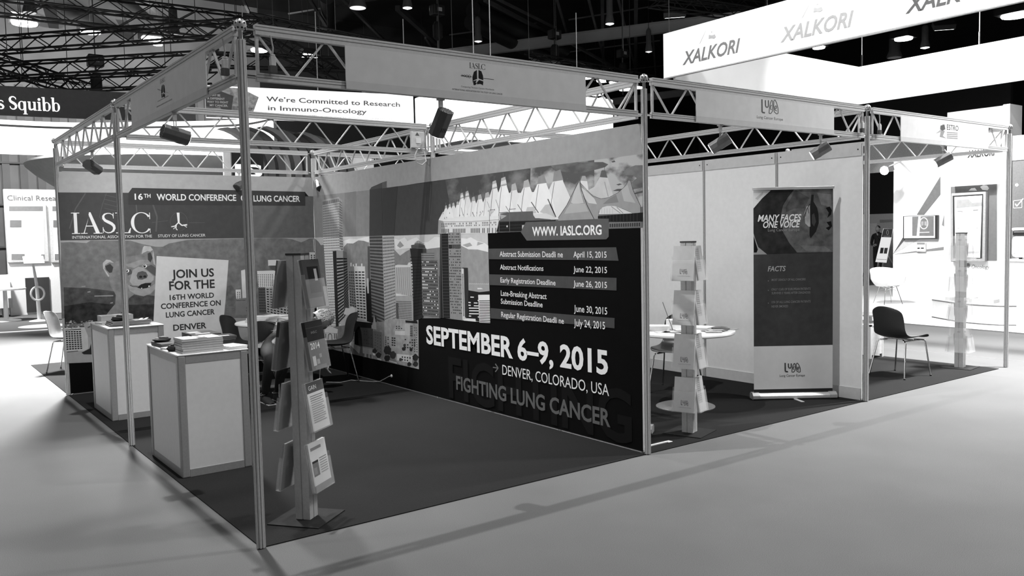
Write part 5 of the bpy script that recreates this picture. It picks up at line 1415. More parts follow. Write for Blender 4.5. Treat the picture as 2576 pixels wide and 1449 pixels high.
t = thing('dish_canopy', 'grey dish-shaped canopy behind the bear mural wall', 'canopy', (3.2, 13.5, 1.2))
mb = MB(); mb.lathe((3.2, 13.5, 0), [(.5, 1.2), (1.3, 2.1), (2.0, 2.72), (2.42, 3.02), (2.58, 3.17), (2.60, 3.22), (2.56, 3.27), (2.3, 3.32), (1.2, 3.50), (.01, 3.56)], M(120, .7, 0, .03, 10, 0, 'grey_fabric'), 64); mb.build('shell', t, 50)
mb = MB(); mb.lathe((3.2, 13.5, 0), [(.5, 0), (.5, 1.2)], M(150, .7), 32); mb.build('column', t, 50)
mb = MB(); mb.lathe((3.0, 12.6, 3.36), [(.9, 0), (.9, .03), (.86, .05)], M(215, .6), 40); mb.build('skylight_disc', t, 50)
t = thing('slatted_pavilion', 'dark pavilion of curved upright ribs rising behind the inner corner', 'pavilion', (4.7, 10.5, 0))
for k in range(9):
    x = 3.80 + k*.235; top_ = 3.72 - .012*abs(k-3)**1.5
    rows = []
    for j in range(12):
        if j < 4: p = (x, top_-.95, 0); z = (top_-.75)*j/3.0; cx, cz = x + .03*j, z
        else:
            aa = (j-3)/8*R(84); cx = x + .09 - .72*(1-math.cos(aa)); cz = top_-.75 + .75*math.sin(aa)
        rows.append([(cx, 10.45 + .10*(k % 3), cz), (cx+.125, 10.42 + .10*(k % 3), cz + (.02 if j > 3 else 0)), (cx+.125, 10.62 + .10*(k % 3), cz), (cx, 10.65 + .10*(k % 3), cz)])
    mb = MB(); mb.grid(rows, M(74 if k % 3 else 96, .6, 0, .08, 4, 0, 'rib'), True); mb.build('rib', t, 50)
mb = MB(); mb.box((3.4, 10.82, 0), (6.4, 10.86, 3.35), M(225, .6)); mb.build('back_panel', t)
t = thing('lit_sign', 'dark square sign with a white letter S seen through the girders', 'sign', (3.8, 9.9, 0))
mb = MB(); q0 = on(585, 452, 'y', 9.9); q1 = on(662, 385, 'y', 9.9); mb.box((q0.x, 9.9, 0), (q1.x, 9.95, q1.z), P(40)); mb.build('panel', t)
mb = MB(); put_text(mb, 'IS', on(592, 444, 'y', 9.89), Vector((on(660, 444, 'y', 9.89).x - on(592, 444, 'y', 9.89).x, 0, 0)), Vector((0, 0, .21)), M(240, .6, 0, 0, 10, 1.2, 'lit_letter'), .03); mb.build('lettering', t)

# kiosk wall
t = thing('kiosk_wall', 'white wall with the heading about research and framed screens, far left', 'wall', (2, 19, 0))
mb = MB(); mb.box((.80, 19.0, 0.0), (3.4, 19.15, 3.04), M(232, .6)); mb.build('board', t)
F = Face('y', 18.99, -1, .004)
F.text(110, 'Clinical Research', (18, 504), (168, 504), (18, 491), .006); F.mb.build('lettering', t); F.mb = MB()
for x0, x1 in ((22, 110), (131, 215)):
    mb = MB(); a = on(x0-2, 660, 'y', 18.99); b = on(x1+4, 514, 'y', 18.99); mb.box((a.x, 18.93, a.z), (b.x, 19.0, b.z), M(200, .5)); s_ = mb.build('screen_frame', t)
    F = Face('y', 18.925, -1, .004)
    mb = MB(); F.poly(235, [(x0+1, 518), (x1, 518), (x1+3, 656), (x0+5, 656)]); F.mb.build('screen', t); F.mb = MB(); F.z(1)
    F.poly(128, [(x0+1, 519), (x1-2, 519), (x1-2, 531), (x0+1, 531)]); F.poly(120, [(x0+3, 554), (x0+32, 554), (x0+32, 572), (x0+3, 572)]); F.poly(128, [(x0+7, 639), (x0+40, 639), (x0+40, 654), (x0+7, 654)]); F.poly(128, [(x1-6, 640), (x1+2, 640), (x1+2, 653), (x1-10, 653)])
    F.mb.build('screen_print', s_)
mb = MB(); a = on(68, 786, 'y', 18.98); b = on(123, 697, 'y', 18.98); mb.box((a.x, 18.96, max(a.z, .02)), (b.x, 19.0, b.z), M(52, .5, 0, .1, 3, 0, 'dark_wood')); mb.build('dark_panel', t)
t = thing('reading_stand', 'white reading stand with a round foot and a ring on its pole', 'stand', (1.12, 16.75, 0))
mb = MB(); mb.lathe((1.12, 16.75, .005), [(.21, 0), (.20, .015), (.05, .04)], M(228, .5), 28); mb.build('foot', t, 40)
mb = MB(); mb.tube([(1.12, 16.75, .03), (1.10, 16.75, .8), (1.05, 16.75, 1.3)], [.045, .035, .02], M(228, .5), 10); mb.build('pole', t, 50)
mb = MB(); mb.tube([(1.10+.13*math.cos(2*PI*k/20), 16.68, .62+.15*math.sin(2*PI*k/20)) for k in range(20)], .022, M(232, .5), 8, True); mb.build('ring', t, 50)
mb = MB(); mb.box((-.20, -.012, -.12), (.20, .012, .12), M(236, .5), Matrix.Translation((1.06, 16.70, 1.36)) @ Matrix.Rotation(R(-50), 4, 'X')); mb.build('tilted_panel', t)
t = thing('cabinet', 'low white cabinet on short legs at the far left edge', 'cabinet', (.3, 19, 0))
mb = MB(); mb.box((-1.5, 18.55, .22), (0.78, 18.9, 1.0), M(232, .5)); mb.build('body', t)
for x in (-1.3, .6): 
    mb = MB(); mb.box((x, 18.7, 0), (x+.05, 18.8, .22), M(140, .5)); mb.build('leg', t)
mb = MB(); mb.box((.72, 18.52, .22), (.80, 18.55, .45), M(90, .5)); mb.build('edge_trim', t)
t = thing('pedestal_table', 'white table on a round foot, cut by the far left edge', 'table', (.55, 17.4, 0))
mb = MB(); mb.lathe((.55, 17.4, .005), [(.30, 0), (.28, .02), (.05, .05), (.04, .7)], M(228, .5), 28); mb.build('foot', t, 40)
mb = MB(); mb.lathe((.55, 17.4, .7), [(.42, 0), (.42, .03)], M(232, .5), 28); mb.build('top', t, 40)
t = thing('stool', 'small white box stool at the far left edge with dark things on it', 'stool', (.45, 18.1, 1.0)) if False else None
mb = MB(); mb.box((-4, 14.2, 0), (4, 18.5, .004), carpet_mat('far_carpet', 104, 420, .2, .05)); tag(mb.build('stand_carpet'), 'grey carpet under the white kiosk wall at the far left', 'carpet')
mb = MB()
for k in range(24):
    a0, a1 = R(200+k*6), R(206+k*6)
    c = (1.1, 15.1); mb.poly([(c[0]+.9*math.cos(a0)*1.6, c[1]+.55*math.sin(a0), .006), (c[0]+.9*math.cos(a1)*1.6, c[1]+.55*math.sin(a1), .006), (c[0]+1.05*math.cos(a1)*1.6, c[1]+.75*math.sin(a1), .006), (c[0]+1.05*math.cos(a0)*1.6, c[1]+.75*math.sin(a0), .006)], M(225, .8))
mb.lathe((1.0, 15.4, .0045), [(.45, 0), (.45, .001)], M(215, .8), 30)
tag(mb.build('floor_decal'), 'white curved marks on the grey carpet before the kiosk wall', 'decal')
# bright lantern
t = thing('lantern', 'large glowing white lantern with rounded corners hung beyond the middle girder', 'lantern', (11.9, 12, 3.95))
def rounded(cx, cy, hx, hy, r, n=6):
    out = []
    for sx, sy, a0 in ((1, -1, -90), (1, 1, 0), (-1, 1, 90), (-1, -1, 180)):
        for k in range(n+1):
            a = R(a0 + 90*k/n); out.append((cx+sx*(hx-r)+r*math.cos(a), cy+sy*(hy-r)+r*math.sin(a)))
    return out
for z0, z1, nm in ((4.22, 5.20, 'upper_band'), (3.93, 4.16, 'lower_band')):
    rp = rounded(11.85, 13.25, 2.42, 1.3, .35)
    mb = MB(); mb.grid([[(x, y, z0) for x, y in rp], [(x, y, z1) for x, y in rp]], M(240, .6, 0, 0, 10, 2.2, 'lit_fabric'), True); mb.poly([(x, y, z1) for x, y in rp], P(190)); mb.build(nm, t, 40)
rp = rounded(11.85, 13.25, 2.36, 1.24, .32)
mb = MB(); mb.poly([(x, y, 4.0) for x, y in rp][::-1], M(200, .6)); mb.build('bottom_panel', t)
for x in (10.1, 10.6, 13.4):
    mb = MB(); mb.tube([(x, 12.6, 5.2), (x, 12.6, 7.5)], .012, M(200, .5), 6); mb.build('rod', t)
mb = MB(); mb.poly([(12.63, 3.83, .003), (12.44, 1.2, .003), (12.2, -4, .003), (24, -4, .003), (24, 9, .003), (13.1, 9, .003)], M(214, .6, 0, .02, 3, 0, 'white_flooring'))
tag(mb.build('stand_floor'), 'white flooring of the bright stand at the right, beyond a thin dark seam', 'flooring')
mb = MB(); mb.tube([(13.1, 9, .004), (12.63, 3.83, .004), (12.44, 1.2, .004), (12.2, -4, .004)], .012, M(90, .7), 6)
tag(mb.build('edge_strip'), 'thin dark edge strip where the white flooring meets the hall carpet', 'strip')
# ================================================================ the bright stand at the right
FAB = M(238, .7, 0, .01, 3, 0, 'banner_fabric')
XB = 10.0
yl = on(1669, 140, 'x', XB).y
t = thing('hanging_banner', 'square ring of white banners hung high, bearing grey italic words and an oval emblem', 'banner', (XB, yl, 4.43))
zb0 = on(1668, 197, 'x', XB).z; zb1 = on(1668, 86, 'x', XB).z
mb = MB(); mb.box((XB, -3.0, zb0), (XB+.05, yl, zb1), FAB); part(mb.build('front_panel', t), 'white panel with three grey italic words')
mb = MB(); mb.box((XB-.006, -3.0, zb0-.02), (XB+.056, yl, zb0), M(150, .5)); mb.build('bottom_rail', t)
mb = MB(); mb.box((XB+.05, 6.1, 4.43), (16.06, 6.15, 5.25), FAB); mb.build('side_panel', t)
mb = MB(); mb.box((16.0, -3.0, 4.43), (16.06, 6.1, 5.25), FAB); part(mb.build('rear_panel', t), 'white panel with a grey oval emblem')
for px in (1683, 1930):
    p = on(px, 60, 'x', XB+.02); mb = MB(); mb.tube([(XB+.02, p.y, zb1), (XB+.02, p.y, 14.0)], .006, DARKM, 6); mb.build('wire', t)
for y in (6.05, 3.55, 1.0):
    mb = MB(); mb.tube([(16.03, y, 5.25), (16.03, y, 5.5)], .02, CHROME, 6); mb.tube([(16.03, y, 5.4), (16.03, y, 14.0)], .010, M(170, .5), 6); mb.build('rod', t)
F = Face('x', XB-.004, -1, .002)
O1 = F.pt((1717, 164)); E1 = F.pt((1862, 132)); cap = F.pt((1717, 131)).z - O1.z
O2 = F.pt((1963, 107.5)); W_ = E1.y - O1.y; stp = O2.y - O1.y
for k, g in enumerate((104, 158, 84)):
    o = Vector((XB-.004, O1.y + stp*k, O1.z)); mb = MB(); put_text(mb, 'XALKORI', o, (0, W_, 0), (0, 0, cap), P(g), .022, .28); mb.build('lettering', t)
    mb = MB(); u = lambda a, b: Vector((XB-.004, O1.y + stp*k + W_*a, O1.z + cap*b))
    for pts in ([(.30, 1.25), (.325, 1.35), (.435, 2.25), (.425, 2.2)], [(.47, 1.50), (.475, 1.80), (.53, 1.70), (.58, 1.72), (.60, 1.50), (.56, 1.42), (.52, 1.5)], [(.51, 1.92), (.545, 1.94), (.52, 2.0)]):
        mb.poly([u(*p) for p in pts], P(150 if k != 1 else 175))
    mb.build('logo', t)
F = Face('x', 15.99, -1, .004)
el = lambda c, rx, ry: [(c[0]+rx*math.cos(2*PI*k/30), c[1]+ry*math.sin(2*PI*k/30) - .22*rx*math.cos(2*PI*k/30)) for k in range(30)]
F.poly(172, el((2452, 167), 45, 23)); F.mb.build('logo', t)
o = F.pt((2414, 184)); e = F.pt((2490, 166))
mb = MB(); put_text(mb, 'Pfizer', o - Vector((.004, 0, 0)), (0, e.y-o.y, 0), (0, 0, .185), P(244), .03, .25); mb.build('lettering', t)
o = F.pt((2516, 165)); mb = MB(); put_text(mb, 'Oncology', o, (0, F.pt((2640, 140)).y - o.y, 0), (0, 0, .20), P(178), .0, .2); mb.build('lettering', t)

# stand wall with the monitor
XW = 18.0
t = thing('stand_wall', 'white stand wall with grey wedge graphics carrying the wide monitor', 'wall', (XW, 6, 0))
p0 = on(2246, 741, 'x', XW); pt = on(2246, 398, 'x', XW); p1 = on(2380, 600, 'x', XW)
mb = MB(); mb.box((XW, p1.y, 0), (XW+.2, p0.y, pt.z), M(228, .6)); mb.build('board', t)
pa = on(2180, 352, 'x', XW+.5); pb = on(2412, 346, 'x', XW+.5); pc = on(2250, 400, 'x', XW+.5)
mb = MB(); mb.box((XW+.5, pb.y, pc.z-.3), (XW+.6, pa.y, pa.z), M(128, .7)); mb.build('header_panel', t)
K = Z(2150, 320, 4.263); F = Face('x', XW-.005, -1, .003)
F.poly(108, K((920, 525), (920, 725), (745, 940), (665, 940))); F.poly(84, K((515, 1185), (545, 1200), (410, 1362))); F.poly(120, K((412, 1364), (955, 1283), (955, 1316))); F.poly(186, K((545, 1200), (700, 1200), (412, 1362))); F.poly(196, K((412, 1366), (955, 1318), (955, 1380), (470, 1370)))
F.poly(212, K((840, 920), (965, 760), (965, 780), (880, 920))); F.poly(120, K((935, 1050), (960, 930), (960, 1065)))
F.mb.build('wedge_print', t)
t = thing('monitor', 'wide monitor with a dark frame on the white stand wall', 'monitor', (XW-.1, 6, 1.6))
a = on(2271, 602, 'x', XW-.1); b = on(2358, 541, 'x', XW-.1)
mb = MB(); mb.box((XW-.1, b.y, a.z), (XW-.01, a.y, b.z), M(40, .4)); mb.build('frame', t, bevel=.01)
F = Face('x', XW-.105, -1, .003)
F.poly(190, K((528, 958), (862, 948), (862, 1188), (528, 1192))); F.mb.build('screen', t); F.mb = MB(); F.z(1); F.poly(112, K((618, 960), (848, 953), (848, 1165), (618, 1165))); F.z(2)
F.ring(225, K((742, 1030))[0], 11, 15, 2); F.poly(230, K((685, 955), (708, 953), (690, 1190), (662, 1190))); F.poly(150, K((712, 1010), (738, 1010), (738, 1050), (712, 1060))); F.poly(150, K((748, 1010), (775, 1010), (775, 1060), (748, 1050)))
F.line(190, [(2313, 585), (2338, 584)], 2); F.mb.build('screen_print', t)
t = thing('leaflet_holder', 'small white leaflet holder with two dark cards under the monitor', 'holder', (XW-.05, 6, 1.3))
a = on(2306, 633, 'x', XW-.06); b = on(2328, 611, 'x', XW-.06)
mb = MB(); mb.box((XW-.06, b.y, a.z), (XW-.01, a.y, b.z), M(225, .5)); mb.build('tray', t)
F = Face('x', XW-.065, -1, .003); F.poly(130, K((668, 1238), (752, 1238), (752, 1258), (668, 1258))); F.poly(70, K((672, 1292), (698, 1290), (698, 1304), (672, 1306))); F.poly(70, K((710, 1290), (742, 1290), (742, 1304), (710, 1304))); F.mb.build('card_print', t)
# screen tower
XT = 16.8
t = thing('screen_tower', 'white tower with an upright screen, light box and italic heading', 'tower', (XT, 3.4, 0))
yl = on(2380, 600, 'x', XT).y; yr = on(2526, 600, 'x', XT).y; ztop = on(2404, 380, 'x', XT).z
mb = MB(); mb.box((XT, yr, 0), (XT+.5, yl, 4.1), M(226, .6)); mb.build('body', t)
mb = MB(); y2 = on(2527, 600, 'x', XT).y; y3 = on(2544, 600, 'x', XT).y; mb.box((XT-.15, y3, 0), (XT+.4, y2, 4.1), M(216, .6)); mb.build('side_pillar', t)
F = Face('x', XT-.005, -1, .003)
F.poly(132, K((1160, 440), (1185, 412), (1532, 380), (1532, 412))); F.poly(190, K((972, 330), (1085, 300), (1085, 450), (1000, 460), (972, 480))); F.mb.build('bar_print', t)
o = F.pt(K((1210, 330))[0]); e = F.pt(K((1510, 300))[0]); mb = MB(); put_text(mb, 'XALKORI', o - Vector((.01, 0, 0)), (0, e.y-o.y, 0), (0, 0, .155), P(48), .022, .28); mb.build('lettering', t)
a = on(2385, 468, 'x', XT-.3); b = on(2503, 420, 'x', XT-.3)
mb = MB(); mb.box((XT-.3, b.y, a.z), (XT, a.y, b.z), M(240, .6, 0, 0, 10, 1.3, 'lit_box')); s_ = mb.build('light_box', t)
o = on(2422, 455, 'x', XT-.31); e = on(2460, 450, 'x', XT-.31); mb = MB(); put_text(mb, 'XALKORI', o, (0, e.y-o.y, 0), (0, 0, .06), P(205), .01, .2); mb.build('lettering', s_)
F = Face('x', XT-.01, -1, .003); F.poly(104, K((1030, 640), (1525, 610), (1525, 1430), (1030, 1440))); F.z(1); F.poly(205, K((1222, 680), (1250, 655), (1290, 650), (1312, 680))); F.poly(205, K((1345, 640), (1380, 620), (1420, 625), (1442, 655), (1425, 678), (1370, 672))); F.mb.build('pebble_print', t)
a = on(2391, 657, 'x', XT-.12); b = on(2480, 482, 'x', XT-.12)
mb = MB(); mb.box((XT-.12, b.y, a.z), (XT-.005, a.y, b.z), M(150, .5)); mb.build('screen_frame', t, bevel=.01)
F = Face('x', XT-.125, -1, .003); F.poly(56, K((1050, 735), (1378, 716), (1365, 1408), (1055, 1405))); F.z(1); F.poly(236, K((1070, 750), (1366, 732), (1345, 1400), (1080, 1395))); F.mb.build('screen', t); F.mb = MB(); F.z(2)
F.poly(140, K((1095, 780), (1220, 772), (1260, 810), (1365, 805), (1362, 845), (1090, 868))); F.line(120, K((1100, 900), (1160, 905)), 2); F.line(120, K((1270, 892), (1325, 888)), 3); F.line(150, K((1100, 1085), (1125, 1085)), 2); F.line(150, K((1300, 1082), (1325, 1082)), 2); F.poly(170, K((1090, 1340), (1340, 1330), (1340, 1350), (1090, 1360))); F.mb.build('screen_print', t)
o = on(2444, 675, 'x', XT-.01); e = on(2489, 676, 'x', XT-.01); mb = MB(); put_text(mb, 'Oncology', o, (0, e.y-o.y, 0), (0, 0, .075), P(120), .002, .2); mb.build('lettering', t)
mb = MB(); F = Face('x', XT-.01, -1, .003); F.disc(110, (2435, 668), 5, 6, 16); F.mb.build('logo', t)
# low curved plinth
t = thing('curved_plinth', 'low white plinth with a curved front and dark edges before the screen tower', 'plinth', (14.2, 2.5, 0))
pts = spline([tuple(on(u, v, 'z', 0).xy) for u, v in ((2345, 799), (2420, 812), (2500, 819), (2556, 820))])
pts = [(x, y) for x, y in pts]
zt = .33
back = [(pts[-1][0]+1.4, pts[-1][1]+.1), (pts[0][0]+1.4, pts[0][1]+.6)]
mb = MB(); ring = pts + back
mb.grid([[(x, y, .0) for x, y in ring], [(x, y, zt) for x, y in ring]], M(222, .5), True); mb.poly([(x, y, zt) for x, y in ring][::-1], M(225, .5)); mb.build('body', t)
mb = MB(); mb.tube([(x, y, zt) for x, y in pts], .012, M(90, .5), 6); mb.tube([(x, y, .012) for x, y in pts], .012, M(80, .5), 6); mb.build('edge_trim', t)
for i, (px, py) in enumerate(((2412, 757), (2465, 762))):
    p = on(px, py, 'z', zt); booklet('pale flat box lying on the curved plinth, %s' % ('left one' if i == 0 else 'right one'), (p.x+.1, p.y, zt+.001), .3, .45, .06, .1, 196, 190, 'flat boxes on the curved plinth', 'flat_box')
# panel and machine at the right edge
XR = 16.0
t = thing('backdrop_panel', 'dark grey panel with a ticked box, white above, cut by the right edge', 'panel', (XR, 1.8, 0))
ya = on(2546, 500, 'x', XR).y; z1 = on(2560, 341, 'x', XR).z; z2 = on(2560, 403, 'x', XR).z; z3 = on(2560, 572, 'x', XR).z
mb = MB(); mb.box((XR, ya-3, 0.0), (XR+.1, ya, z2), M(110, .6)); mb.build('board', t)
mb = MB(); mb.box((XR-.02, ya-3, z2), (XR+.12, ya, z1), M(232, .6)); mb.build('header', t)
F = Face('x', XR-.006, -1, .003)
F.poly(222, K((1720, 610), (1745, 600), (1760, 620), (1742, 638), (1722, 630)))
for a, b in (((1703, 790), (1793, 778)), ((1793, 778), (1793, 862)), ((1793, 862), (1705, 868)), ((1705, 868), (1703, 790))): F.line(215, K(a, b), 1.6)
F.line(225, K((1722, 820), (1738, 848), (1808, 765)), 3); F.mb.build('tick_print', t)
t = thing('white_machine', 'rounded white machine with a dark top band standing on a white counter', 'machine', (15.2, 1.6, .9))
a = on(2541, 648, 'x', 15.2); b = on(2600, 572, 'x', 15.2)
mb = MB(); mb.box((15.2, b.y-.2, a.z), (15.75, a.y, a.z+(b.z-a.z)*.72), M(232, .4)); mb.build('body', t, bevel=.07)
mb = MB(); mb.box((15.24, b.y-.2, a.z+(b.z-a.z)*.72), (15.72, a.y-.01, a.z+(b.z-a.z)*.9), M(36, .4)); mb.build('dark_band', t, bevel=.03)
mb = MB(); mb.box((15.22, b.y-.2, a.z+(b.z-a.z)*.9), (15.74, a.y, b.z), M(232, .4)); mb.build('lid', t, bevel=.03)
mb = MB(); mb.box((15.19, a.y-.14, a.z+.08), (15.2, a.y-.05, a.z+.36), M(205, .4)); mb.build('plate', t)
for y in (a.y-.1, b.y): 
    mb = MB(); mb.lathe((15.4, y, a.z-.03), [(.03, 0), (.03, .03)], M(60, .5), 12); mb.build('foot', t)
zc = a.z-.03
t = thing('side_counter', 'tall white counter under the rounded white machine', 'counter', (15.4, 1.5, 0))
mb = MB(); mb.box((15.1, b.y-.6, 0), (15.9, a.y+.05, zc-.03), M(226, .5)); mb.build('body', t)
mb = MB(); mb.box((15.06, b.y-.6, zc-.03), (15.94, a.y+.09, zc), M(232, .5)); mb.build('top', t)
# white armchairs
def armchair(label, loc, rz):
    t = thing('bucket_armchair', label, 'armchair', loc, rz, 'white bucket armchairs')
    rows = []
    for j in range(9):
        f = j/8; row = []
        for k in range(21):
            a = R(-150 + 300*k/20) - PI/2
            ht = .60 + .20*max(0, -math.sin(a))**1.0 if True else 0
            ht = .60 + .20*(0.5 - 0.5*math.sin(a))
            rr = .10 + .22*min(1, f*1.6)**.6 + .05*f
            row.append((rr*math.cos(a)*1.0, rr*math.sin(a)*.95, .40 + (ht-.40)*max(0, (f-.25)/.75)**1.2))
        rows.append(row)
    mb = MB(); mb.grid(rows, M(234, .4)); n = len(mb.v); mb.poly([rows[0][k] for k in range(21)][::-1], M(234, .4)); mb.poly([rows[0][0]] + [rows[j][0] for j in range(1, 4)] + [rows[j][20] for j in range(3, 0, -1)] + [rows[0][20]], M(234, .4))
    mb.build('shell', t, 70, world=False, solid=.012)
    for sx in (-1, 1):
        for sy in (-1, 1):
            mb = MB(); mb.tube([(sx*.12, sy*.12, .40), (sx*.21, sy*.22, .008)], .008, CHROME, 6); mb.build('leg', t, world=False)
            mb = MB(); mb.tube([(sx*.12, sy*.12, .39), (sx*-.12, sy*.12*1.0, .30)], .005, CHROME, 6); mb.build('brace', t, world=False)
    return t
ac = armchair('white bucket armchair on wire legs seen whole before the stand wall', (16.1, 5.45, 0), R(150))
dup(ac, (15.42, 6.2, 0), R(-20), 'white bucket armchair half hidden behind the plain white wall post')
p = on(2190, 789, 'z', .40)
t = thing('low_table', 'low round table with a grey top half hidden behind the wall post', 'table', (p.x, p.y, 0))
mb = MB(); mb.lathe((p.x, p.y, .38), [(.26, 0), (.26, .02)], M(120, .5), 28); mb.build('top', t, 40)
mb = MB(); mb.lathe((p.x, p.y, 0), [(.18, 0), (.17, .015), (.025, .03), (.025, .38)], M(205, .4, .3), 24); mb.build('foot', t, 40)
p = on(2197, 905, 'z', 0)
t = thing('display_plinth', 'small framed plinth with a dark brochure half hidden behind the wall post', 'plinth', (7.92, 1.55, .006))
c = on(2207, 898, 'z', 0)
x0, y0 = c.x-.25, c.y-.05
t.location = (x0, y0, .006)
mb = MB(); mb.box((x0, y0, .05), (x0+.30, y0+.35, .42), M(190, .5)); mb.build('body', t)
for dx in (0, .275):
    for dy in (0, .325): mb = MB(); mb.box((x0+dx-.004, y0+dy-.004, .006), (x0+dx+.029, y0+dy+.029, .44), ALUM); mb.build('corner_post', t)
mb = MB(); mb.box((x0-.004, y0-.004, .42), (x0+.304, y0+.354, .44), ALUM); mb.build('top', t)
booklet('dark brochure lying on the small framed plinth', (x0+.14, y0+.12, .441), .2, .16, .02, .2, 60, 150, None, 'brochure')
# far partition, easel
mb = MB()
za = on(2215, 405, 'x', 28).z; zb_ = on(2215, 538, 'x', 28).z
t = thing('far_partition', 'pale low partition below a black drape, far behind the white stand wall', 'partition', (28, 13, 0))
mb = MB(); mb.box((28, 8, 0), (28.2, 16, zb_), M(176, .7)); mb.build('lower_panel', t)
mb = MB(); mb.box((28.0, 8, zb_), (28.15, 16, za+3), M(22, .9)); mb.build('drape', t)
mb = MB(); F = Face('x', 27.98, -1, .004); F.poly(140, [(2213, 553), (2245, 552), (2245, 558), (2213, 560)]); F.poly(200, [(2185, 563), (2206, 561), (2206, 612), (2185, 614)]); F.poly(150, [(2185, 614), (2206, 612), (2206, 616), (2185, 618)]); F.mb.build('panel_print', t)
t = thing('easel_sign', 'tilted white sign board with two small pictures on a three-legged easel', 'easel', (26.2, 11.4, 0))
XE = 26.0
w_ = lambda u, v, dx=0.0: on(u, v, 'x', XE+dx)
tl, tr, br, bl = w_(2222, 575), w_(2246, 576), w_(2229, 661), w_(2202, 659)
mb = MB()
vs = [tl, tr, br, bl]; mb.add(vs + [p + Vector((.03, 0, 0)) for p in vs], [(0, 1, 2, 3), (7, 6, 5, 4), (0, 4, 5, 1), (1, 5, 6, 2), (2, 6, 7, 3), (3, 7, 4, 0)], M(240, .6, 0, 0, 10, .6, 'painted_glow_board')); mb.build('board', t)  # easel board is no lamp; emission in its material only brightens it
F = Face('x', XE-.006, -1, .003); K2 = Z(2180, 540, 8.05)
F.poly(104, K2((345, 285), (530, 290), (505, 460), (300, 455))); F.z(1); F.ring(228, K2((425, 360))[0], 3, 6.5, 1.2); F.poly(84, K2((285, 668), (350, 670), (330, 785), (265, 785))); F.poly(110, K2((365, 672), (432, 672), (410, 790), (345, 788))); F.line(70, K2((195, 900), (405, 912)), .8); F.line(210, K2((345, 435), (475, 438)), 1.4); F.mb.build('board_print', t)
for a, b in (((2210, 660), (2201, 692)), ((2221, 662), (2217, 700)), ((2233, 640), (2243, 692))):
    A_ = w_(*a, .06); B_ = on(b[0], b[1], 'z', .02); B_ = Vector((XE+.1+(.5 if b[0] > 2240 else 0), on(b[0], b[1], 'x', XE+.1).y, .01))
    mb = MB(); mb.tube([A_, B_], .022, M(200, .4, .3), 6); mb.build('leg', t)
# flood lamp of the stand
p = on(2226, 428, 'x', 17.0)
t = thing('flood_lamp', 'dazzling flood lamp on an arm at the edge of the white stand wall', 'lamp', p)
mb = MB(); mb.bar(p + Vector((.15, -.05, .05)), p + Vector((-.0, .0, 0)), .22, .10, M(120, .4, .3)); mb.build('housing', t)
mb = MB(); mb.lathe(p + Vector((-.02, .0, -.01)), [(.10, 0), (.09, .03)], M(255, .4, 0, 0, 10, 40, 'lamp_glass'), 16, (-1, 0, -.15)); mb.build('glass', t)
mb = MB(); mb.tube([p + Vector((.1, -.05, .08)), p + Vector((.4, -.25, .25)), (18.0, on(2247, 420, 'x', 18.0).y - .1, p.z + .3)], .02, M(190, .4, .3), 8); mb.build('arm', t)
l = bpy.data.lights.new('flood_lamp_light', 'SPOT'); l.energy = 160; l.spot_size = R(130); l.spot_blend = .5; l.shadow_soft_size = .1
lo = bpy.data.objects.new('flood_lamp_light', l); COL.objects.link(lo); lo.location = p + Vector((-.14, 0, -.03)); lo.rotation_euler = Vector((-.8, -.2, -.6)).to_track_quat('-Z', 'Y').to_euler()
# ================================================================ under the roof: rigging, beams, lamps
def rig(u0, u1, z0, label, z1=None, s=.35, step=.5, g=44):
    """square rigging truss between two points of the hall"""
    a = on(u0[0], u0[1], 'z', z0); b = on(u1[0], u1[1], 'z', z0 if z1 is None else z1)
    d = (b-a).normalized(); x = Vector((0, 0, 1)).cross(d).normalized(); y = d.cross(x)
    t = thing('rigging_truss', label, 'truss', (a+b)/2, 0, 'black rigging trusses')
    mt = M(g*.7, .5, .3, .1, 5, 0, 'black_steel')
    for i, j in ((-1, -1), (1, -1), (1, 1), (-1, 1)):
        o = x*(i*s/2) + y*(j*s/2)
        mb = MB(); mb.tube([a+o, b+o], .028, mt, 6); mb.build('main_tube', t)
    n = max(2, int((b-a).length/step)); mb = MB()
    for k in range(n):
        p, q = a.lerp(b, k/n), a.lerp(b, (k+1)/n)
        for (o0, o1) in (((-1, -1), (-1, 1)), ((1, -1), (1, 1)), ((-1, -1), (1, -1)), ((-1, 1), (1, 1))):
            if k % 2: o0, o1 = o1, o0
            mb.tube([p + x*(o0[0]*s/2) + y*(o0[1]*s/2), q + x*(o1[0]*s/2) + y*(o1[1]*s/2)], .014, mt, 5)
    mb.build('lattice', t)
    for f in (.2, .8):
        c = a.lerp(b, f); mb = MB(); mb.tube([c + y*s/2, Vector((c.x, c.y, 13.99))], .010, M(60, .5), 5); mb.build('chain', t)
    return t
rig((-60, 118), (640, 68), 6.6, 'black truss rising rightwards just above the grey hall wall, upper of three')
rig((-60, 183), (560, 147), 6.2, 'black truss across the grey hall wall, middle of three')
rig((-60, 222), (540, 196), 5.9, 'black truss just above the dark curved sign, lowest of three')
rig((-40, 148), (215, 228), 6.0, 'black truss slanting down across the three others at the far left')
rig((-80, 8), (700, 100), 7.1, 'long pale-edged truss falling rightwards from the top left', g=70)
rig((90, -8), (700, 66), 7.6, 'long truss along the top left, nearest the roof')
rig((620, 52), (1200, 165), 7.4, 'truss heaped with cables above the largest sign')
rig((640, 78), (840, 190), 6.4, 'short truss seen through the open end of the largest girder')
rig((520, 150), (900, 165), 6.6, 'dark truss behind the nearest post')
rig((1330, 148), (1640, 205), 7.2, 'truss with coiled cables above the right end of the largest sign')
rig((1640, 0), (1990, 52), 8.2, 'truss above the upper white hanging banner', g=60)
rig((1640, -20), (2000, 25), 8.8, 'second truss above the upper white hanging banner', g=60)
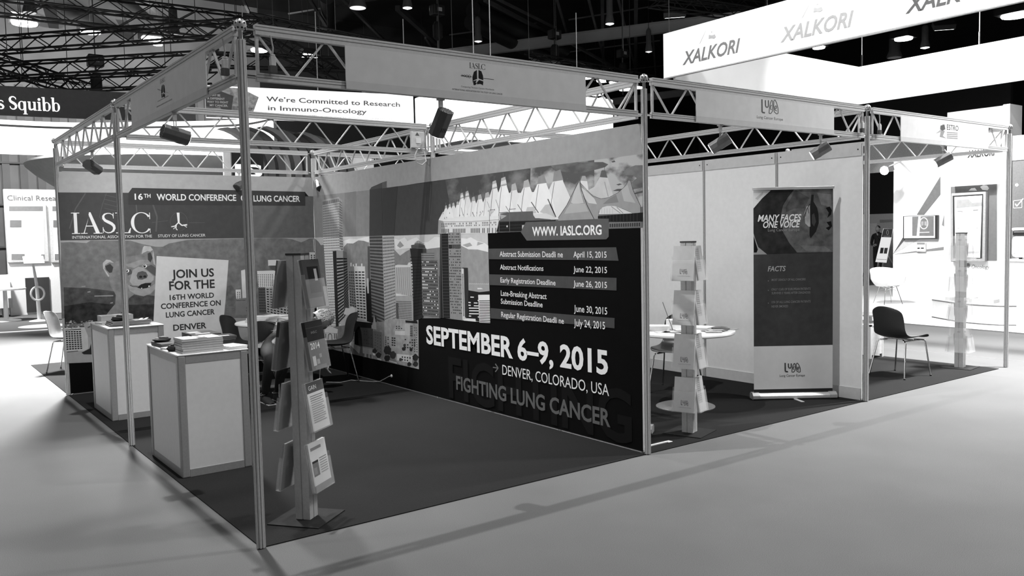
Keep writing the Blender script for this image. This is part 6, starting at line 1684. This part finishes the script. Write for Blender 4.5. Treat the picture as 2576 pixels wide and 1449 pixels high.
# cables heaped on the truss
def cable_heap(label, pxs, z, seed):
    rr = random.Random(seed)
    t = thing('cable_bundle', label, 'cable', on(pxs[0][0], pxs[0][1], 'z', z), 0, 'cable bundles on the trusses')
    for k in range(5):
        mb = MB(); mb.tube([tuple(c) for c in spline([tuple(on(u + rr.uniform(-6, 6), v + rr.uniform(-6, 6), 'z', z + rr.uniform(0, .15))) for u, v in pxs], 4)], .03, M(60 + 16*k, .5), 5); mb.build('cable', t, 60)
cable_heap('bundle of cables lying on the truss above the largest sign', [(605, 40), (680, 45), (760, 62), (860, 80), (960, 108)], 7.7, 1)
cable_heap('coiled cables on the truss right of the largest emblem', [(1335, 150), (1380, 158), (1430, 155), (1500, 172), (1590, 190)], 7.5, 2)
# roof beams
def beam(u0, u1, z, w, h, g, label, z1=None):
    g = g*2
    a = on(u0[0], u0[1], 'z', z); b = on(u1[0], u1[1], 'z', z if z1 is None else z1)
    mb = MB(); mb.bar(a, b, w, h, M(g, .6, 0, .08, .6, 0, 'roof_steel'))
    for s in (-1, 1): mb.bar(a + Vector((0, 0, s*h/2)), b + Vector((0, 0, s*h/2)), w*2.2, h*.12, M(g, .6, 0, .08, .6, 0, 'roof_steel'))
    o = mb.build('roof_beam'); o['label'] = label
    return structure(o)
beam((1020, 150), (2150, 8), 10.5, .12, .42, 96, 'long pale roof beam behind the signs')
beam((1500, 262), (1900, 210), 10.5, .12, .40, 70, 'dim roof beam beyond the corner post')
def strut(u0, u1, z, r, g):
    g = g*1.7
    a = on(u0[0], u0[1], 'z', z); b = on(u1[0], u1[1], 'z', z+.8)
    mb = MB(); mb.bar(a, b, r, r, M(g, .6, 0, .08, .6, 0, 'roof_steel')); return structure(mb.build('roof_strut'))
for u0, u1, z, r, g in [((780, 0), (840, 95), 11, .12, 60), ((860, -5), (965, 100), 11, .12, 62), ((610, -5), (640, 60), 11, .10, 60), ((725, 35), (1000, -10), 11.5, .06, 60), ((1000, 20), (1100, 110), 11, .2, 52), ((1220, 0), (1390, 90), 11, .14, 62), ((1240, -8), (1400, 72), 11.3, .10, 80),
                        ((1400, -5), (1425, 80), 11, .10, 70), ((1480, -5), (1530, 190), 11, .10, 66), ((1555, -5), (1600, 180), 11, .10, 60), ((1430, 105), (1580, 190), 10.6, .12, 56), ((1640, 55), (1650, 200), 11, .09, 60), ((1430, 50), (1680, 10), 11.6, .06, 70), ((1400, 135), (1660, 102), 11.6, .06, 66), ((1130, 88), (1350, 58), 11.6, .06, 66),
                        ((1580, 175), (1668, 165), 11.2, .06, 60), ((1070, 95), (1140, 200), 11, .09, 50), ((350, -5), (420, 60), 11, .3, 52), ((120, 0), (135, 60), 11, .4, 44), ((300, 40), (330, 95), 11, .3, 44), ((1515, -5), (1518, 200), 11, .14, 52), ((1600, -5), (1598, 190), 11, .16, 52)]:
    strut(u0, u1, z, r, g)
for u0, u1, z, r, lb in (((1190, 25), (1420, 125), 11.2, .36, 'upper one of two round roof ducts'), ((1185, 55), (1400, 160), 10.7, .34, 'lower one of two round roof ducts'), ((822, -10), (826, 75), 11, .30, 'upright round roof duct')):
    a = on(u0[0], u0[1], 'z', z); b = on(u1[0], u1[1], 'z', z + (2 if u0[0] < 900 else .0)); mb = MB(); mb.tube([a, b], r, M(56, .5, .2, .08, 1, 0, 'duct'), 18); tag(mb.build('roof_duct', None, 40), lb, 'duct')
# high-bay lamps
def highbay(px, py, z, label, r=.30, lit=9.0, flat=False):
    c = on(px, py, 'z', z)
    t = thing('high_bay_lamp', label, 'lamp', c, 0, 'high-bay lamps under the roof')
    hm = M(120, .5, .1, .04, 8, 0, 'lamp_housing')
    if flat:
        mb = MB(); mb.box((-r*1.1, -r*1.1, .06), (r*1.1, r*1.1, .30), M(40, .5)); mb.build('housing', t, world=False)
        mb = MB(); mb.lathe((0, 0, 0), [(r*.95, 0), (r*1.0, .06)], M(255, .4, 0, 0, 10, lit, 'lamp_glass'), 20); mb.build('lens', t, world=False)
    else:
        mb = MB(); mb.lathe((0, 0, 0), [(r, .0), (r*1.02, .05), (r*.72, .32), (r*.70, .85), (r*.5, .95), (.03, 1.0)], hm, 20); mb.build('housing', t, 40, world=False)
        mb = MB(); mb.lathe((0, 0, -.005), [(r*.9, 0), (.01, -.05)], M(255, .4, 0, 0, 10, lit, 'lamp_glass') if lit else M(150, .4), 20); mb.build('lens', t, world=False)
    mb = MB(); mb.tube([(0, 0, .3), (0, 0, 13.985-c.z)], .012, M(40, .6), 5); mb.build('hanger', t, world=False)
    return t
for px, py, z, lb, r, lit, fl in [
    (62, 62, 9.5, 'glaring flat hall lamp at the upper left, leftmost of the row', .42, 14, True), (228, 83, 9.5, 'glaring flat hall lamp, second from the left', .36, 14, True), (381, 100, 9.5, 'glaring flat hall lamp left of the nearest post', .36, 14, True), (397, 114, 9.5, 'small lamp just under the third flat hall lamp', .18, 6, True),
    (652, 129, 9.5, 'glaring flat hall lamp just right of the nearest post', .34, 14, True), (778, 144, 9.5, 'glaring flat hall lamp seen through the open end of the largest girder', .36, 14, True),
    (75, 32, 9.5, 'unlit white can lamp above the leftmost flat lamp', .22, 0.6, False), (437, 84, 9.5, 'unlit white can lamp among the trusses left of the nearest post', .22, 0.6, False), (900, 20, 9.5, 'can lamp with a wide pale rim near the top middle', .30, 1.2, False), (1025, 20, 9.5, 'brightly lit can lamp right of the wide-rimmed one', .17, 9, False), (1203, 104, 9.5, 'dim can lamp above the largest emblem', .17, 1.0, False),
    (1534, 60, 9.5, 'lit can lamp above the pale roof beam', .17, 9, False), (1632, 130, 9.5, 'dim can lamp left of the upper white banner', .16, .8, False), (2060, 122, 9.5, 'flat lamp shining under the upper white banner', .26, 12, True), (2273, 100, 9.5, 'glaring lamp between the two white banners', .36, 16, True), (2327, 120, 9.5, 'lit can lamp between the two white banners', .20, 8, False), (2555, 42, 9.5, 'glaring lamp at the upper right edge', .5, 16, True),
    (2250, 145, 9.5, 'dark rimmed can lamp between the two white banners', .34, 0.05, False),
    (1475, 198, 9.5, 'small lamp seen through the girder, first of the cluster', .26, 12, True), (1518, 205, 9.5, 'oval lamp seen through the girder, second of the cluster', .36, 12, True), (1547, 209, 8.9, 'oval lamp seen through the girder, third of the cluster', .28, 12, True), (1500, 239, 9.5, 'oval lamp low in the cluster behind the girder end', .40, 12, True), (1573, 227, 9.5, 'oval lamp left of the post at the mural wall end', .34, 12, True), (1605, 222, 9.5, 'oval lamp touching the post at the mural wall end', .30, 12, True), (1515, 249, 9.5, 'smallest lamp low in the cluster behind the girder end', .18, 8, True),
    (1073, 290, 9.0, 'tiny lit lamp in the dark left of the hanging spot lamp', .20, 8, False), (920, 236, 9.0, 'dim lamp below the largest sign', .2, .3, False), (1065, 252, 9.0, 'dim can lamp just below the largest sign', .2, .4, False)]:
    highbay(px, py, z, lb, r, lit, fl)
# tilted floods beside the banner
for px, py, lb in ((1698, 40, 'tilted flood lamp left of the upper white banner'), (2373, 71, 'tilted flood lamp under the upper white banner')):
    c = on(px, py, 'z', 8.6); t = thing('tilted_flood', lb, 'lamp', c, 0, 'tilted flood lamps')
    T_ = Matrix.Translation(c) @ Matrix.Rotation(R(-50), 4, 'Z') @ Matrix.Rotation(R(35), 4, 'X')
    mb = MB(); mb.box((-.35, -.2, .02), (.35, .2, .2), M(60, .5), T_); mb.build('housing', t)
    mb = MB(); mb.box((-.31, -.16, 0), (.31, .16, .02), M(255, .4, 0, 0, 10, 10, 'lamp_glass'), T_); mb.build('glass', t)
    mb = MB(); mb.tube([c + Vector((0, 0, .2)), Vector((c.x, c.y, 13.99))], .015, M(60, .5), 5); mb.build('hanger', t)
# hoists
for px, py, lb in ((1100, 32, 'dark chain hoist hanging above the largest emblem'), (1395, 92, 'dark chain hoist right of the largest emblem'), (240, 160, 'dark chain hoist among the trusses at the left'), (1566, 140, 'small hoist hanging left of the upper white banner')):
    c = on(px, py, 'z', 9.0 if px > 300 else 7.0); t = thing('chain_hoist', lb, 'hoist', c, 0, 'chain hoists')
    mb = MB(); mb.box(c + Vector((-.22, -.16, -.1)), c + Vector((.22, .16, .25)), M(38, .4)); mb.build('motor', t, bevel=.04)
    mb = MB(); mb.tube([c + Vector((0, 0, .25)), Vector((c.x, c.y, 13.99))], .018, M(110, .4, .4), 6); mb.tube([c + Vector((0, 0, -.1)), c + Vector((0, 0, -1.6))], .03, M(80, .4, .4), 6); mb.build('chain', t)
    mb = MB(); mb.lathe(c + Vector((0, 0, -.9)), [(.05, 0), (.16, .1), (.16, .5), (.1, .6)], M(30, .7), 12); mb.build('chain_bag', t, 40)
    mb = MB(); mb.box(c + Vector((-.08, -.17, .02)), c + Vector((.08, -.162, .14)), M(170, .5)); mb.build('plate', t)
# white cable rods under the roof
for px, p0, p1 in ((1138, 0, 128), (1331, 0, 148), (1568, 0, 128), (728, 0, 50), (844, 0, 75), (316, 48, 200)):
    a = on(px, p1, 'z', 7.2 if px > 500 else 6.0); 
    mb = MB(); mb.tube([a, Vector((a.x, a.y, 13.99))], .009, M(96, .5), 5); tag(mb.build('suspension_cable'), 'thin pale cable hanging straight down from the dark roof', 'cable', 'hanging cables under the roof')
# bright slits of daylight low in the far dark wall
for px, p0, p1 in ((1753, 340, 385), (1835, 327, 345), (1877, 327, 360), (1964, 322, 348), (2237, 292, 312), (2433, 240, 262), (2433, 275, 300)):
    pass
# ================================================================ people
SUIT = M(26, .8, 0, .1, 60, 0, 'dark_cloth'); SKIN = M(168, .55, 0, .04, 40, 0, 'skin'); HAIRG = M(186, .6, 0, .25, 120, 0, 'grey_hair'); SHIRT = M(150, .7, 0, .04, 40, 0, 'pale_shirt')
def skin_body(name, parent, verts, edges, mat, root=0, lv=2):
    """verts [(pos, radius)]"""
    me = bpy.data.meshes.new(name)
    off = Vector(parent.location)
    me.from_pydata([Vector(v[0]) - off for v in verts], edges, [])
    o = bpy.data.objects.new(name, me); COL.objects.link(o); o.parent = parent
    md = o.modifiers.new('skin', 'SKIN'); md.use_smooth_shade = True
    sv = me.skin_vertices[0].data if me.skin_vertices else None
    if sv is None:
        bpy.context.view_layer.objects.active = o
        bm = bmesh.new(); bm.from_mesh(me); bm.verts.layers.skin.verify(); bm.to_mesh(me); bm.free(); sv = me.skin_vertices[0].data
    for i, v in enumerate(verts):
        r = v[1] if isinstance(v[1], tuple) else (v[1], v[1])
        sv[i].radius = r; sv[i].use_root = (i == root)
    s = o.modifiers.new('sub', 'SUBSURF'); s.levels = lv; s.render_levels = lv
    dg = bpy.context.evaluated_depsgraph_get()
    m2 = bpy.data.meshes.new_from_object(o.evaluated_get(dg))
    o.modifiers.clear(); o.data = m2; m2.materials.clear(); m2.materials.append(mat)
    m2.polygons.foreach_set('material_index', [0]*len(m2.polygons)); m2.polygons.foreach_set('use_smooth', [True]*len(m2.polygons))
    return o
def head(parent, c, fwd, up, skin, r=.095):
    f = Vector(fwd).normalized(); u = (Vector(up) - f*Vector(up).dot(f)).normalized(); s = f.cross(u)
    W = lambda a, b, d: Vector(c) + s*a + f*b + u*d
    rows = []
    n = 20
    for i in range(15):
        th = PI*i/14; row = []
        for k in range(n):
            a = 2*PI*k/n
            x, y, z = math.sin(th)*math.sin(a), math.sin(th)*math.cos(a), math.cos(th)
            lower = max(0, -z)
            px = x*r*.80*(1-.35*lower); py = y*r*(1.02-.12*lower) + (.012*lower if y > 0 else .02*lower); pz = z*r*1.22
            if y > .75 and abs(z) < .8:
                py += .016*math.exp(-((x/.16)**2))*math.exp(-(((z+.12)/.20)**2))      # nose
                py -= .008*math.exp(-(((abs(x)-.34)/.13)**2))*math.exp(-(((z-.10)/.12)**2))  # eye sockets
            row.append(W(px, py, pz))
        rows.append(row)
    mb = MB(); mb.grid(rows, skin, True); h = mb.build('head', parent, 80)
    for sx in (-1, 1):
        mb = MB(); mb.lathe(W(sx*r*.32, r*.90, r*.12), [(.012, -.004), (.011, .004), (.004, .008)], M(235, .3), 10, f); mb.lathe(W(sx*r*.32, r*.90, r*.12) + f*.006, [(.006, 0), (.004, .004)], M(20, .3), 8, f); mb.build('eye', h, 60)
        mb = MB(); mb.tube([W(sx*r*.80, -.01, r*.28), W(sx*r*.90, -.02, r*.20), W(sx*r*.88, -.015, -r*.12), W(sx*r*.80, -.005, -r*.22)], [.008, .013, .012, .007], skin, 6); mb.build('ear', h, 60)
    mb = MB(); mb.tube([W(-.025, r*.93, -r*.52), W(0, r*.99, -r*.54), W(.025, r*.93, -r*.52)], [.003, .006, .003], M(120, .5), 6); mb.build('mouth', h, 60)
    return W, r, h
def hand(parent, wrist, direction, palmn, mat, curl=.35, name='hand'):
    d = Vector(direction).normalized(); nrm = (Vector(palmn) - d*Vector(palmn).dot(d)).normalized(); s = d.cross(nrm)
    w = Vector(wrist)
    vs = [(w, .024), (w + d*.045, (.036, .018)), (w + d*.085, (.040, .016))]; es = [(0, 1), (1, 2)]
    for k, (off, L) in enumerate(((-.030, .070), (-.010, .080), (.010, .076), (.028, .060))):
        b = w + d*.088 + s*off; i = len(vs)
        p1 = b + d*L*.45*math.cos(curl*.6) + nrm*L*.45*math.sin(curl*.6); p2 = p1 + d*L*.32*math.cos(curl*1.6) + nrm*L*.32*math.sin(curl*1.6); p3 = p2 + d*L*.25*math.cos(curl*2.4) + nrm*L*.25*math.sin(curl*2.4)
        vs += [(b, .010), (p1, .009), (p2, .0085), (p3, .007)]; es += [(2, i), (i, i+1), (i+1, i+2), (i+2, i+3)]
    i = len(vs); b = w + d*.03 - s*.035
    vs += [(b, .012), (b + d*.03 - s*.025 + nrm*.01, .0105), (b + d*.055 - s*.03 + nrm*.02, .009)]; es += [(1, i), (i, i+1), (i+1, i+2)]
    return skin_body(name, parent, vs, es, mat, 0, 1)

# seated person bending over beside the round table
t = thing('person', 'seated person in dark clothes with pale hair bending down behind the nearest literature stand', 'person', (1.74, 4.3, .006))
V3 = Vector
pel = V3((1.74, 4.27, .55))
vs = [(pel, (.165, .135)), (V3((1.86, 4.25, .64)), (.15, .125)), (V3((1.99, 4.23, .71)), (.16, .12)), (V3((2.09, 4.21, .75)), (.13, .10)), (V3((2.155, 4.20, .775)), .055), (V3((2.20, 4.20, .80)), .05),
      (V3((1.64, 4.20, .53)), .10), (V3((1.56, 3.99, .51)), .085), (V3((1.53, 3.86, .49)), .065), (V3((1.515, 3.93, .28)), .055), (V3((1.51, 4.0, .09)), .042),
      (V3((1.80, 4.18, .53)), .10), (V3((1.73, 3.98, .51)), .085), (V3((1.70, 3.85, .49)), .065), (V3((1.665, 3.95, .28)), .055), (V3((1.655, 4.02, .09)), .042),
      (V3((2.07, 4.06, .73)), .062), (V3((2.13, 3.96, .56)), .048), (V3((2.20, 4.02, .38)), .036), (V3((2.09, 4.36, .74)), .062), (V3((2.18, 4.42, .58)), .048), (V3((2.26, 4.38, .40)), .036)]
es = [(0, 1), (1, 2), (2, 3), (3, 4), (4, 5), (0, 6), (6, 7), (7, 8), (8, 9), (9, 10), (0, 11), (11, 12), (12, 13), (13, 14), (14, 15), (3, 16), (16, 17), (17, 18), (3, 19), (19, 20), (20, 21)]
skin_body('body', t, vs, es, SUIT)
W, r, h = head(t, (2.26, 4.20, .80), (.25, -.22, -.94), (.95, -.12, .25), SKIN)
rows = []
for i in range(10):
    th = R(8 + 92*i/9); row = []
    for k in range(28):
        a = 2*PI*k/28; wv = 1 + .05*math.sin(9*a+i) + .04*math.sin(17*a-2*i)
        drop = 1.0 if math.cos(a) < .62 else .62
        th2 = th*drop if math.cos(a) >= .62 else th*1.2
        row.append(W(math.sin(th2)*math.sin(a)*r*.94*wv, math.sin(th2)*math.cos(a)*r*1.12*wv - .008, math.cos(th2)*r*1.36*wv))
    rows.append(row)
mb = MB(); mb.grid(rows, HAIRG, True); mb.poly([p for p in rows[0]][::-1], HAIRG); 
rr = random.Random(4)
for k in range(170):                                  # locks
    a = rr.uniform(0, 2*PI); t0 = R(rr.uniform(5, 60)); pts_ = []
    for j in range(5):
        th = t0 + R(11*j); sc_ = 1 + .03*math.sin(3*j+k)
        da = a + .10*math.sin(1.7*j + k)
        if math.cos(da) > .35 and th > R(62): break
        pts_.append(W(math.sin(th)*math.sin(da)*r*.96*sc_, math.sin(th)*math.cos(da)*r*1.14*sc_ - .008, math.cos(th)*r*1.38*sc_))
    if len(pts_) > 2: mb.tube(pts_, [.003] + [.005]*(len(pts_)-2) + [.002], random.choice((HAIRG, M(140, .6, 0, .2, 120, 0, 'grey_hair'), M(210, .6, 0, .2, 120, 0, 'grey_hair'))), 5)
part(mb.build('hair', t, 80), 'pale grey wavy hair')
part(skin_body('shirt', t, [(V3((1.70, 4.235, .49)), (.165, .15)), (V3((1.76, 4.25, .54)), (.178, .155)), (V3((1.83, 4.25, .59)), (.17, .145))], [(0, 1), (1, 2)], SHIRT, 1), 'pale shirt showing at the hip')
for x in (1.51, 1.655):
    mb = MB(); y = 4.01 if x > 1.58 else 3.99
    mb.grid([[(x + sx*wd, y - yy, zz) for sx, zz in ((-1, .012), (-1, hh*.6), (-.5, hh), (.5, hh), (1, hh*.6), (1, .012))] for yy, wd, hh in ((-.075, .030, .085), (-.03, .038, .10), (.04, .042, .075), (.12, .046, .055), (.17, .036, .04), (.19, .018, .03))], SUIT)
    mb.poly([(x-.03, y+.075, .012), (x-.03, y+.075, .051), (x, y+.075, .085), (x+.03, y+.075, .051), (x+.03, y+.075, .012)], SUIT)
    sh = mb.build('shoe', t, 60)
    mb = MB(); mb.box((x-.045, y-.19, .006), (x+.045, y+.08, .018), M(170, .5)); part(mb.build('sole', sh, bevel=.004), 'pale sole')
    mb = MB(); mb.tube([(x+.048*math.cos(2*PI*k/16), y+.03+.052*math.sin(2*PI*k/16), .10+.012*math.cos(2*PI*k/16)) for k in range(16)], .005, M(190, .3, .8), 6, True); part(mb.build('ankle_chain', sh), 'bright beaded chain')
hand(t, (2.20, 4.02, .37), (.2, .1, -1), (.9, -.2, 0), SKIN); hand(t, (2.26, 4.38, .39), (.2, -.1, -1), (.9, .2, 0), SKIN)

# standing man far behind
c = on(2209, 690, 'x', 27.0); y0 = c.y; x0 = 27.0
t = thing('person', 'man in a dark suit standing with a hand at his mouth beside the easel sign', 'person', (x0, y0, 0))
Vp = lambda dx, dy, z: V3((x0+dx, y0+dy, z))
vs = [(Vp(0, 0, .95), (.17, .13)), (Vp(0, 0, 1.12), (.16, .125)), (Vp(.0, 0, 1.30), (.19, .13)), (Vp(0, 0, 1.43), (.14, .10)), (Vp(-.01, 0, 1.50), .055), (Vp(-.02, 0, 1.55), .05),
      (Vp(0, .10, .88), .10), (Vp(-.01, .11, .50), .07), (Vp(.02, .12, .09), .05), (Vp(0, -.10, .88), .10), (Vp(-.01, -.11, .50), .07), (Vp(.02, -.12, .09), .05),
      (Vp(0, .20, 1.40), .062), (Vp(.02, .27, 1.13), .05), (Vp(-.20, .10, 1.06), .04), (Vp(0, -.20, 1.40), .062), (Vp(-.06, -.25, 1.14), .05), (Vp(-.17, -.08, 1.38), .038)]
es = [(0, 1), (1, 2), (2, 3), (3, 4), (4, 5), (0, 6), (6, 7), (7, 8), (0, 9), (9, 10), (10, 11), (3, 12), (12, 13), (13, 14), (3, 15), (15, 16), (16, 17)]
skin_body('body', t, vs, es, M(40, .8, 0, .1, 60, 0, 'dark_cloth'))
W, r, h = head(t, Vp(-.03, 0, 1.63), (-1, 0, -.1), (0, 0, 1), SKIN, .10)
rows = [[W(math.sin(th)*math.sin(a)*r*.86, math.sin(th)*math.cos(a)*r*1.07-.012, math.cos(th)*r*1.28) for a in [2*PI*k/20 for k in range(20)]] for th in [R(6+64*i/6) for i in range(7)]]
mb = MB(); mb.grid(rows, M(34, .7), True); mb.poly(rows[0][::-1], M(34, .7)); part(mb.build('hair', t, 80), 'short dark hair')
hand(t, Vp(-.17, -.08, 1.40), (.1, .35, .9), (-.3, 1, 0), SKIN, .9); hand(t, Vp(-.20, .10, 1.06), (-.1, -1, .1), (1, 0, 0), SKIN, .5)
for dy in (.12, -.12):
    mb = MB(); mb.box((x0-.20, y0+dy-.045, 0), (x0+.08, y0+dy+.045, .08), M(22, .4)); mb.build('shoe', t, bevel=.02)
t = thing('trolley_case', 'black case standing on the floor behind the easel sign', 'case', (27.4, y0-.75, 0))
mb = MB(); mb.box((27.2, y0-1.0, .03), (27.55, y0-.45, .95), M(28, .7)); mb.build('body', t, bevel=.04)
mb = MB(); mb.box((27.3, y0-.85, .95), (27.42, y0-.6, 1.05), M(40, .6)); mb.build('handle', t, bevel=.02)
